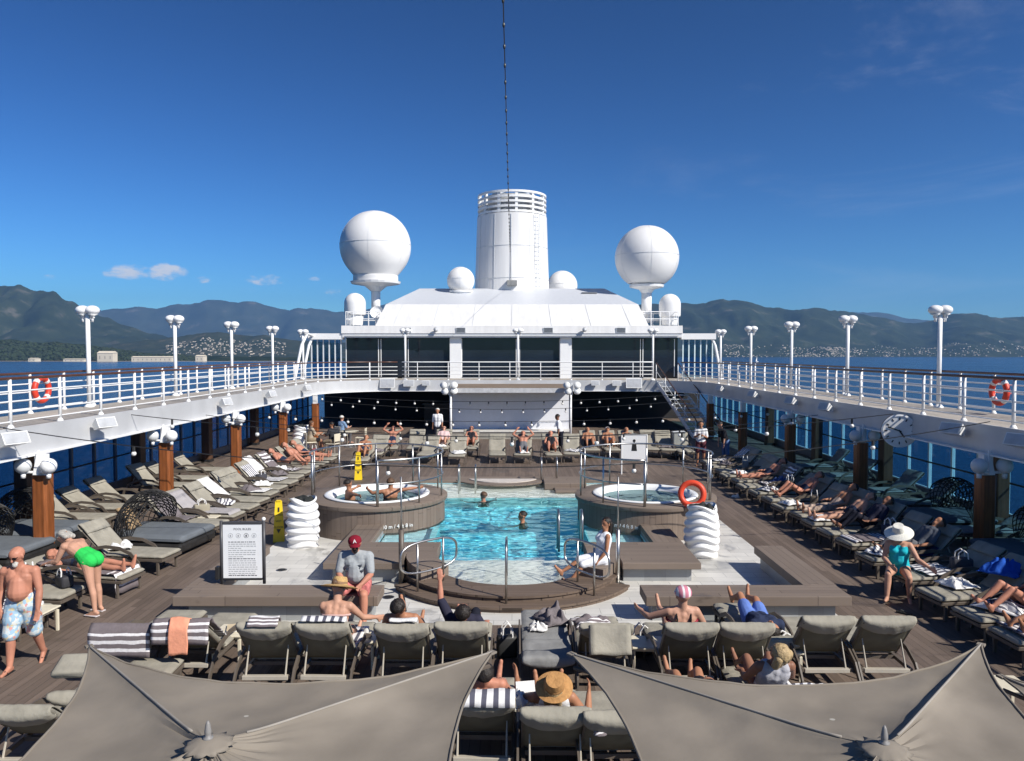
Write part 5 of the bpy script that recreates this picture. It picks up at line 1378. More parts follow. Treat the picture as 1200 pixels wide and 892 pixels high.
# second row, closer to the camera
SR = {}
for u, v, b_, lab in [(566, 816, 46, 'taupe lounger with a banded towel over its top in the nearest row'), (652, 830, 48, 'taupe lounger of the person in the brown hat in the nearest row'), (724, 834, 48, 'taupe lounger half hidden by the right canopy beside the brown hat'), (936, 806, 42, 'taupe lounger of the blond woman behind the right canopy'), (848, 842, 40, 'taupe lounger under the right canopy with bare feet showing'),
                      (18, 828, 40, 'taupe lounger cut off by the lower left corner'), (90, 812, 30, 'taupe lounger with a pale pillow half hidden behind the left canopy')]:
    z = .33 + .8 * math.sin(R(b_)) + .03; p = front(u, v, z, b_); SR[u] = p; lounger(lab, p, R(random.uniform(-2, 2)), b_)
# towels and clothes on the near rows
towel('wide grey striped towel spread over the left end lounger', FR[142], 0, 30, -1.25, -.1, -.4, .4, TOWEL_S, 1, over=1)
towel('dark grey striped towel under the salmon garment', FR[213], 0, 38, -1.16, -.1, -.37, .37, TOWEL_S, 2, over=1)
o = towel('salmon pink garment hung over the striped towel', FR[213] + Vector((.0, -.035, .022)), 0, 38, -1.3, -.35, -.13, .12, fabric('salmon_cloth', (.75, .32, .2)), 3, over=1, name='garment', cat='garment', group='clothes left on loungers', crumple=.02)
towel('folded banded towel draped on the lounger right of the salmon garment', FR[308], 0, FB, -.95, -.45, -.18, .2, TOWEL_S, 4, over=1)
towel('grey towel under the woman in the straw hat', FR[379], 0, FB, -.88, .9, -.28, .28, TOWEL_B, 5, over=1)
towel('white towel behind the dark haired man', FR[470], 0, FB, -.86, -.2, -.15, .2, TOWEL_W, 6, over=1)
o = cloth('pillow', lambda u, v: ((u - .5) * .5, .1 * math.sin(PI * u) * .4, (v - .5) * .36), 8, 8, CUSH, .07, seedv=2, crumple=.01); o.location = G(716, 750, .82) + Vector((0, .02, 0)); o.rotation_euler = (R(-32), 0, 0); tag(o, 'square beige pillow hung behind a lounger back', 'pillow')
heap('crumpled grey and white towel on the flat grey lounger', FLAT + Vector((.12, .55, .42)), .4, .4, .5, .22, TOWEL_G, 3.1)
heap('small white cloth on the flat grey lounger', FLAT + Vector((-.1, .2, .42)), 1.4, .22, .26, .12, TOWEL_W, 4.4)
heap('grey banded towel heap on the foot of the pillow lounger', FR[713] + Vector((-.05, .75, .42)), .2, .55, .4, .1, TOWEL_S, 5.7)
towel('navy and white banded towel over the top of the nearest row lounger', SR[566], 0, 46, -1.0, .7, -.32, .32, TOWEL_B, 8, over=1)
heap('white cloth beside the head of the navy towel', SR[566] + Vector((.36, -.45, .8)), .6, .22, .26, .14, TOWEL_W, 6.3)
towel('grey towel under the person in the brown hat', SR[652], 0, 48, -.7, 1.0, -.3, .3, TOWEL_G, 9)
heap('crumpled grey cloth on the lounger beside the right canopy edge', SR[724] + Vector((0, .1, .42)), .3, .5, .5, .16, TOWEL_G, 8.8)
heap('white striped towel on the head of the lounger at the right canopy edge', SR[724] + Vector((-.05, -.45, .75)), .3, .4, .35, .12, TOWEL_S, 9.9)
towel('pale striped towel under the blond woman', SR[936], 0, 42, -.75, .9, -.1, .36, TOWEL_B, 10)
heap('white striped towel spread right of the blond woman', SR[936] + Vector((.75, .2, .3)), .1, .8, .6, .12, TOWEL_B, 11.5)
o = MB().pad(.42, .3, .1).build('pillow', CUSH, None, 60); o.location = SR[90] + Vector((-.18, -.62, .86)); o.rotation_euler = (R(20), 0, .1); tag(o, 'pale pillow at the left canopy edge', 'pillow')

# ------------------------------------------------------------------ side rows
lx = {}
def side_row(side, ys, betas, labels, xf=6.55, twist=8, kinds=None):
    out = []
    for i, (y, b_) in enumerate(zip(ys, betas)):
        rz = (-90 - twist + random.uniform(-3, 3)) if side < 0 else (90 + twist + random.uniform(-3, 3))
        X = side * ((xf if not isinstance(xf, list) else xf[i]) + 1.12 + random.uniform(-.1, .1))
        p = Vector((X, y, 0)); e = lounger(labels[i], p, R(rz), b_, (kinds or {}).get(i, 'taupe')); out.append((p, R(rz), b_))
    return out
LYS = [10.9, 11.8, 12.75, 13.9, 15.3, 18.0, 18.95, 19.9, 20.85, 21.8, 22.75, 23.7, 24.65, 25.7, 26.7, 27.7, 28.8, 29.9]
LB = [25, 35, 40, 12, 45, 48, 42, 45, 35, 48, 40, 45, 40, 45, 35, 45, 40, 45]
ordw = ['first', 'second', 'third', 'fourth', 'fifth', 'sixth', 'seventh', 'eighth', 'ninth', 'tenth', 'eleventh', 'twelfth', 'thirteenth', 'fourteenth', 'fifteenth', 'sixteenth', 'seventeenth', 'eighteenth', 'nineteenth']
LL = ['taupe lounger at the left picture edge behind the walking man', 'taupe lounger with white cloths behind the walking man', 'taupe lounger with bags that the bending woman leans over', 'low lounger with a striped towel and bare legs behind the bending woman', 'empty taupe lounger with a white towel at its middle, right of the bending woman'] + \
     [f'taupe lounger in the sunny left row, {ordw[i]} beyond the grey daybed' for i in range(13)]
LRW = side_row(-1, LYS, LB, LL, xf=[7.3, 7.45, 7.4, 6.95, 6.75] + [6.8] * 13)
RYS = [9.6, 10.75, 11.7, 12.7, 13.8, 15.0, 16.2, 17.1, 18.0, 18.95, 19.9, 20.9, 21.9, 22.9, 23.9, 24.9, 25.9, 26.9, 28.0]
RB = [0 + 4, 40, 42, 40, 35, 45, 42, 48, 40, 45, 40, 45, 35, 45, 40, 45, 40, 45, 40]
RL_ = ['pale lounger at the right edge above the right canopy corner', 'striped lounger with shoes and a sleeper below the seated woman in turquoise', 'lounger with patterned clothes just below the seated woman in turquoise', 'lounger the woman in turquoise and white hat sits on', 'lounger with a white foot cushion right above the woman in turquoise'] + \
      [f'shaded lounger in the right row, {ordw[i]} beyond the woman in turquoise' for i in range(14)]
RRW = side_row(1, RYS, RB, RL_, xf=6.95, twist=6)
def on(row, i, d, x, dz=0.0):
    p, rz, b_ = row[i]; q = lform(b_, d, x, .03); c, s_ = math.cos(rz), math.sin(rz)
    return Vector((p.x + q.x * c - q.y * s_, p.y + q.x * s_ + q.y * c, q.z + dz))
def row_towel(row, i, lab, d0, d1, x0, x1, m, sd, **kw):
    p, rz, b_ = row[i]; towel(lab, p, rz, b_, d0, d1, x0, x1, m, sd, **kw)
row_towel(LRW, 1, 'white banded towel hanging off the lounger behind the walking man', .2, 1.4, -.25, .3, TOWEL_B, 21, hang=1, crumple=.03)
row_towel(LRW, 3, 'grey towel with white bands under the lying woman behind the bending woman', -.5, 1.5, -.33, .33, TOWEL_S, 22, hang=1, crumple=.02)
heap('white towel at the middle of the empty lounger right of the bending woman', on(LRW, 4, .12, 0), .4, .42, .34, .14, TOWEL_W, 2.2)
row_towel(LRW, 6, 'pale grey towel hanging off the second lounger beyond the daybed', -.7, 1.42, -.3, .3, mat('pale_grey_towel', (.36, .34, .34), .95, var=.08, bump=.4, bscale=60, spec=.1), 23, hang=1)
heap('white banded towel on the third lounger beyond the daybed', on(LRW, 7, .4, 0), .2, .5, .6, .1, TOWEL_B, 3.7)
row_towel(LRW, 8, 'white towel over the back of the fourth lounger beyond the daybed', -.8, .1, -.25, .28, TOWEL_W, 24)
heap('crumpled grey towel on the fifth lounger beyond the daybed', on(LRW, 9, .5, 0), .9, .5, .5, .14, TOWEL_G, 1.1)
row_towel(LRW, 9, 'white paper-pale towel on the foot of the fifth lounger beyond the daybed', .5, 1.05, -.3, .3, TOWEL_W, 25)
heap('white towel on the sixth lounger beyond the daybed', on(LRW, 10, .6, 0), .1, .55, .5, .12, TOWEL_W, 7.1)
row_towel(LRW, 11, 'banded towel spread on the seventh lounger beyond the daybed', -.6, .9, -.3, .3, TOWEL_B, 26)
heap('grey towel dropped on the eighth lounger beyond the daybed', on(LRW, 12, .5, 0), .5, .5, .6, .12, TOWEL_G, 8.1)
heap('white towel dropped on the ninth lounger beyond the daybed', on(LRW, 13, .2, 0), .5, .4, .5, .14, TOWEL_W, 9.4)
row_towel(RRW, 4, 'white and navy cloths on the lounger above the woman in turquoise', .2, .85, -.33, .33, TOWEL_B, 31, crumple=.03)
heap('white checked towel beside the woman in turquoise', on(RRW, 3, .55, .2), .2, .5, .5, .12, TOWEL_W, 12.2)
heap('patterned black and white clothes beside the woman in turquoise', on(RRW, 2, .65, 0), .6, .5, .7, .14, TOWEL_B, 13.2)
row_towel(RRW, 1, 'dark striped towel on the lounger with the shoes', .1, 1.12, -.33, .33, TOWEL_S, 32)
heap('blue towel on the shaded lounger under the right columns', on(RRW, 3, -.35, .1), .7, .7, .6, .22, fabric('royal_blue_cloth', (.02, .09, .42)), 14.1)
row_towel(RRW, 5, 'navy towel spread on the first shaded lounger beyond the woman in turquoise', -.2, .75, -.33, .33, fabric('navy_cloth', (.02, .035, .09)), 33)
heap('grey and white towel on the foot of the first shaded lounger', on(RRW, 5, .9, 0), .5, .5, .45, .12, TOWEL_B, 15.5)
row_towel(RRW, 6, 'grey banded towel trailing on the second shaded lounger', .2, 1.3, -.3, .3, TOWEL_S, 34, hang=1)
heap('violet blue towel on the fifth shaded lounger', on(RRW, 9, .1, 0), .2, .5, .55, .1, fabric('violet_blue_cloth', (.1, .13, .42)), 16.5)
heap('blue bundle on the ninth shaded lounger', on(RRW, 13, .0, 0), .2, .4, .5, .22, fabric('denim_blue_cloth', (.05, .09, .22)), 17.5)
for k, (i, d, m_, lab) in enumerate([(8, .9, TOWEL_W, 'white towel at the foot of the fourth shaded lounger'), (10, .85, TOWEL_W, 'white towel at the foot of the sixth shaded lounger'), (12, .8, TOWEL_B, 'banded towel at the foot of the eighth shaded lounger'), (15, .7, TOWEL_W, 'white towel on the eleventh shaded lounger'), (17, .6, TOWEL_G, 'grey towel on the thirteenth shaded lounger')]):
    heap(lab, on(RRW, i, d, 0), .3 * k, .5, .45, .1, m_, 20 + k)

for i, y in enumerate((11.6, 13.4, 15.9, 17.2, 20.4, 22.2, 25.0, 27.0)):
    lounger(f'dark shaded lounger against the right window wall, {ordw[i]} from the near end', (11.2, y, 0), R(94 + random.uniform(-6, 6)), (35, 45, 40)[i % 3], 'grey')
for i, y in enumerate((11.2, 12.3, 14.0, 18.6, 19.8, 21.0, 23.2, 24.4, 26.2)):
    lounger(f'spare lounger against the left window wall, {ordw[i]} from the near end', (-11.0, y, 0), R(-94 + random.uniform(-6, 6)), (45, 35, 40)[i % 3])
# ------------------------------------------------------------------ grey daybed and wicker cocoons
def cocoon(lab, x, y, rz, bed=True):
    e = thing('wicker_daybed', lab, 'daybed', (x, y, 0), rz, 'wicker cocoon daybeds at the windows')
    # local: foot toward +Y
    pts = []
    MB().rbox(-.72, .72, -.75, 1.05, .1, .3, .05).build('base', WICKER, e)
    MB().pad(1.42, 1.8, .16, T(0, -.75, .301), r=.06).build('mattress', mat('slate_mattress', (.13, .145, .16), .8, var=.08, bump=.2, spec=.15), e, 60)
    mb = MB()
    for k in range(9):
        a = R(8 + 14 * k)
        mb.tube([(.8 * math.cos(t), -.1 - .75 * math.sin(t) * math.cos(a), .32 + 1.0 * math.sin(t) * math.sin(a)) for t in [PI * i / 22 for i in range(23)]], .011, 5)
    for i in range(2, 21):
        t = PI * i / 22
        mb.tube([(.8 * math.cos(t), -.1 - .75 * math.sin(t) * math.cos(R(a)), .32 + 1.0 * math.sin(t) * math.sin(R(a))) for a in range(8, 121, 8)], .009, 5)
    # woven strands crossing on the bias
    for j in range(26):
        P = []
        for i in range(15):
            a = R(8 + 112 * i / 14); t = PI * ((j / 26 + .33 * i / 14) % 1.0)
            P.append((.8 * math.cos(t), -.1 - .75 * math.sin(t) * math.cos(a), .32 + 1.0 * math.sin(t) * math.sin(a)))
        if all((Vector(a_) - Vector(b_)).length < .5 for a_, b_ in zip(P, P[1:])): mb.tube(P, .012, 4)
    mb.build('canopy', WICKER, e)
    return e
cocoon('wicker cocoon daybed with slate mattress beside the second left column', -8.0, 16.9, R(-98))
cocoon('dark wicker cocoon at the left windows behind the bending woman', -10.9, 15.6, R(-95))
cocoon('dark wicker cocoon at the left windows behind the second left column', -11.0, 17.2, R(-95))
cocoon('dark wicker cocoon in the shade beside the nearest right column', 10.8, 15.4, R(92))
cocoon('dark wicker cocoon in the shade between the right columns', 10.8, 18.6, R(92))
o = cloth('pillow', lambda u, v: ((u - .5) * .55, (v - .5) * .45, .05 * math.sin(PI * u) * math.sin(PI * v)), 8, 8, mat('tan_pillow', (.33, .23, .13), .85, var=.1, spec=.1), .1, seedv=4, crumple=.02)
o.location = (-8.55, 16.9, .72); o.rotation_euler = (R(-5), R(58), R(-5)); tag(o, 'tan pillow leaning at the head of the slate daybed', 'pillow')

# ------------------------------------------------------------------ rear rows, facing the camera
BK = {}
rear = [(431, 533, 30.0, 45, 'rear lounger with a sunbather behind the left hot tub rail'), (462, 516, 33.5, 50, 'rear lounger of the person at the far left of the rear row'), (490, 514, 33.5, 50, 'empty pale rear lounger above the yellow floor sign'), (521, 514, 33.5, 50, 'rear lounger of the person holding a book'), (553, 516, 33.5, 50, 'rear lounger by the left edge of the stage'),
        (583, 515, 31.5, 52, 'empty taupe lounger facing the pool in front of the stage wall'), (613, 515, 31.5, 52, 'rear lounger of the sunbather in the middle in front of the stage wall'), (645, 515, 31.5, 52, 'rear lounger of the reader right of the middle of the stage'), (688, 516, 33.0, 50, 'rear lounger left of the white capped sunbather'), (711, 516, 33.0, 50, 'rear lounger of the white capped sunbather'), (733, 516, 33.0, 50, 'rear lounger of the tanned sunbather beside the white board'), (775, 518, 33.0, 50, 'empty rear lounger right of the white board'),
        (447, 524, 31.8, 45, 'empty rear lounger just right of the sunbather behind the left hot tub'), (505, 527, 31.5, 45, 'empty rear lounger in front of the person holding a book'), (538, 527, 31.2, 45, 'empty rear lounger near the left front corner of the stage'), (668, 516, 31.8, 48, 'empty rear lounger beside the reader right of the stage middle'), (757, 517, 33.2, 50, 'empty rear lounger behind the white board'), (795, 520, 32.5, 45, 'empty rear lounger by the grey service stand')]
for u, v, Y, b_, lab in rear:
    z = .33 + .8 * math.sin(R(b_)); p = DP(u, v, Y); e = lounger(lab, (p.x, Y - .14 - .8 * math.cos(R(b_)), 0), R(180 + random.uniform(-4, 4)), b_); BK[u] = Vector(e.location)
heap('white towel on the rear lounger in front of the stage', BK[613] + Vector((0, -.8, .42)), .3, .4, .4, .1, TOWEL_W, 31)
heap('white towel at the foot of the rear lounger behind the left hot tub', BK[521] + Vector((0, -.8, .42)), .3, .4, .4, .1, TOWEL_W, 32)

for k, (u, m_, lab) in enumerate(((447, TOWEL_G, 'grey towel on the empty rear lounger behind the left hot tub'), (538, TOWEL_W, 'white towel on the empty rear lounger near the left stage corner'), (668, TOWEL_B, 'banded towel on the rear lounger beside the reader'), (775, TOWEL_G, 'grey towel on the rear lounger right of the white board'))):
    heap(lab, BK[u] + Vector((.05, -.5, .42)), .4 * k, .5, .6, .1, m_, 40 + k)
# ------------------------------------------------------------------ side tables
def side_table(lab, loc):
    e = thing('side_table', lab, 'side table', loc, R(random.uniform(-6, 6)), 'small cream side tables between the loungers')
    MB().rbox(-.23, .23, -.23, .23, .37, .4, .012).build('table_top', CREAM, e)
    MB().box(-.19, .19, -.19, .19, .335, .369).build('apron', CREAM, e)
    for a in (-.19, .19):
        for b_ in (-.19, .19): MB().rbox(a - .02, a + .02, b_ - .02, b_ + .02, 0, .336, .005).build('leg', CREAM, e)
    return e
TB = [(272, 738, 'cream side table between the salmon garment and the striped towel lounger'), (424, 745, 'cream side table right of the woman in the straw hat'), (758, 752, 'cream side table left of the pink capped woman'), (917, 757, 'cream side table with a white bag, right of the empty near row lounger')]
TP = {}
for u, v, lab in TB: p = G(u, v, .4); TP[u] = p; side_table(lab, (p.x, p.y, 0))
side_table('cream side table at the far right edge under the right canopy corner', (*G(1178, 800, .4).to_2d(), 0))
for i, y in ((2, 11.7), (5, 18.5), (9, 22.3)):
    side_table(f'cream side table in the left row by the {ordw[i]} lounger', (-7.4, y, 0))
e = thing('book', 'small pale paperback lying on the cream table left of the striped towel lounger', 'book', TP[272] + Vector((.02, .02, .0)), .3)
MB().box(-.09, .09, -.13, .13, .004, .028).build('pages', TOWEL_W, e); MB().box(-.095, .095, -.135, .135, .029, .033).build('cover', mat('book_cover_cream', (.62, .5, .32), .5), e); 
e = thing('paper_cup', 'white cup on the cream table right of the straw hat woman', 'cup', TP[424] + Vector((.06, .02, .0)))
MB().lathe([(.032, .001), (.042, .11), (.038, .108), (.03, .01)], 18, cap=False).build('cup_wall', WHITE_D, e); MB().lathe([(.044, .111), (.044, .118)], 18).build('lid', WHITE, e)
def bag(lab, loc, rz, m, w_=.34, h=.3, d=.16):
    e = thing('tote_bag', lab, 'bag', loc, rz, 'bags by the loungers')
    MB().rbox(-w_ / 2, w_ / 2, -d / 2, d / 2, 0, h, .04).build('pouch', m, e, 50)
    for s in (-1, 1): MB().tube([(-w_ * .25, s * d * .4, h * .8), (-w_ * .22, s * d * .35, h * 1.35), (0, s * d * .3, h * 1.6), (w_ * .22, s * d * .35, h * 1.35), (w_ * .25, s * d * .4, h * .8)], .012, 6).build('handle', TOWEL_W, e)
    return e
bag('white tote bag with navy top on the lounger beside the bending woman', on(LRW, 2, .55, .12, -.03), R(-60), mat('bag_canvas_white', (.62, .6, .54), .8, spec=.1))
bag('black and white bag beside the white tote on the lounger', on(LRW, 2, .95, -.18, -.03), R(-40), mat('bag_black', (.03, .03, .035), .7), .36, .2, .2)
bag('white bag standing on the cream table at right', TP[917] + Vector((.02, 0, .002)), .3, mat('bag_white', (.66, .66, .66), .7), .26, .12, .14)
bag('dark bag on the deck between the pink capped woman and her table', G(745, 770, 0) + Vector((.1, .1, 0)), .5, mat('bag_dark', (.025, .025, .025), .7), .36, .28, .2)
bag('black bag hanging beside the dark trousers lounger', G(594, 765, .1) + Vector((0, .1, -.1)), .2, mat('bag_coal', (.02, .02, .02), .6), .3, .32, .16)
bag('dark navy bag on the lounger behind the walking man', on(LRW, 1, .1, .1, -.03), 1.2, mat('bag_navy', (.02, .03, .07), .7), .4, .25, .25)
rnd = random.Random(11)
for k, (row, i, d, x, c, lab) in enumerate([(RRW, 0, .3, .1, (.03, .03, .035), 'black beach bag on the pale lounger at the right edge'), (RRW, 4, .05, -.1, (.05, .05, .06), 'charcoal beach bag on the lounger above the woman in turquoise'), (RRW, 6, .1, .1, (.02, .03, .06), 'navy beach bag on the second shaded lounger'), (RRW, 10, .2, 0, (.1, .08, .06), 'brown beach bag on the sixth shaded lounger'), (RRW, 12, .1, .1, (.03, .03, .03), 'black beach bag on the eighth shaded lounger'), (RRW, 16, .3, 0, (.2, .2, .2), 'grey beach bag on the twelfth shaded lounger'),
                                         (LRW, 6, .3, .1, (.3, .27, .2), 'straw coloured beach bag on the second lounger beyond the daybed'), (LRW, 11, .2, .1, (.05, .05, .06), 'charcoal beach bag on the seventh lounger beyond the daybed'), (LRW, 17, .3, 0, (.25, .05, .05), 'dark red beach bag on the farthest left lounger')]):
    bag(lab, on(row, i, d, x, -.03), rnd.uniform(-2, 2), mat('bag_cloth_%d' % k, c, .8), rnd.uniform(.3, .42), rnd.uniform(.2, .3), .2)
for k, (row, i, d0, d1, m_, lab) in enumerate([(RRW, 0, -.3, .9, TOWEL_G, 'grey towel on the pale lounger at the right edge'), (RRW, 13, -.7, .6, TOWEL_S, 'striped towel on the ninth shaded lounger'), (RRW, 18, -.6, .9, TOWEL_B, 'banded towel on the farthest right lounger'), (LRW, 0, -.7, .3, TOWEL_G, 'grey towel on the lounger at the left picture edge'), (LRW, 5, -.75, .4, TOWEL_G, 'grey towel on the first lounger beyond the daybed'), (LRW, 13, -.8, .9, TOWEL_S, 'striped towel on the ninth lounger beyond the daybed'), (LRW, 12, -.85, -.2, TOWEL_W, 'white towel over the head of the eighth lounger beyond the daybed')]):
    row_towel(row, i, lab, d0, d1, -.3, .28, m_, 60 + k, crumple=.03)
def shoes(lab, loc, rz, m):
    e = thing('shoe', lab, 'shoes', loc, rz, 'shoes left by the loungers')
    mb = MB(); mb.capsule((0, -.09, .04), .042, (0, .1, .03), .036); mb.capsule((0, -.08, .07), .04, (0, -.07, .095), .036)
    e2 = attach(remeshed(mb, 'upper', m, .012), 'upper', e); MB().rbox(-.045, .045, -.14, .14, -.005, .014, .01).build('sole', TOWEL_W, e); return e
BLK = mat('shoe_black', (.02, .02, .02), .6)
shoes('black shoe with white sole on the striped lounger, nearer one', on(RRW, 1, .72, .1), 1.1, BLK); shoes('black shoe with white sole on the striped lounger, farther one', on(RRW, 1, .8, .24), 1.3, BLK)
shoes('white slipper on the deck below the orange lifebuoy', G(862, 583, 0), .6, TOWEL_W)
def flipflop(lab, loc, rz):
    e = thing('flip_flop', lab, 'sandal', loc, rz, 'flip-flops on the deck')
    MB().prism([(-.035, -.12), (.035, -.12), (.045, .0), (.04, .1), (.0, .135), (-.04, .1), (-.04, 0)], 0, .018).build('sole', BLK, e)
    MB().tube([(-.038, .0, .018), (-.01, .06, .05), (0, .085, .018)], .006, 5).build('strap', BLK, e); MB().tube([(.038, .0, .018), (.01, .06, .05), (0, .085, .018)], .006, 5).build('strap', BLK, e)
for u, v, lab in ((476, 684, 'black flip-flop on the tiles by the left net pole'), (471, 690, 'black flip-flop on the tiles nearer the left net pole'), (1060, 719, 'flip-flop on the deck beyond the right end lounger')): flipflop(lab, G(u, v, .01), .8)

# ------------------------------------------------------------------ wavy pots
def pot(lab, p, h=1.1, r=.34):
    e = thing('wavy_pot', lab, 'plant pot', (p.x, p.y, 0), 0, 'white wavy pots')
    k = 34; prof = []
    nw = 6.5
    def surf(a, c):
        t = 2 * PI * a; z = h * c
        ph = c * nw * 2 * PI + 1.0 * math.sin(2 * t + 1.1 + 2.5 * c) + 1.0 * math.sin(3 * t + p.x - 1.2 * c)
        w_ = math.sin(ph); rr = r * (.86 + .2 * math.sin(PI * min(1, c * .92 + .12))) + .027 * (abs(w_) ** .95 * math.copysign(1, w_))
        return (rr * math.cos(t), rr * math.sin(t), z + .03 * math.sin(2 * t) * c + .02 * math.sin(3 * t + 1) * c)
    mb = MB(); mb.grid(surf, 64, 84); mb.lathe([(.001, .02), (r * .8, .02)], 24, cap=False); mb.build('pot_wall', mat('pot_white', (.78, .78, .77), .4, var=.03), e, True)
    MB().lathe([(.001, h - .1), (r * .82, h - .1)], 24, cap=False).build('soil', mat('pot_soil', (.02, .018, .015), .9), e)
    def fol(a, c):
        t = 2 * PI * a; rr = r * .86 * c; n = mnoise.noise(Vector((rr * math.cos(t) * 9, rr * math.sin(t) * 9, p.x)))
        return (rr * math.cos(t), rr * math.sin(t), h - .06 + .09 * (1 - c * c) + .07 * n)
    MB().grid(fol, 30, 12).build('black_cover', mat('pot_black_cover', (.02, .022, .02), .75, var=.4, bump=.6), e)
    return e
pot('white wavy pot left of the left hot tub beside the yellow sign', G(355, 640, 0))
pot('white wavy pot right of the right hot tub with the orange lifebuoy on it', G(822, 651, 0))
pot('white wavy pot at the far left in front of the bar recess', G(353, 529, 0), 1.15)
e = buoy('lifebuoy', 'orange lifebuoy hung on the rail above the right wavy pot', DP(811, 579, 17.55), (R(80), 0, R(-18)), .26, .068, ORANGE, False)

for u, v, lab in ((455, 700, 'round steel deck drain in the tiles left of the pool steps'), (772, 676, 'round steel deck drain in the tiles right of the pool'), (330, 668, 'round steel deck drain in the tiles behind the rules board')):
    p = G(u, v, .007); e = thing('deck_drain', lab, 'drain', p, 0, 'steel drains in the tiles'); MB().lathe([(.11, 0), (.11, .004), (.085, .006)], 24).build('rim', STEEL, e); MB().lathe([(.001, .0065), (.082, .0065), (.082, .008), (.001, .008)], 20, cap=False).build('grate', BLACK, e)
# ------------------------------------------------------------------ signs
def wet_sign(lab, loc, rz, rows=True):
    e = thing('wet_floor_sign', lab, 'floor sign', loc, rz, 'yellow wet floor signs')
    for s in (-1, 1):
        M = RX(-7 * s) 
        q = MB().add([(-.13, -.006, 0), (.13, -.006, 0), (.075, -.006, .95), (-.075, -.006, .95), (-.13, .006, 0), (.13, .006, 0), (.075, .006, .95), (-.075, .006, .95)], [(0, 1, 2, 3), (7, 6, 5, 4), (0, 4, 5, 1), (1, 5, 6, 2), (2, 6, 7, 3), (3, 7, 4, 0)], T(0, s * .12, 0) @ RX(7 * s)).build('panel', YELLOW, e)
        if s < 0:
            for k, t in enumerate(('CAUTION', 'WET', 'FLOOR')):
                text_obj('lettering', t, .042 if k == 0 else .062, BLACK, q, T(0, -.12, 0) @ RX(-7) @ T(0, -.012, .62 - .14 * k) @ RX(90), .002)
            MB().tube([(0, -.01, .7), (0, -.01, .8)], .02, 6, M=T(0, -.12, 0) @ RX(-7)).build('symbol', BLACK, q)
            MB().add([(-.05, -.012, .3), (.05, -.012, .3), (0, -.012, .2), (-.05, -.008, .3), (.05, -.008, .3), (0, -.008, .2)], [(0, 1, 2), (5, 4, 3), (0, 3, 4, 1), (1, 4, 5, 2), (2, 5, 3, 0)], T(0, -.12, 0) @ RX(-7)).build('symbol', BLACK, q)
    MB().box(-.05, .05, -.03, .03, .93, .96).build('hinge', YELLOW, e)
wet_sign('yellow wet floor sign standing left of the left wavy pot', G(327, 634, 0), R(14))
wet_sign('yellow wet floor sign behind the left hot tub railing', G(420, 562, .0), R(8))
# rules board
e = thing('rules_board', 'white pool rules notice in a dark frame standing on the left bench', 'notice board', (*G(285, 684, .45).to_2d(), .4505), R(1))
wb_, hb_ = .66, .92
MB().box(-wb_ / 2, wb_ / 2, -.012, .012, .1, .1 + hb_).build('panel', mat('notice_paper', (.78, .79, .79), .5, var=.02), e)
mb = MB()
for s in (-1, 1): MB().tube([(s * (wb_ / 2 + .03), 0, 0), (s * (wb_ / 2 + .03), 0, .16 + hb_)], .028, 10).build('post', mat('board_frame', (.06, .06, .065), .4), e, True)
MB().rbox(-wb_ / 2 - .0, wb_ / 2 + .0, -.02, .02, .101 + hb_, .15 + hb_, .008).build('top_bar', mat('board_frame', (.06, .06, .065), .4), e)
MB().rbox(-wb_ / 2, wb_ / 2, -.02, .02, .06, .099, .008).build('bottom_bar', BLACK, e)
MB().ball((wb_ / 2 + .03, 0, .19 + hb_), .035).build('finial', WHITE_D, e, True)
MB().rbox(-wb_ / 2 - .13, -wb_ / 2 - .06, -.05, .05, .08, .3, .01).build('hook_box', BLACK, e)
INK = mat('notice_ink', (.1, .1, .11), .7, var=0); GREYINK = mat('notice_grey_ink', (.4, .41, .42), .7, var=0)
text_obj('lettering', 'POOL RULES', .052, INK, e, T(0, -.014, hb_ + .02) @ RX(90), .001)
for k in range(4):
    M = T(-.2 + k * .133, -.0135, hb_ - .09) @ RX(90); mb = MB(); mb.lathe([(.035, 0), (.041, 0), (.041, .001), (.035, .001), (.035, 0)], 20, M, cap=False); mb.box(-.012, .012, -.02, .015, 0, .0012, M); mb.build('pictogram', INK if k == 2 else GREYINK, e)
rnd = random.Random(3); mb = MB(); mb2 = MB()
for k in range(17):
    z = hb_ - .2 - k * .036; x = -.24
    while x < .22:
        l = rnd.uniform(.02, .07)
        if k in (3, 7) and x > -.05: break
        (mb2 if k in (0, 8, 16) else mb).box(x, min(.25, x + l), -.0138, -.0124, z - .007, z + .007); x += l + .012
mb.build('small_print', GREYINK, e); mb2.build('small_print', INK, e)
mb = MB()
for k in range(3): mb.tube([(-.22 + k * .16 + .012 * i, -.013, .16 + .014 * math.sin(i * 1.9 + k) * (1.6 if i == 1 else 1)) for i in range(10)], .0025, 4)
mb.build('signature', GREYINK, e)
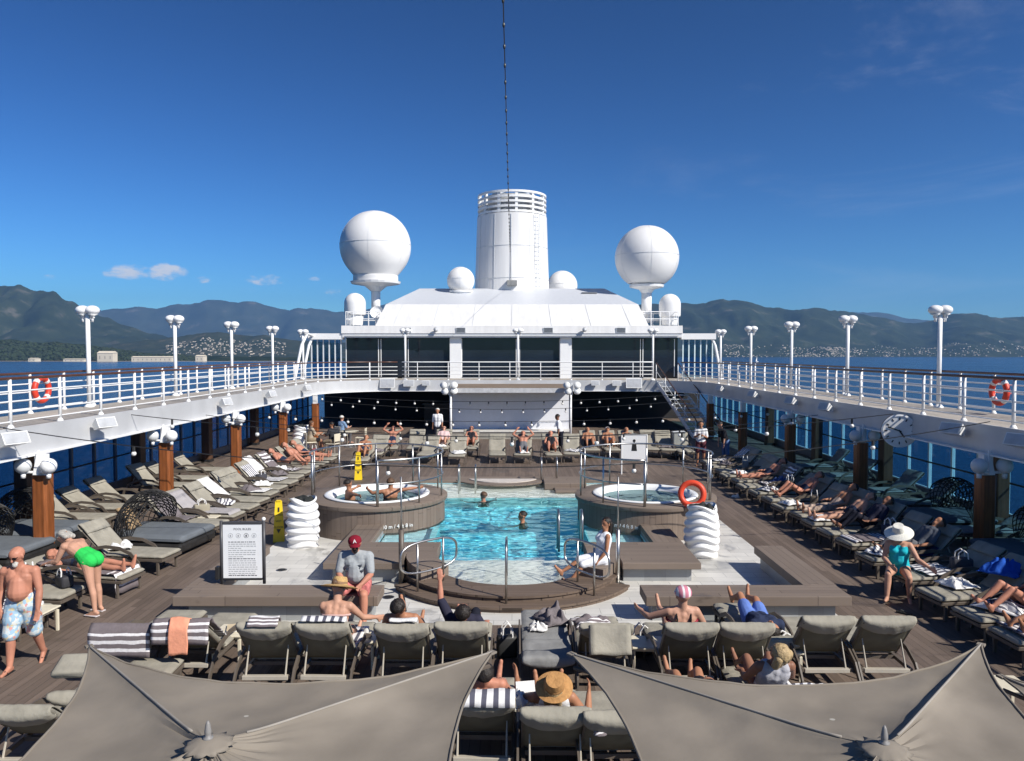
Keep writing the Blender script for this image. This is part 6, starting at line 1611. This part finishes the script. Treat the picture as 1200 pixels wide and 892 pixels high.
# white board with a dark swimmer figure at the rear right
e = thing('safety_board', 'white framed board with a dark standing figure behind the right hot tub', 'sign', (*G(743, 556, 0).to_2d(), 0), R(-4))
MB().box(-.42, .42, -.012, .012, .55, 1.42).build('panel', WHITE, e)
mb = MB()
for s in (-1, 1): mb.tube([(s * .45, 0, 0), (s * .45, 0, 1.46)], .028, 8)
mb.tube([(-.45, 0, 1.44), (.45, 0, 1.44)], .028, 8); mb.build('frame', WHITE_D, e)
mb = MB(); mb.ball((0, -.018, 1.22), (.05, .006, .055), n=12); mb.build('figure_head', BLACK, e)
MB().add([(-.1, -.016, .85), (.1, -.016, .85), (.07, -.016, 1.12), (0, -.016, 1.17), (-.07, -.016, 1.12), (-.1, -.013, .85), (.1, -.013, .85), (.07, -.013, 1.12), (0, -.013, 1.17), (-.07, -.013, 1.12)], [(0, 1, 2, 3, 4), (9, 8, 7, 6, 5), (0, 5, 6, 1), (1, 6, 7, 2), (2, 7, 8, 3), (3, 8, 9, 4), (4, 9, 5, 0)]).build('figure_body', BLACK, e)

# ------------------------------------------------------------------ cafe tables at the rear left and inside
def cafe(x, y, lab):
    e = thing('cafe_table', lab + ' table', 'table', (x, y, 0), 0, 'round tables by the bar recess')
    MB().lathe([(.4, .72), (.41, .73), (.41, .745), (.4, .755)], 28).build('table_top', CREAM, e); MB().tube([(0, 0, .03), (0, 0, .72)], .035).build('column', STEEL, e); MB().lathe([(.26, 0), (.26, .015), (.05, .035)], 24).build('foot', STEEL, e)
def chair(x, y, rz, lab):
    e = thing('cafe_chair', lab, 'chair', (x, y, 0), rz, 'chairs by the bar recess')
    MB().rbox(-.23, .23, -.22, .22, .43, .47, .015).build('seat', CREAM, e); MB().rbox(-.22, .22, -.24, -.21, .55, .88, .012).build('backrest', CREAM, e)
    for a in (-.21, .21):
        MB().tube([(a, .2, 0), (a, .2, .43)], .014).build('leg', FRAME_L, e); MB().tube([(a, -.24, 0), (a, -.22, .88)], .014).build('leg', FRAME_L, e)
for u, v, lab in ((374, 528, 'pale round cafe'), (410, 524, 'shaded round cafe')):
    p = G(u, v, 0); cafe(p.x, p.y, lab)
CH = []
for k, (u, v, rz, lab) in enumerate([(364, 530, -60, 'cream cafe chair left of the pale round table'), (390, 532, 70, 'cream cafe chair right of the pale round table'), (400, 521, -40, 'cream cafe chair by the shaded round table'), (423, 524, 90, 'cream cafe chair right of the shaded round table')]):
    p = G(u, v, 0); chair(p.x, p.y, R(rz), lab); CH.append(p)
e = thing('waiter_stand', 'grey waist-high service stand beside the man in white', 'stand', (*G(795, 534, 0).to_2d(), 0))
MB().rbox(-.25, .25, -.2, .2, 0, 1.0, .03).build('cabinet', mat('stand_grey', (.3, .31, .29), .6), e); MB().rbox(-.28, .28, -.23, .23, 1.001, 1.04, .01).build('stand_top', GREYW, e)

# ------------------------------------------------------------------ big square parasols in the foreground
def parasol(lab, cA, cB, c0, seed, pulls):
    e = thing('square_parasol', lab, 'parasol', (c0.x, c0.y, 0), 0, 'square canvas parasols in the foreground')
    C0 = Vector((0, 0, c0.z)); A = cA - Vector((c0.x, c0.y, 0)); B = cB - Vector((c0.x, c0.y, 0))
    m0 = (A + B) / 2; n2 = Vector((-(B - A).y, (B - A).x, 0)); 
    Cc = Vector((-A.x, -A.y, (A.z + B.z) / 2)); D = Vector((-B.x, -B.y, (A.z + B.z) / 2)); K = [A, B, Cc, D]
    SAG = .05
    def facet(P, Q, PULL):
        def fn(a, c):
            E = P.lerp(Q, a); w_ = 4 * a * (1 - a); mid = (P + Q) / 2
            inw = (Vector((0, 0, mid.z)) - mid); inw.z = 0
            E = E + inw.normalized() * inw.length * PULL * w_; E.z -= .0 * w_
            p = C0.lerp(E, c); p.z -= SAG * math.sin(PI * c) * w_
            hub = math.exp(-(c / .09) ** 2); p.z += .03 * hub
            wr = .011 * mnoise.noise(Vector((p.x * 5, p.y * 5, seed))) + .016 * mnoise.noise(Vector((a * 16, c * 2.2, seed + 3))) * math.exp(-(c - .1) ** 2 / .05) * min(1, c * 8)
            wr += .014 * mnoise.noise(Vector((c * 3, a * 11, seed + 8))) * (abs(2 * a - 1) ** 2)
            p.z += wr * min(1, w_ * 3); return p
        return fn
    mb = MB()
    for i in range(4): mb.grid(facet(K[i], K[(i + 1) % 4], pulls[i]), 36, 40, thick=.004)
    mb.build('canopy', CANVAS, e, 22)
    # hems along the edges
    for i in range(4):
        f_ = facet(K[i], K[(i + 1) % 4], pulls[i]); mh = MB(); mh.tube([f_(k / 30, .998) + Vector((0, 0, .001)) for k in range(31)], .008, 6); mh.build('hem', CANVAS, e, True)
        mh = MB(); mh.tube([f_(0, .1 + .9 * k / 30) + Vector((0, 0, .003)) for k in range(31)], .0065, 8); mh.build('seam', mat('canopy_seam', (.29, .265, .23), .85), e, True)
        MB().tube([C0 + Vector((0, 0, -.06)), K[i] * .98 + Vector((0, 0, -.035))], .014, 6).build('rib', FRAME, e)
        cp = K[i]; u2 = Vector((cp.x, cp.y, 0)).normalized()
        MB().rbox(-.025, .025, -.04, .012, -.008, .008, .004, T(*cp) @ Matrix.Rotation(math.atan2(u2.y, u2.x) - PI / 2, 4, 'Z')).build('corner_pocket', CANVAS, e)
    MB().lathe([(.115, .0), (.09, .01), (.055, .026), (.03, .032)], 40, T(0, 0, c0.z + .012), wob=lambda t, z: .014 * math.sin(t * 11) + .008 * math.sin(t * 17) if z < .01 else 0).build('hub_patch', CANVAS, e, True)
    MB().lathe([(.024, .0), (.024, .01), (.013, .016), (.016, .027), (.016, .04), (.01, .075), (.004, .088)], 18, T(0, 0, c0.z + .04)).build('finial', mat('finial_grey', (.22, .21, .2), .5), e, True)
    MB().tube([(0, 0, .05), (0, 0, c0.z - .02)], .035, 12).build('pole', FRAME, e, True)
    MB().rbox(-.4, .4, -.4, .4, 0, .06, .02).build('base_plate', BLACK, e)
    return e
parasol('taupe square parasol at the lower left with a dark left facet', G(104, 757, 2.42), G(578, 764, 2.42), G(244, 876, 2.54), 1.0, (.36, .17, .27, .3))
parasol('taupe square parasol at the lower right with pale stitched seams', G(668, 766, 2.42), G(1150, 755, 2.44), G(1036, 882, 2.54), 6.0, (.37, .3, .27, .2))
parasol('edge of a third taupe parasol at the right picture border', G(1172, 792, 2.3), G(1500, 800, 2.3), G(1500, 930, 2.4), 9.0, (.25,) * 4)
# ------------------------------------------------------------------ the people of the photograph
# 1 man walking towards the camera at the left
p = G(28, 783, 0)
J = skeleton((0, 0, .86), lean=5, legs=((14, 4), (-12, -30)), arms=(((.22, -.12, -1), (.02, .22, -1)), ((-.24, .1, -1), (-.05, .35, -1))), splay=(.05, .05), head=(-14, -18), wide=1.12, feet=((.1, 1, -.05), (-.1, .85, -.5)))
e, J = person('bald bearded shirtless man in floral shorts walking at the left', p, R(186), J, 'pink', (), 'grey', 'none', .009, 1.0, 1.13, .075)
e.location.z = -min((J[k].z for k in ('toeR', 'heelR'))) + .062
fm = bpy.data.materials.new('floral_shorts'); fm.use_nodes = True; N, L = nt(fm); b = N['Principled BSDF']; b.inputs['Roughness'].default_value = .9
tc = N.new('ShaderNodeTexCoord'); vo = N.new('ShaderNodeTexVoronoi'); vo.inputs['Scale'].default_value = 26; L.new(tc.outputs['Object'], vo.inputs['Vector'])
cr = N.new('ShaderNodeValToRGB'); cr.color_ramp.interpolation = 'CONSTANT'
for i, (ps, c) in enumerate([(0, (.3, .45, .57, 1)), (.4, (.52, .6, .63, 1)), (.66, (.6, .52, .33, 1)), (.76, (.6, .3, .27, 1)), (.86, (.62, .62, .58, 1))]):
    el = cr.color_ramp.elements[i] if i < 2 else cr.color_ramp.elements.new(ps); el.position = ps; el.color = c
sp = N.new('ShaderNodeSeparateColor'); L.new(vo.outputs['Color'], sp.inputs[0]); L.new(sp.outputs[0], cr.inputs[0]); L.new(cr.outputs[0], b.inputs['Base Color'])
Bp = body_parts(J, 1.0, 1.13, .075)
seg = [q for q in Bp if q[0] in ('pelvis', 'butt')] + cut(Bp, 'thighR', .92) + cut(Bp, 'thighL', .92); seg = [(a, p0, r0, p0.lerp(p1, .5) if a == 'pelvis' else p1, r1 + (.02 if 'thigh' in a else 0)) for (a, p0, r0, p1, r1) in seg]
attach(solid(seg, 'shorts', fm, .012, .022, 2), 'shorts', e)
MB().capsule(J['head'] + (J['hf'] * .05 - J['hu'] * .07), .048, J['head'] + (J['hf'] * .07 - J['hu'] * .1), .036).build('beard', HAIR['white'], e, True)
shades(e, J)
for q in 'RL':
    d = (J['toe' + q] - J['heel' + q]).normalized(); so_ = J['sole' + q]; c = (J['toe' + q] + J['heel' + q]) / 2 + so_ * .068
    M = Matrix((d.cross(-so_).normalized(), d, -so_)).transposed().to_4x4(); M.translation = c
    MB().rbox(-.045, .045, -.13, .14, -.012, .004, .006, M).build('flip_flop', BLK, e)
    MB().tube([(-.04, .0, .0), (-.012, .05, .065), (0, .09, .0)], .007, 5, M=M).build('strap', BLK, e)

# 2 woman in green bending over a lounger, facing the windows
p = G(108, 719, 0); GREEN = fabric('green_swimsuit', (.03, .5, .09), .06)
J = skeleton((0, 0, .86), lean=58, legs=((2, -6), (-16, -10)), arms=(((.2, .55, -1), (-.25, .9, -.28)), ((-.15, .45, -1), (.1, .95, -.25))), splay=(.1, .06), head=(-8, 12), s=.98)
e, J = person('grey haired woman in a green swimsuit bending over a lounger', p, R(72), J, 'fair', (('swimsuit', 'low_suit', GREEN),), 'grey', 'bob', .009, .98, 1.0, .0, .06, 1.12)
e.location.z = -min(J[k].z for k in ('toeR', 'heelR', 'toeL', 'heelL')) + .055
for q in 'RL': MB().rbox(-.045, .045, -.13, .13, -.008, .01, .006, T(*((J['toe' + q] + J['heel' + q]) / 2 - Vector((0, 0, .058))))).build('sandal', mat('sandal_pale', (.55, .5, .5), .7), e)

# 3 man in maroon cap and grey shirt sitting on the bench end
SH = fabric('grey_marl_shirt', (.34, .36, .37)); MAR = fabric('maroon_cap', (.2, .012, .025))
p = G(419, 692, .45)
J = skeleton((0, 0, .56), lean=14, legs=((82, -6), (80, 8)), arms=(((.2, .35, -1), (-.55, .75, -.35)), ((-.22, .35, -1), (.4, .85, -.4))), splay=(.3, .26), head=(2, 16), wide=1.18, s=1.02)
e, J = person('heavy man in maroon cap and grey shirt sitting on the bench end', (p.x, p.y + .05, 0), R(176), J, 'pink', (('shirt', 'shirt', SH, .8), ('shorts', 'trunks', fabric('red_print_shorts', (.5, .16, .15), .5), .75)), 'dark', 'none', .009, 1.02, 1.22, .07)
e.location.z = -min(J[k].z for k in ('heelR', 'heelL')) + .07
c = ball_cap(e, J, MAR, 1.05); text_obj('emblem', 'A', .085, mat('emblem_white', (.8, .8, .8), .6, var=0), c, frame(J, (0, .1, .083), 1.02) @ RX(-62) @ RZ(180), .003)
MB().capsule(J['head'] + (J['hf'] * .045 - J['hu'] * .07), .055, J['head'] + (J['hf'] * .065 - J['hu'] * .1), .04).build('beard', HAIR['dark'], e, True)
for k, wd in enumerate((.26, .2, .3)):
    M = Matrix((J['x'], J['f'], J['u'])).transposed().to_4x4(); M.translation = J['chest'] + J['f'] * (.168 + .006 * k) - J['u'] * (-.01 + .045 * k)
    rr = random.Random(k); mb = MB(); x = -wd / 2
    while x < wd / 2: l = rr.uniform(.012, .03); mb.box(x, x + l, -.06, .003, -.014, .014, M); x += l + .008
    mb.build('chest_print', mat('print_dark', (.08, .09, .11), .8, var=0), e)
for q in 'RL': MB().rbox(-.045, .045, -.13, .14, -.008, .008, .006, T(*((J['toe' + q] + J['heel' + q]) / 2 - Vector((0, 0, .062))))).build('sandal', mat('sandal_grey', (.4, .38, .37), .7), e)

def recline(label, base, rz, beta, skin, wear, hair='brown', style='short', knees=((92, 84), (94, 82)), arms=None, head=(10, 0), d=.1, s=1.0, k=1.0, voxel=.013, belly=0, bust=0, sit=None, hips=1.0, x=0.0, group=None, splay=(.08, .08)):
    """somebody lying on a lounger whose origin and turn are base, rz"""
    lean = -(90 - beta) if sit is None else sit
    arms = arms or (((.25, .55, -.55), (-.2, .9, .05)), ((-.25, .5, -.6), (.1, .95, -.1)))
    J = skeleton((x, -.02 + d, .52), lean=lean, legs=knees, arms=arms, splay=splay, head=head, s=s)
    return person(label, base, rz, J, skin, wear, hair, style, voxel, s, k, belly, bust, hips, group)
TR = lambda n, c, f=.6: ('shorts', 'trunks', fabric(n, c), f)
KU = ((128, 48), (124, 52)); FL = ((90, 88), (91, 86))
# 4 woman in straw hat, sitting up, seen from behind
WB = fabric('pale_pink_straps', (.6, .4, .36))
e, J = recline('woman in a wide straw hat sitting up with bare back on the near row', FR[379], 0, FB, 'fair', (('bikini_bottom', 'low_suit', fabric('navy_bikini', (.02, .03, .07))), ('bikini_top', 'bra', WB)), 'brown', 'bun', ((95, 60), (100, 70)), (((.55, .5, -.75), (.6, .7, -.25)), ((-.2, .7, -.5), (.3, .9, -.2))), (-18, -25), d=-.02, sit=12, voxel=.0095)
brim_hat(e, J, STRAW, .23, 1.05, 8, mat('hat_band_tan', (.25, .15, .08), .7))
# 5 dark haired man with raised sandal
e, J = recline('dark haired man reclining with one sandalled leg crossed up', FR[470] + Vector((-.06, 0, 0)), 0, FB, 'tan', (TR('teal_print_shorts', (.12, .25, .28)),), 'dark', 'short', ((114, 64), (124, 84)), None, (12, -30), d=.02, sit=-28, voxel=.0105, k=1.08)
d = (J['toeL'] - J['heelL']).normalized(); M = Matrix((d.cross(-J['soleL']).normalized(), d, -J['soleL'])).transposed().to_4x4(); M.translation = (J['toeL'] + J['heelL']) / 2 + J['soleL'] * .068
MB().rbox(-.045, .045, -.13, .14, -.012, .006, .006, M).build('sandal', BLK, e)
# 6 person with dark trousers, raised hand
e, J = recline('reclining person in dark trousers with knees up and one hand raised', FR[541], 0, FB, 'pink', (('trousers', 'trousers', fabric('black_trousers', (.015, .016, .025))), ('shirt', 'shirt', fabric('dark_shirt', (.03, .03, .05)), .9)), 'dark', 'short', ((122, 50), (116, 66)), (((.3, .4, -.6), (0, .9, .1)), ((-.5, .25, .9), (-.05, .15, 1))), (10, 0), d=.12, voxel=.0105)
# 7 woman in white dress sitting on the curved pool wall
p = G(702, 660, .4)
J = skeleton((0, 0, .5), lean=-8, legs=((84, 58), (80, 40)), arms=(((.3, -.35, -1), (.05, -.1, -1)), ((-.15, .15, -1), (.1, .6, -.7))), splay=(.08, .08), head=(-5, 25), s=.95)
e, J = person('dark haired woman in a white dress sitting on the curved pool wall', (p.x + .05, p.y, 0), R(102), J, 'tan', (('dress', 'dress', fabric('white_dress', (.72, .74, .78))),), 'dark', 'long', .0105, .95, .92, 0, .06)
# 8 swimmers
def swimmer(lab, u, v, rz, skin, hair, style='short'):
    p = G(u, v + 3, .18); J = skeleton((0, 0, -.36), lean=4, legs=((10, -20), (20, -10)), arms=(((.8, .5, -.1), (.3, .9, .05)), ((-.8, .5, -.1), (-.3, .9, .05))), head=(6, 20))
    person(lab, (p.x, p.y, 0), rz, J, skin, (), hair, style, .013, only=('torso', 'shoulder', 'neck', 'head', 'upper_armR', 'upper_armL', 'fore_arm', 'hand', 'pelvis', 'bust'), hands=True)
swimmer('swimmer with brown hair at the rear of the pool', 567, 585, R(20), 'pink', 'brown')
swimmer('dark haired swimmer in the middle of the pool', 614, 609, R(80), 'tan', 'dark')
# 9 men in the left hot tub
for dx, dy, rz, lab, hr, hd in ((-.62, -.15, -60, 'man in the left hot tub with his arm along the rim', 'dark', (0, 20)), (.3, .1, 20, 'man in the left hot tub leaning on the right rim', 'brown', (0, -30))):
    J = skeleton((0, 0, .22), lean=-8, legs=((70, 20), (70, 20)), arms=(((.9, -.1, .1), (.95, .15, .05)), ((-.8, .35, -.15), (-.3, .9, .25))), head=hd)
    person(lab, (-3.42 + dx, 19.2 + dy, .18), R(rz), J, 'tan', (), hr, 'short', .013, k=1.05, group=None, only=('torso', 'shoulder', 'neck', 'head', 'upper_armR', 'upper_armL', 'fore_arm', 'hand', 'pelvis'))
# 10 woman with pink cap
e, J = recline('woman in a pink and white cap with bare back on the near row', FR[811], 0, FB, 'fair', (('bikini_top', 'bra', fabric('dark_red_bikini', (.25, .03, .05))), ('bikini_bottom', 'low_suit', fabric('black_bikini', (.02, .02, .02)))), 'brown', 'none', ((120, 55), (122, 86)), (((.5, .3, -.8), (-.2, .9, .1)), ((-.75, .35, -.35), (-.4, .9, .1))), (-4, 8), d=.02, sit=-14, voxel=.0105, k=1.1)
PKC = bpy.data.materials.new('pink_white_cap'); PKC.use_nodes = True; N, L = nt(PKC); b = N['Principled BSDF']; b.inputs['Roughness'].default_value = .8
tc = N.new('ShaderNodeTexCoord'); sx = N.new('ShaderNodeSeparateXYZ'); L.new(tc.outputs['Object'], sx.inputs[0]); q = math_node(N, L, 'GREATER_THAN', math_node(N, L, 'FRACT', math_node(N, L, 'MULTIPLY', sx.outputs[0], 13.0)), .62)
mx = N.new('ShaderNodeMix'); mx.data_type = 'RGBA'; L.new(q, mx.inputs[0]); mx.inputs[6].default_value = (.52, .18, .24, 1); mx.inputs[7].default_value = (.7, .66, .66, 1); L.new(mx.outputs[2], b.inputs['Base Color'])
ball_cap(e, J, PKC, 1.05)
mb = MB()
for g in (-1, 1): mb.tube([J['chest'] + J['x'] * g * .09 - J['f'] * .125 - J['u'] * .05, J['chest'] + J['x'] * g * .09 - J['f'] * .125 + J['u'] * .05, J['chest'] + J['x'] * g * .1 - J['f'] * .03 + J['u'] * .135], .011, 6)
mb.build('bikini_straps', fabric('black_bikini', (.02, .02, .02)), e)
# 11 person with blue shorts between two near row loungers
b0 = (FR[878] + FR[972]) / 2 + Vector((.02, .75, 0)); lounger('low taupe lounger of the person in blue shorts, beyond the near row', b0, 0, 12)
recline('person in blue shorts lying with both feet raised beyond the near row', b0, 0, 12, 'tan', (TR('blue_shorts', (.12, .2, .5)), ('shirt', 'shirt', fabric('navy_top', (.03, .04, .08)), .8)), 'dark', 'short', ((112, 78), (124, 66)), None, (20, 0), d=.0, voxel=.0115)
# second row people
e, J = recline('person in a brown felt hat and yellow scarf on the nearest row', SR[652], 0, 48, 'tan', (('shirt', 'vest', fabric('white_top', (.7, .7, .7))), ('shorts', 'trunks', fabric('black_shorts', (.02, .02, .025)), .7)), 'blond', 'long', FL, (((.45, .1, -.6), (.1, .6, .6)), ((-.5, .6, -.3), (-.1, .8, .5))), (10, -12), d=.06, sit=-36, voxel=.0095)
brim_hat(e, J, mat('felt_hat', (.42, .22, .08), .85, var=.15, scale=25, bump=.4), .175, 1.0, -4, mat('felt_band', (.3, .15, .05), .8), .13)
MB().tube([J['neck'] + J['x'] * a * .1 - J['f'] * .02 + J['u'] * (.02 + .02 * math.sin(a * 5)) + J['f'] * (.1 * (1 - a * a)) for a in [-1 + i * .2 for i in range(11)]], .035, 8).build('scarf', fabric('yellow_scarf', (.65, .5, .08), .4), e, True)
e = thing('book', 'open pale paperback held above the person in the brown hat', 'book', SR[652] + Vector((-.28, -.02, .83)), 0); e.rotation_euler = (R(60), 0, R(10))
MB().box(-.1, .1, -.13, .13, 0, .018).build('pages', TOWEL_W, e); MB().box(-.102, .102, -.132, .132, -.004, -.001).build('cover', mat('book_cover_tan', (.55, .4, .28), .5), e)
recline('man with dark hair lying on the navy banded towel in the nearest row', SR[566], 0, 46, 'pink', (TR('dark_shorts', (.03, .04, .06)),), 'dark', 'short', FL, None, (6, 10), d=.02, sit=-34, voxel=.0105)
e, J = recline('person with bare feet and dark top half hidden under the right canopy', SR[848] + Vector((0, .1, 0)), 0, 40, 'tan', (('shirt', 'shirt', fabric('black_top', (.015, .015, .02)), .9), TR('black_shorts', (.02, .02, .025))), 'dark', 'short', ((118, 62), (112, 70)), None, (10, 0), d=.3, voxel=.0105)
e, J = recline('blond woman with tanned raised knee on the lounger behind the right canopy', SR[936] + Vector((-.05, 0, 0)), 0, 42, 'brown', (('bikini_bottom', 'low_suit', fabric('white_bikini', (.7, .7, .72))), ('top', 'vest', fabric('striped_grey_top', (.4, .4, .43)))), 'blond', 'bob', ((132, 40), (126, 60)), None, (8, 30), d=.1, sit=-30, voxel=.0105)
# 12 woman in turquoise and white sun hat sitting on a lounger side
p = Vector((7.0, 13.62, 0)); TUR = fabric('turquoise_top', (.02, .42, .5), .08)
J = skeleton((0, 0, .53), lean=10, legs=((86, 12), (84, -14)), arms=(((.25, .3, -1), (-.5, .8, -.3)), ((-.5, .4, -.8), (-.75, .5, -.35))), splay=(.16, .2), head=(-12, -8), s=.97)
e, J = person('woman in a turquoise swimsuit and white sun hat sitting sideways on a lounger', (p.x, p.y, 0), R(152), J, 'fair', (('swimsuit', 'suit', TUR),), 'brown', 'short', .0095, .97, 1.08, .03, .075, 1.1)
e.location.z = -min(J[k].z for k in ('heelR', 'heelL')) + .06
brim_hat(e, J, mat('white_sun_hat', (.74, .72, .64), .85, var=.05, bump=.3), .22, 1.05, -6, None, .11, .05)
# 13-14 sunbathers on the side rows
def on_row(row, i, *a, **k): p, rz, b_ = row[i]; return recline(a[0], p, rz, b_, *a[1:], **k)
SB = ('swimsuit', 'low_suit', fabric('dark_suit', (.02, .03, .06)))
on_row(LRW, 3, 'person with bare legs lying behind the bending woman', 'pink', (SB, ('shirt', 'vest', fabric('dark_stripe_top', (.05, .05, .06)))), 'brown', 'short', FL, d=.15)
on_row(LRW, 7, 'sunbather with arm raised on the third lounger beyond the daybed', 'tan', (SB,), 'dark', 'short', FL, (((.5, -.4, .8), (.1, -.3, .9)), ((-.2, .6, -.6), (0, 1, 0))), d=.0) if False else None
on_row(LRW, 14, 'reddish sunbather with sunglasses in the far left row', 'pink', (SB,), 'dark', 'short', KU, d=.05)
on_row(LRW, 16, 'pink sunbather with a phone at the far end of the left row', 'pink', (SB,), 'brown', 'short', FL, d=.05)
on_row(LRW, 15, 'sunburnt sunbather in black trunks in the far left row', 'pink', (TR('black_trunks', (.02, .02, .02)),), 'brown', 'short', FL, d=.05, belly=.06)
on_row(RRW, 1, 'sleeper in the striped tan lit patch beside the black shoes', 'tan', (SB,), 'dark', 'short', ((108, 70), (112, 66)), d=.1)
on_row(RRW, 2, 'sunbather with bent knees half in shade right of the woman in turquoise', 'pink', (SB,), 'brown', 'short', KU, d=.1)
on_row(RRW, 5, 'person in grey lying in the shade above the woman in turquoise', 'tan', (('trousers', 'trousers', fabric('grey_trousers', (.12, .12, .13))), ('shirt', 'shirt', fabric('slate_shirt', (.1, .11, .13)), .9)), 'dark', 'short', KU, d=.05)
on_row(RRW, 8, 'sunbather with pale legs on the fourth shaded lounger', 'fair', (SB,), 'brown', 'short', FL, d=.1)
on_row(RRW, 9, 'sunbather in patterned wrap on the fifth shaded lounger', 'tan', (('wrap', 'trousers', fabric('patterned_wrap', (.4, .3, .24), .6)),), 'dark', 'short', FL, d=.1)
on_row(RRW, 11, 'sunbather with bent knees on the seventh shaded lounger', 'pink', (SB,), 'brown', 'short', KU, d=.1)
on_row(RRW, 14, 'sunbather on the tenth shaded lounger', 'pink', (SB,), 'dark', 'short', FL, d=.1)
on_row(RRW, 7, 'dark clothed person lying on the third shaded lounger', 'brown', (('trousers', 'trousers', fabric('black_trousers', (.015, .016, .025))), ('shirt', 'shirt', fabric('dark_shirt', (.03, .03, .05)), .9)), 'dark', 'short', KU, d=.05)
# 15 rear rows
def on_rear(u, *a, **k): return recline(a[0], BK[u], R(180), 51, *a[1:], voxel=.015, **k)
BS = ('swimsuit', 'suit', fabric('black_swimsuit', (.02, .02, .025)))
on_rear(431, 'tanned sunbather behind the left hot tub railing', 'tan', (SB,), 'dark', 'short', KU, d=.05)
on_rear(462, 'sunbather with arms behind the head at the far left of the rear row', 'pink', (SB,), 'brown', 'short', FL, (((.9, -.2, .5), (-.6, -.1, .7)), ((-.9, -.2, .5), (.6, -.1, .7))), d=.05)
on_rear(521, 'reader in pale pink on the rear row left of the stage', 'fair', (('shirt', 'shirt', fabric('pale_pink_shirt', (.62, .45, .44)), .9), SB), 'dark', 'short', KU, d=.05)
on_rear(553, 'sunbather in a black swimsuit at the left edge of the stage', 'pink', (BS,), 'dark', 'short', KU, d=.05)
on_rear(613, 'sunbather with grey towel wrap in the middle of the rear row', 'pink', (('wrap', 'trousers', fabric('grey_wrap', (.14, .14, .15))),), 'dark', 'short', FL, (((.9, -.2, .5), (-.6, -.1, .7)), ((-.9, -.2, .5), (.6, -.1, .7))), d=.05)
on_rear(645, 'reader with crossed arms in a dark swimsuit right of the middle of the rear row', 'pink', (BS,), 'brown', 'short', KU, d=.05)
e, J = on_rear(711, 'sunbather in a white cap on the right of the rear row', 'tan', (SB,), 'dark', 'none', KU, d=.05); ball_cap(e, J, TOWEL_W)
on_rear(688, 'tanned person in dark shorts left of the white capped sunbather', 'tan', (TR('dark_shorts', (.03, .04, .06)),), 'dark', 'short', KU, d=.05)
on_rear(733, 'tanned sunbather beside the white board', 'tan', (BS,), 'dark', 'short', KU, d=.05)
def stander(lab, u, v, rz, skin, wear, hair='dark', style='short', arms=None, s=1.0, lean=2):
    J = skeleton((0, 0, .86 * s), lean=lean, legs=((3, 0), (-3, -4)), arms=arms, s=s)
    p = G(u, v, 0); e, J = person(lab, p, rz, J, skin, wear, hair, style, .015, s)
    e.location.z = .052 - min(J[k].z for k in ('heelR', 'heelL', 'toeR', 'toeL')); return e, J
WS = fabric('white_shirt', (.76, .76, .76))
stander('man in white shirt and cap standing by the stairs', 821, 546, R(165), 'tan', (('shirt', 'shirt', WS, .85), ('shorts', 'trunks', fabric('wine_shorts', (.12, .04, .05)), .8)), arms=(((.25, .2, -1), (-.5, .7, .35)), ((-.2, .2, -1), (.5, .7, .3))))
stander('dark haired person in white standing at the right of the stage', 657, 532, R(90), 'brown', (('shirt', 'shirt', WS, .85), ('trousers', 'trousers', fabric('black_trousers', (.015, .016, .025)))), lean=12)
stander('bar waiter in white jacket in the dark recess', 513, 521, R(170), 'tan', (('jacket', 'shirt', WS, 1.0), ('trousers', 'trousers', fabric('black_trousers', (.015, .016, .025)))), 'white')
stander('person in black top and blue jeans near the stairs foot', 850, 545, R(100), 'fair', (('top', 'shirt', fabric('black_top', (.015, .015, .02)), .9), ('jeans', 'trousers', fabric('jeans_blue', (.1, .16, .3)))), 'dark', lean=20)
def sitter(lab, p, rz, skin, wear, hair):
    J = skeleton((0, 0, .57), lean=4, legs=((84, 0), (82, 4)), arms=(((.2, .5, -.9), (-.3, .9, .1)), ((-.2, .5, -.9), (.3, .9, .1))))
    person(lab, (p.x, p.y, 0), rz, J, skin, wear, hair, 'short', .015)
sitter('person in beige at the pale round cafe table', CH[0], R(-60), 'tan', (('shirt', 'shirt', fabric('beige_shirt', (.4, .33, .25)), .8), ('shorts', 'trunks', fabric('khaki_shorts', (.25, .2, .14)), .8)), 'brown')
sitter('person in a dark shirt at the pale round cafe table', CH[1], R(70), 'tan', (('shirt', 'shirt', fabric('charcoal_shirt', (.04, .04, .045)), .8), ('shorts', 'trunks', fabric('khaki_shorts', (.25, .2, .14)), .8)), 'dark')
sitter('person in blue at the shaded cafe table', CH[2], R(-40), 'fair', (('shirt', 'shirt', fabric('sky_blue_shirt', (.2, .3, .45)), .8), ('trousers', 'trousers', fabric('grey_trousers', (.12, .12, .13)))), 'white')
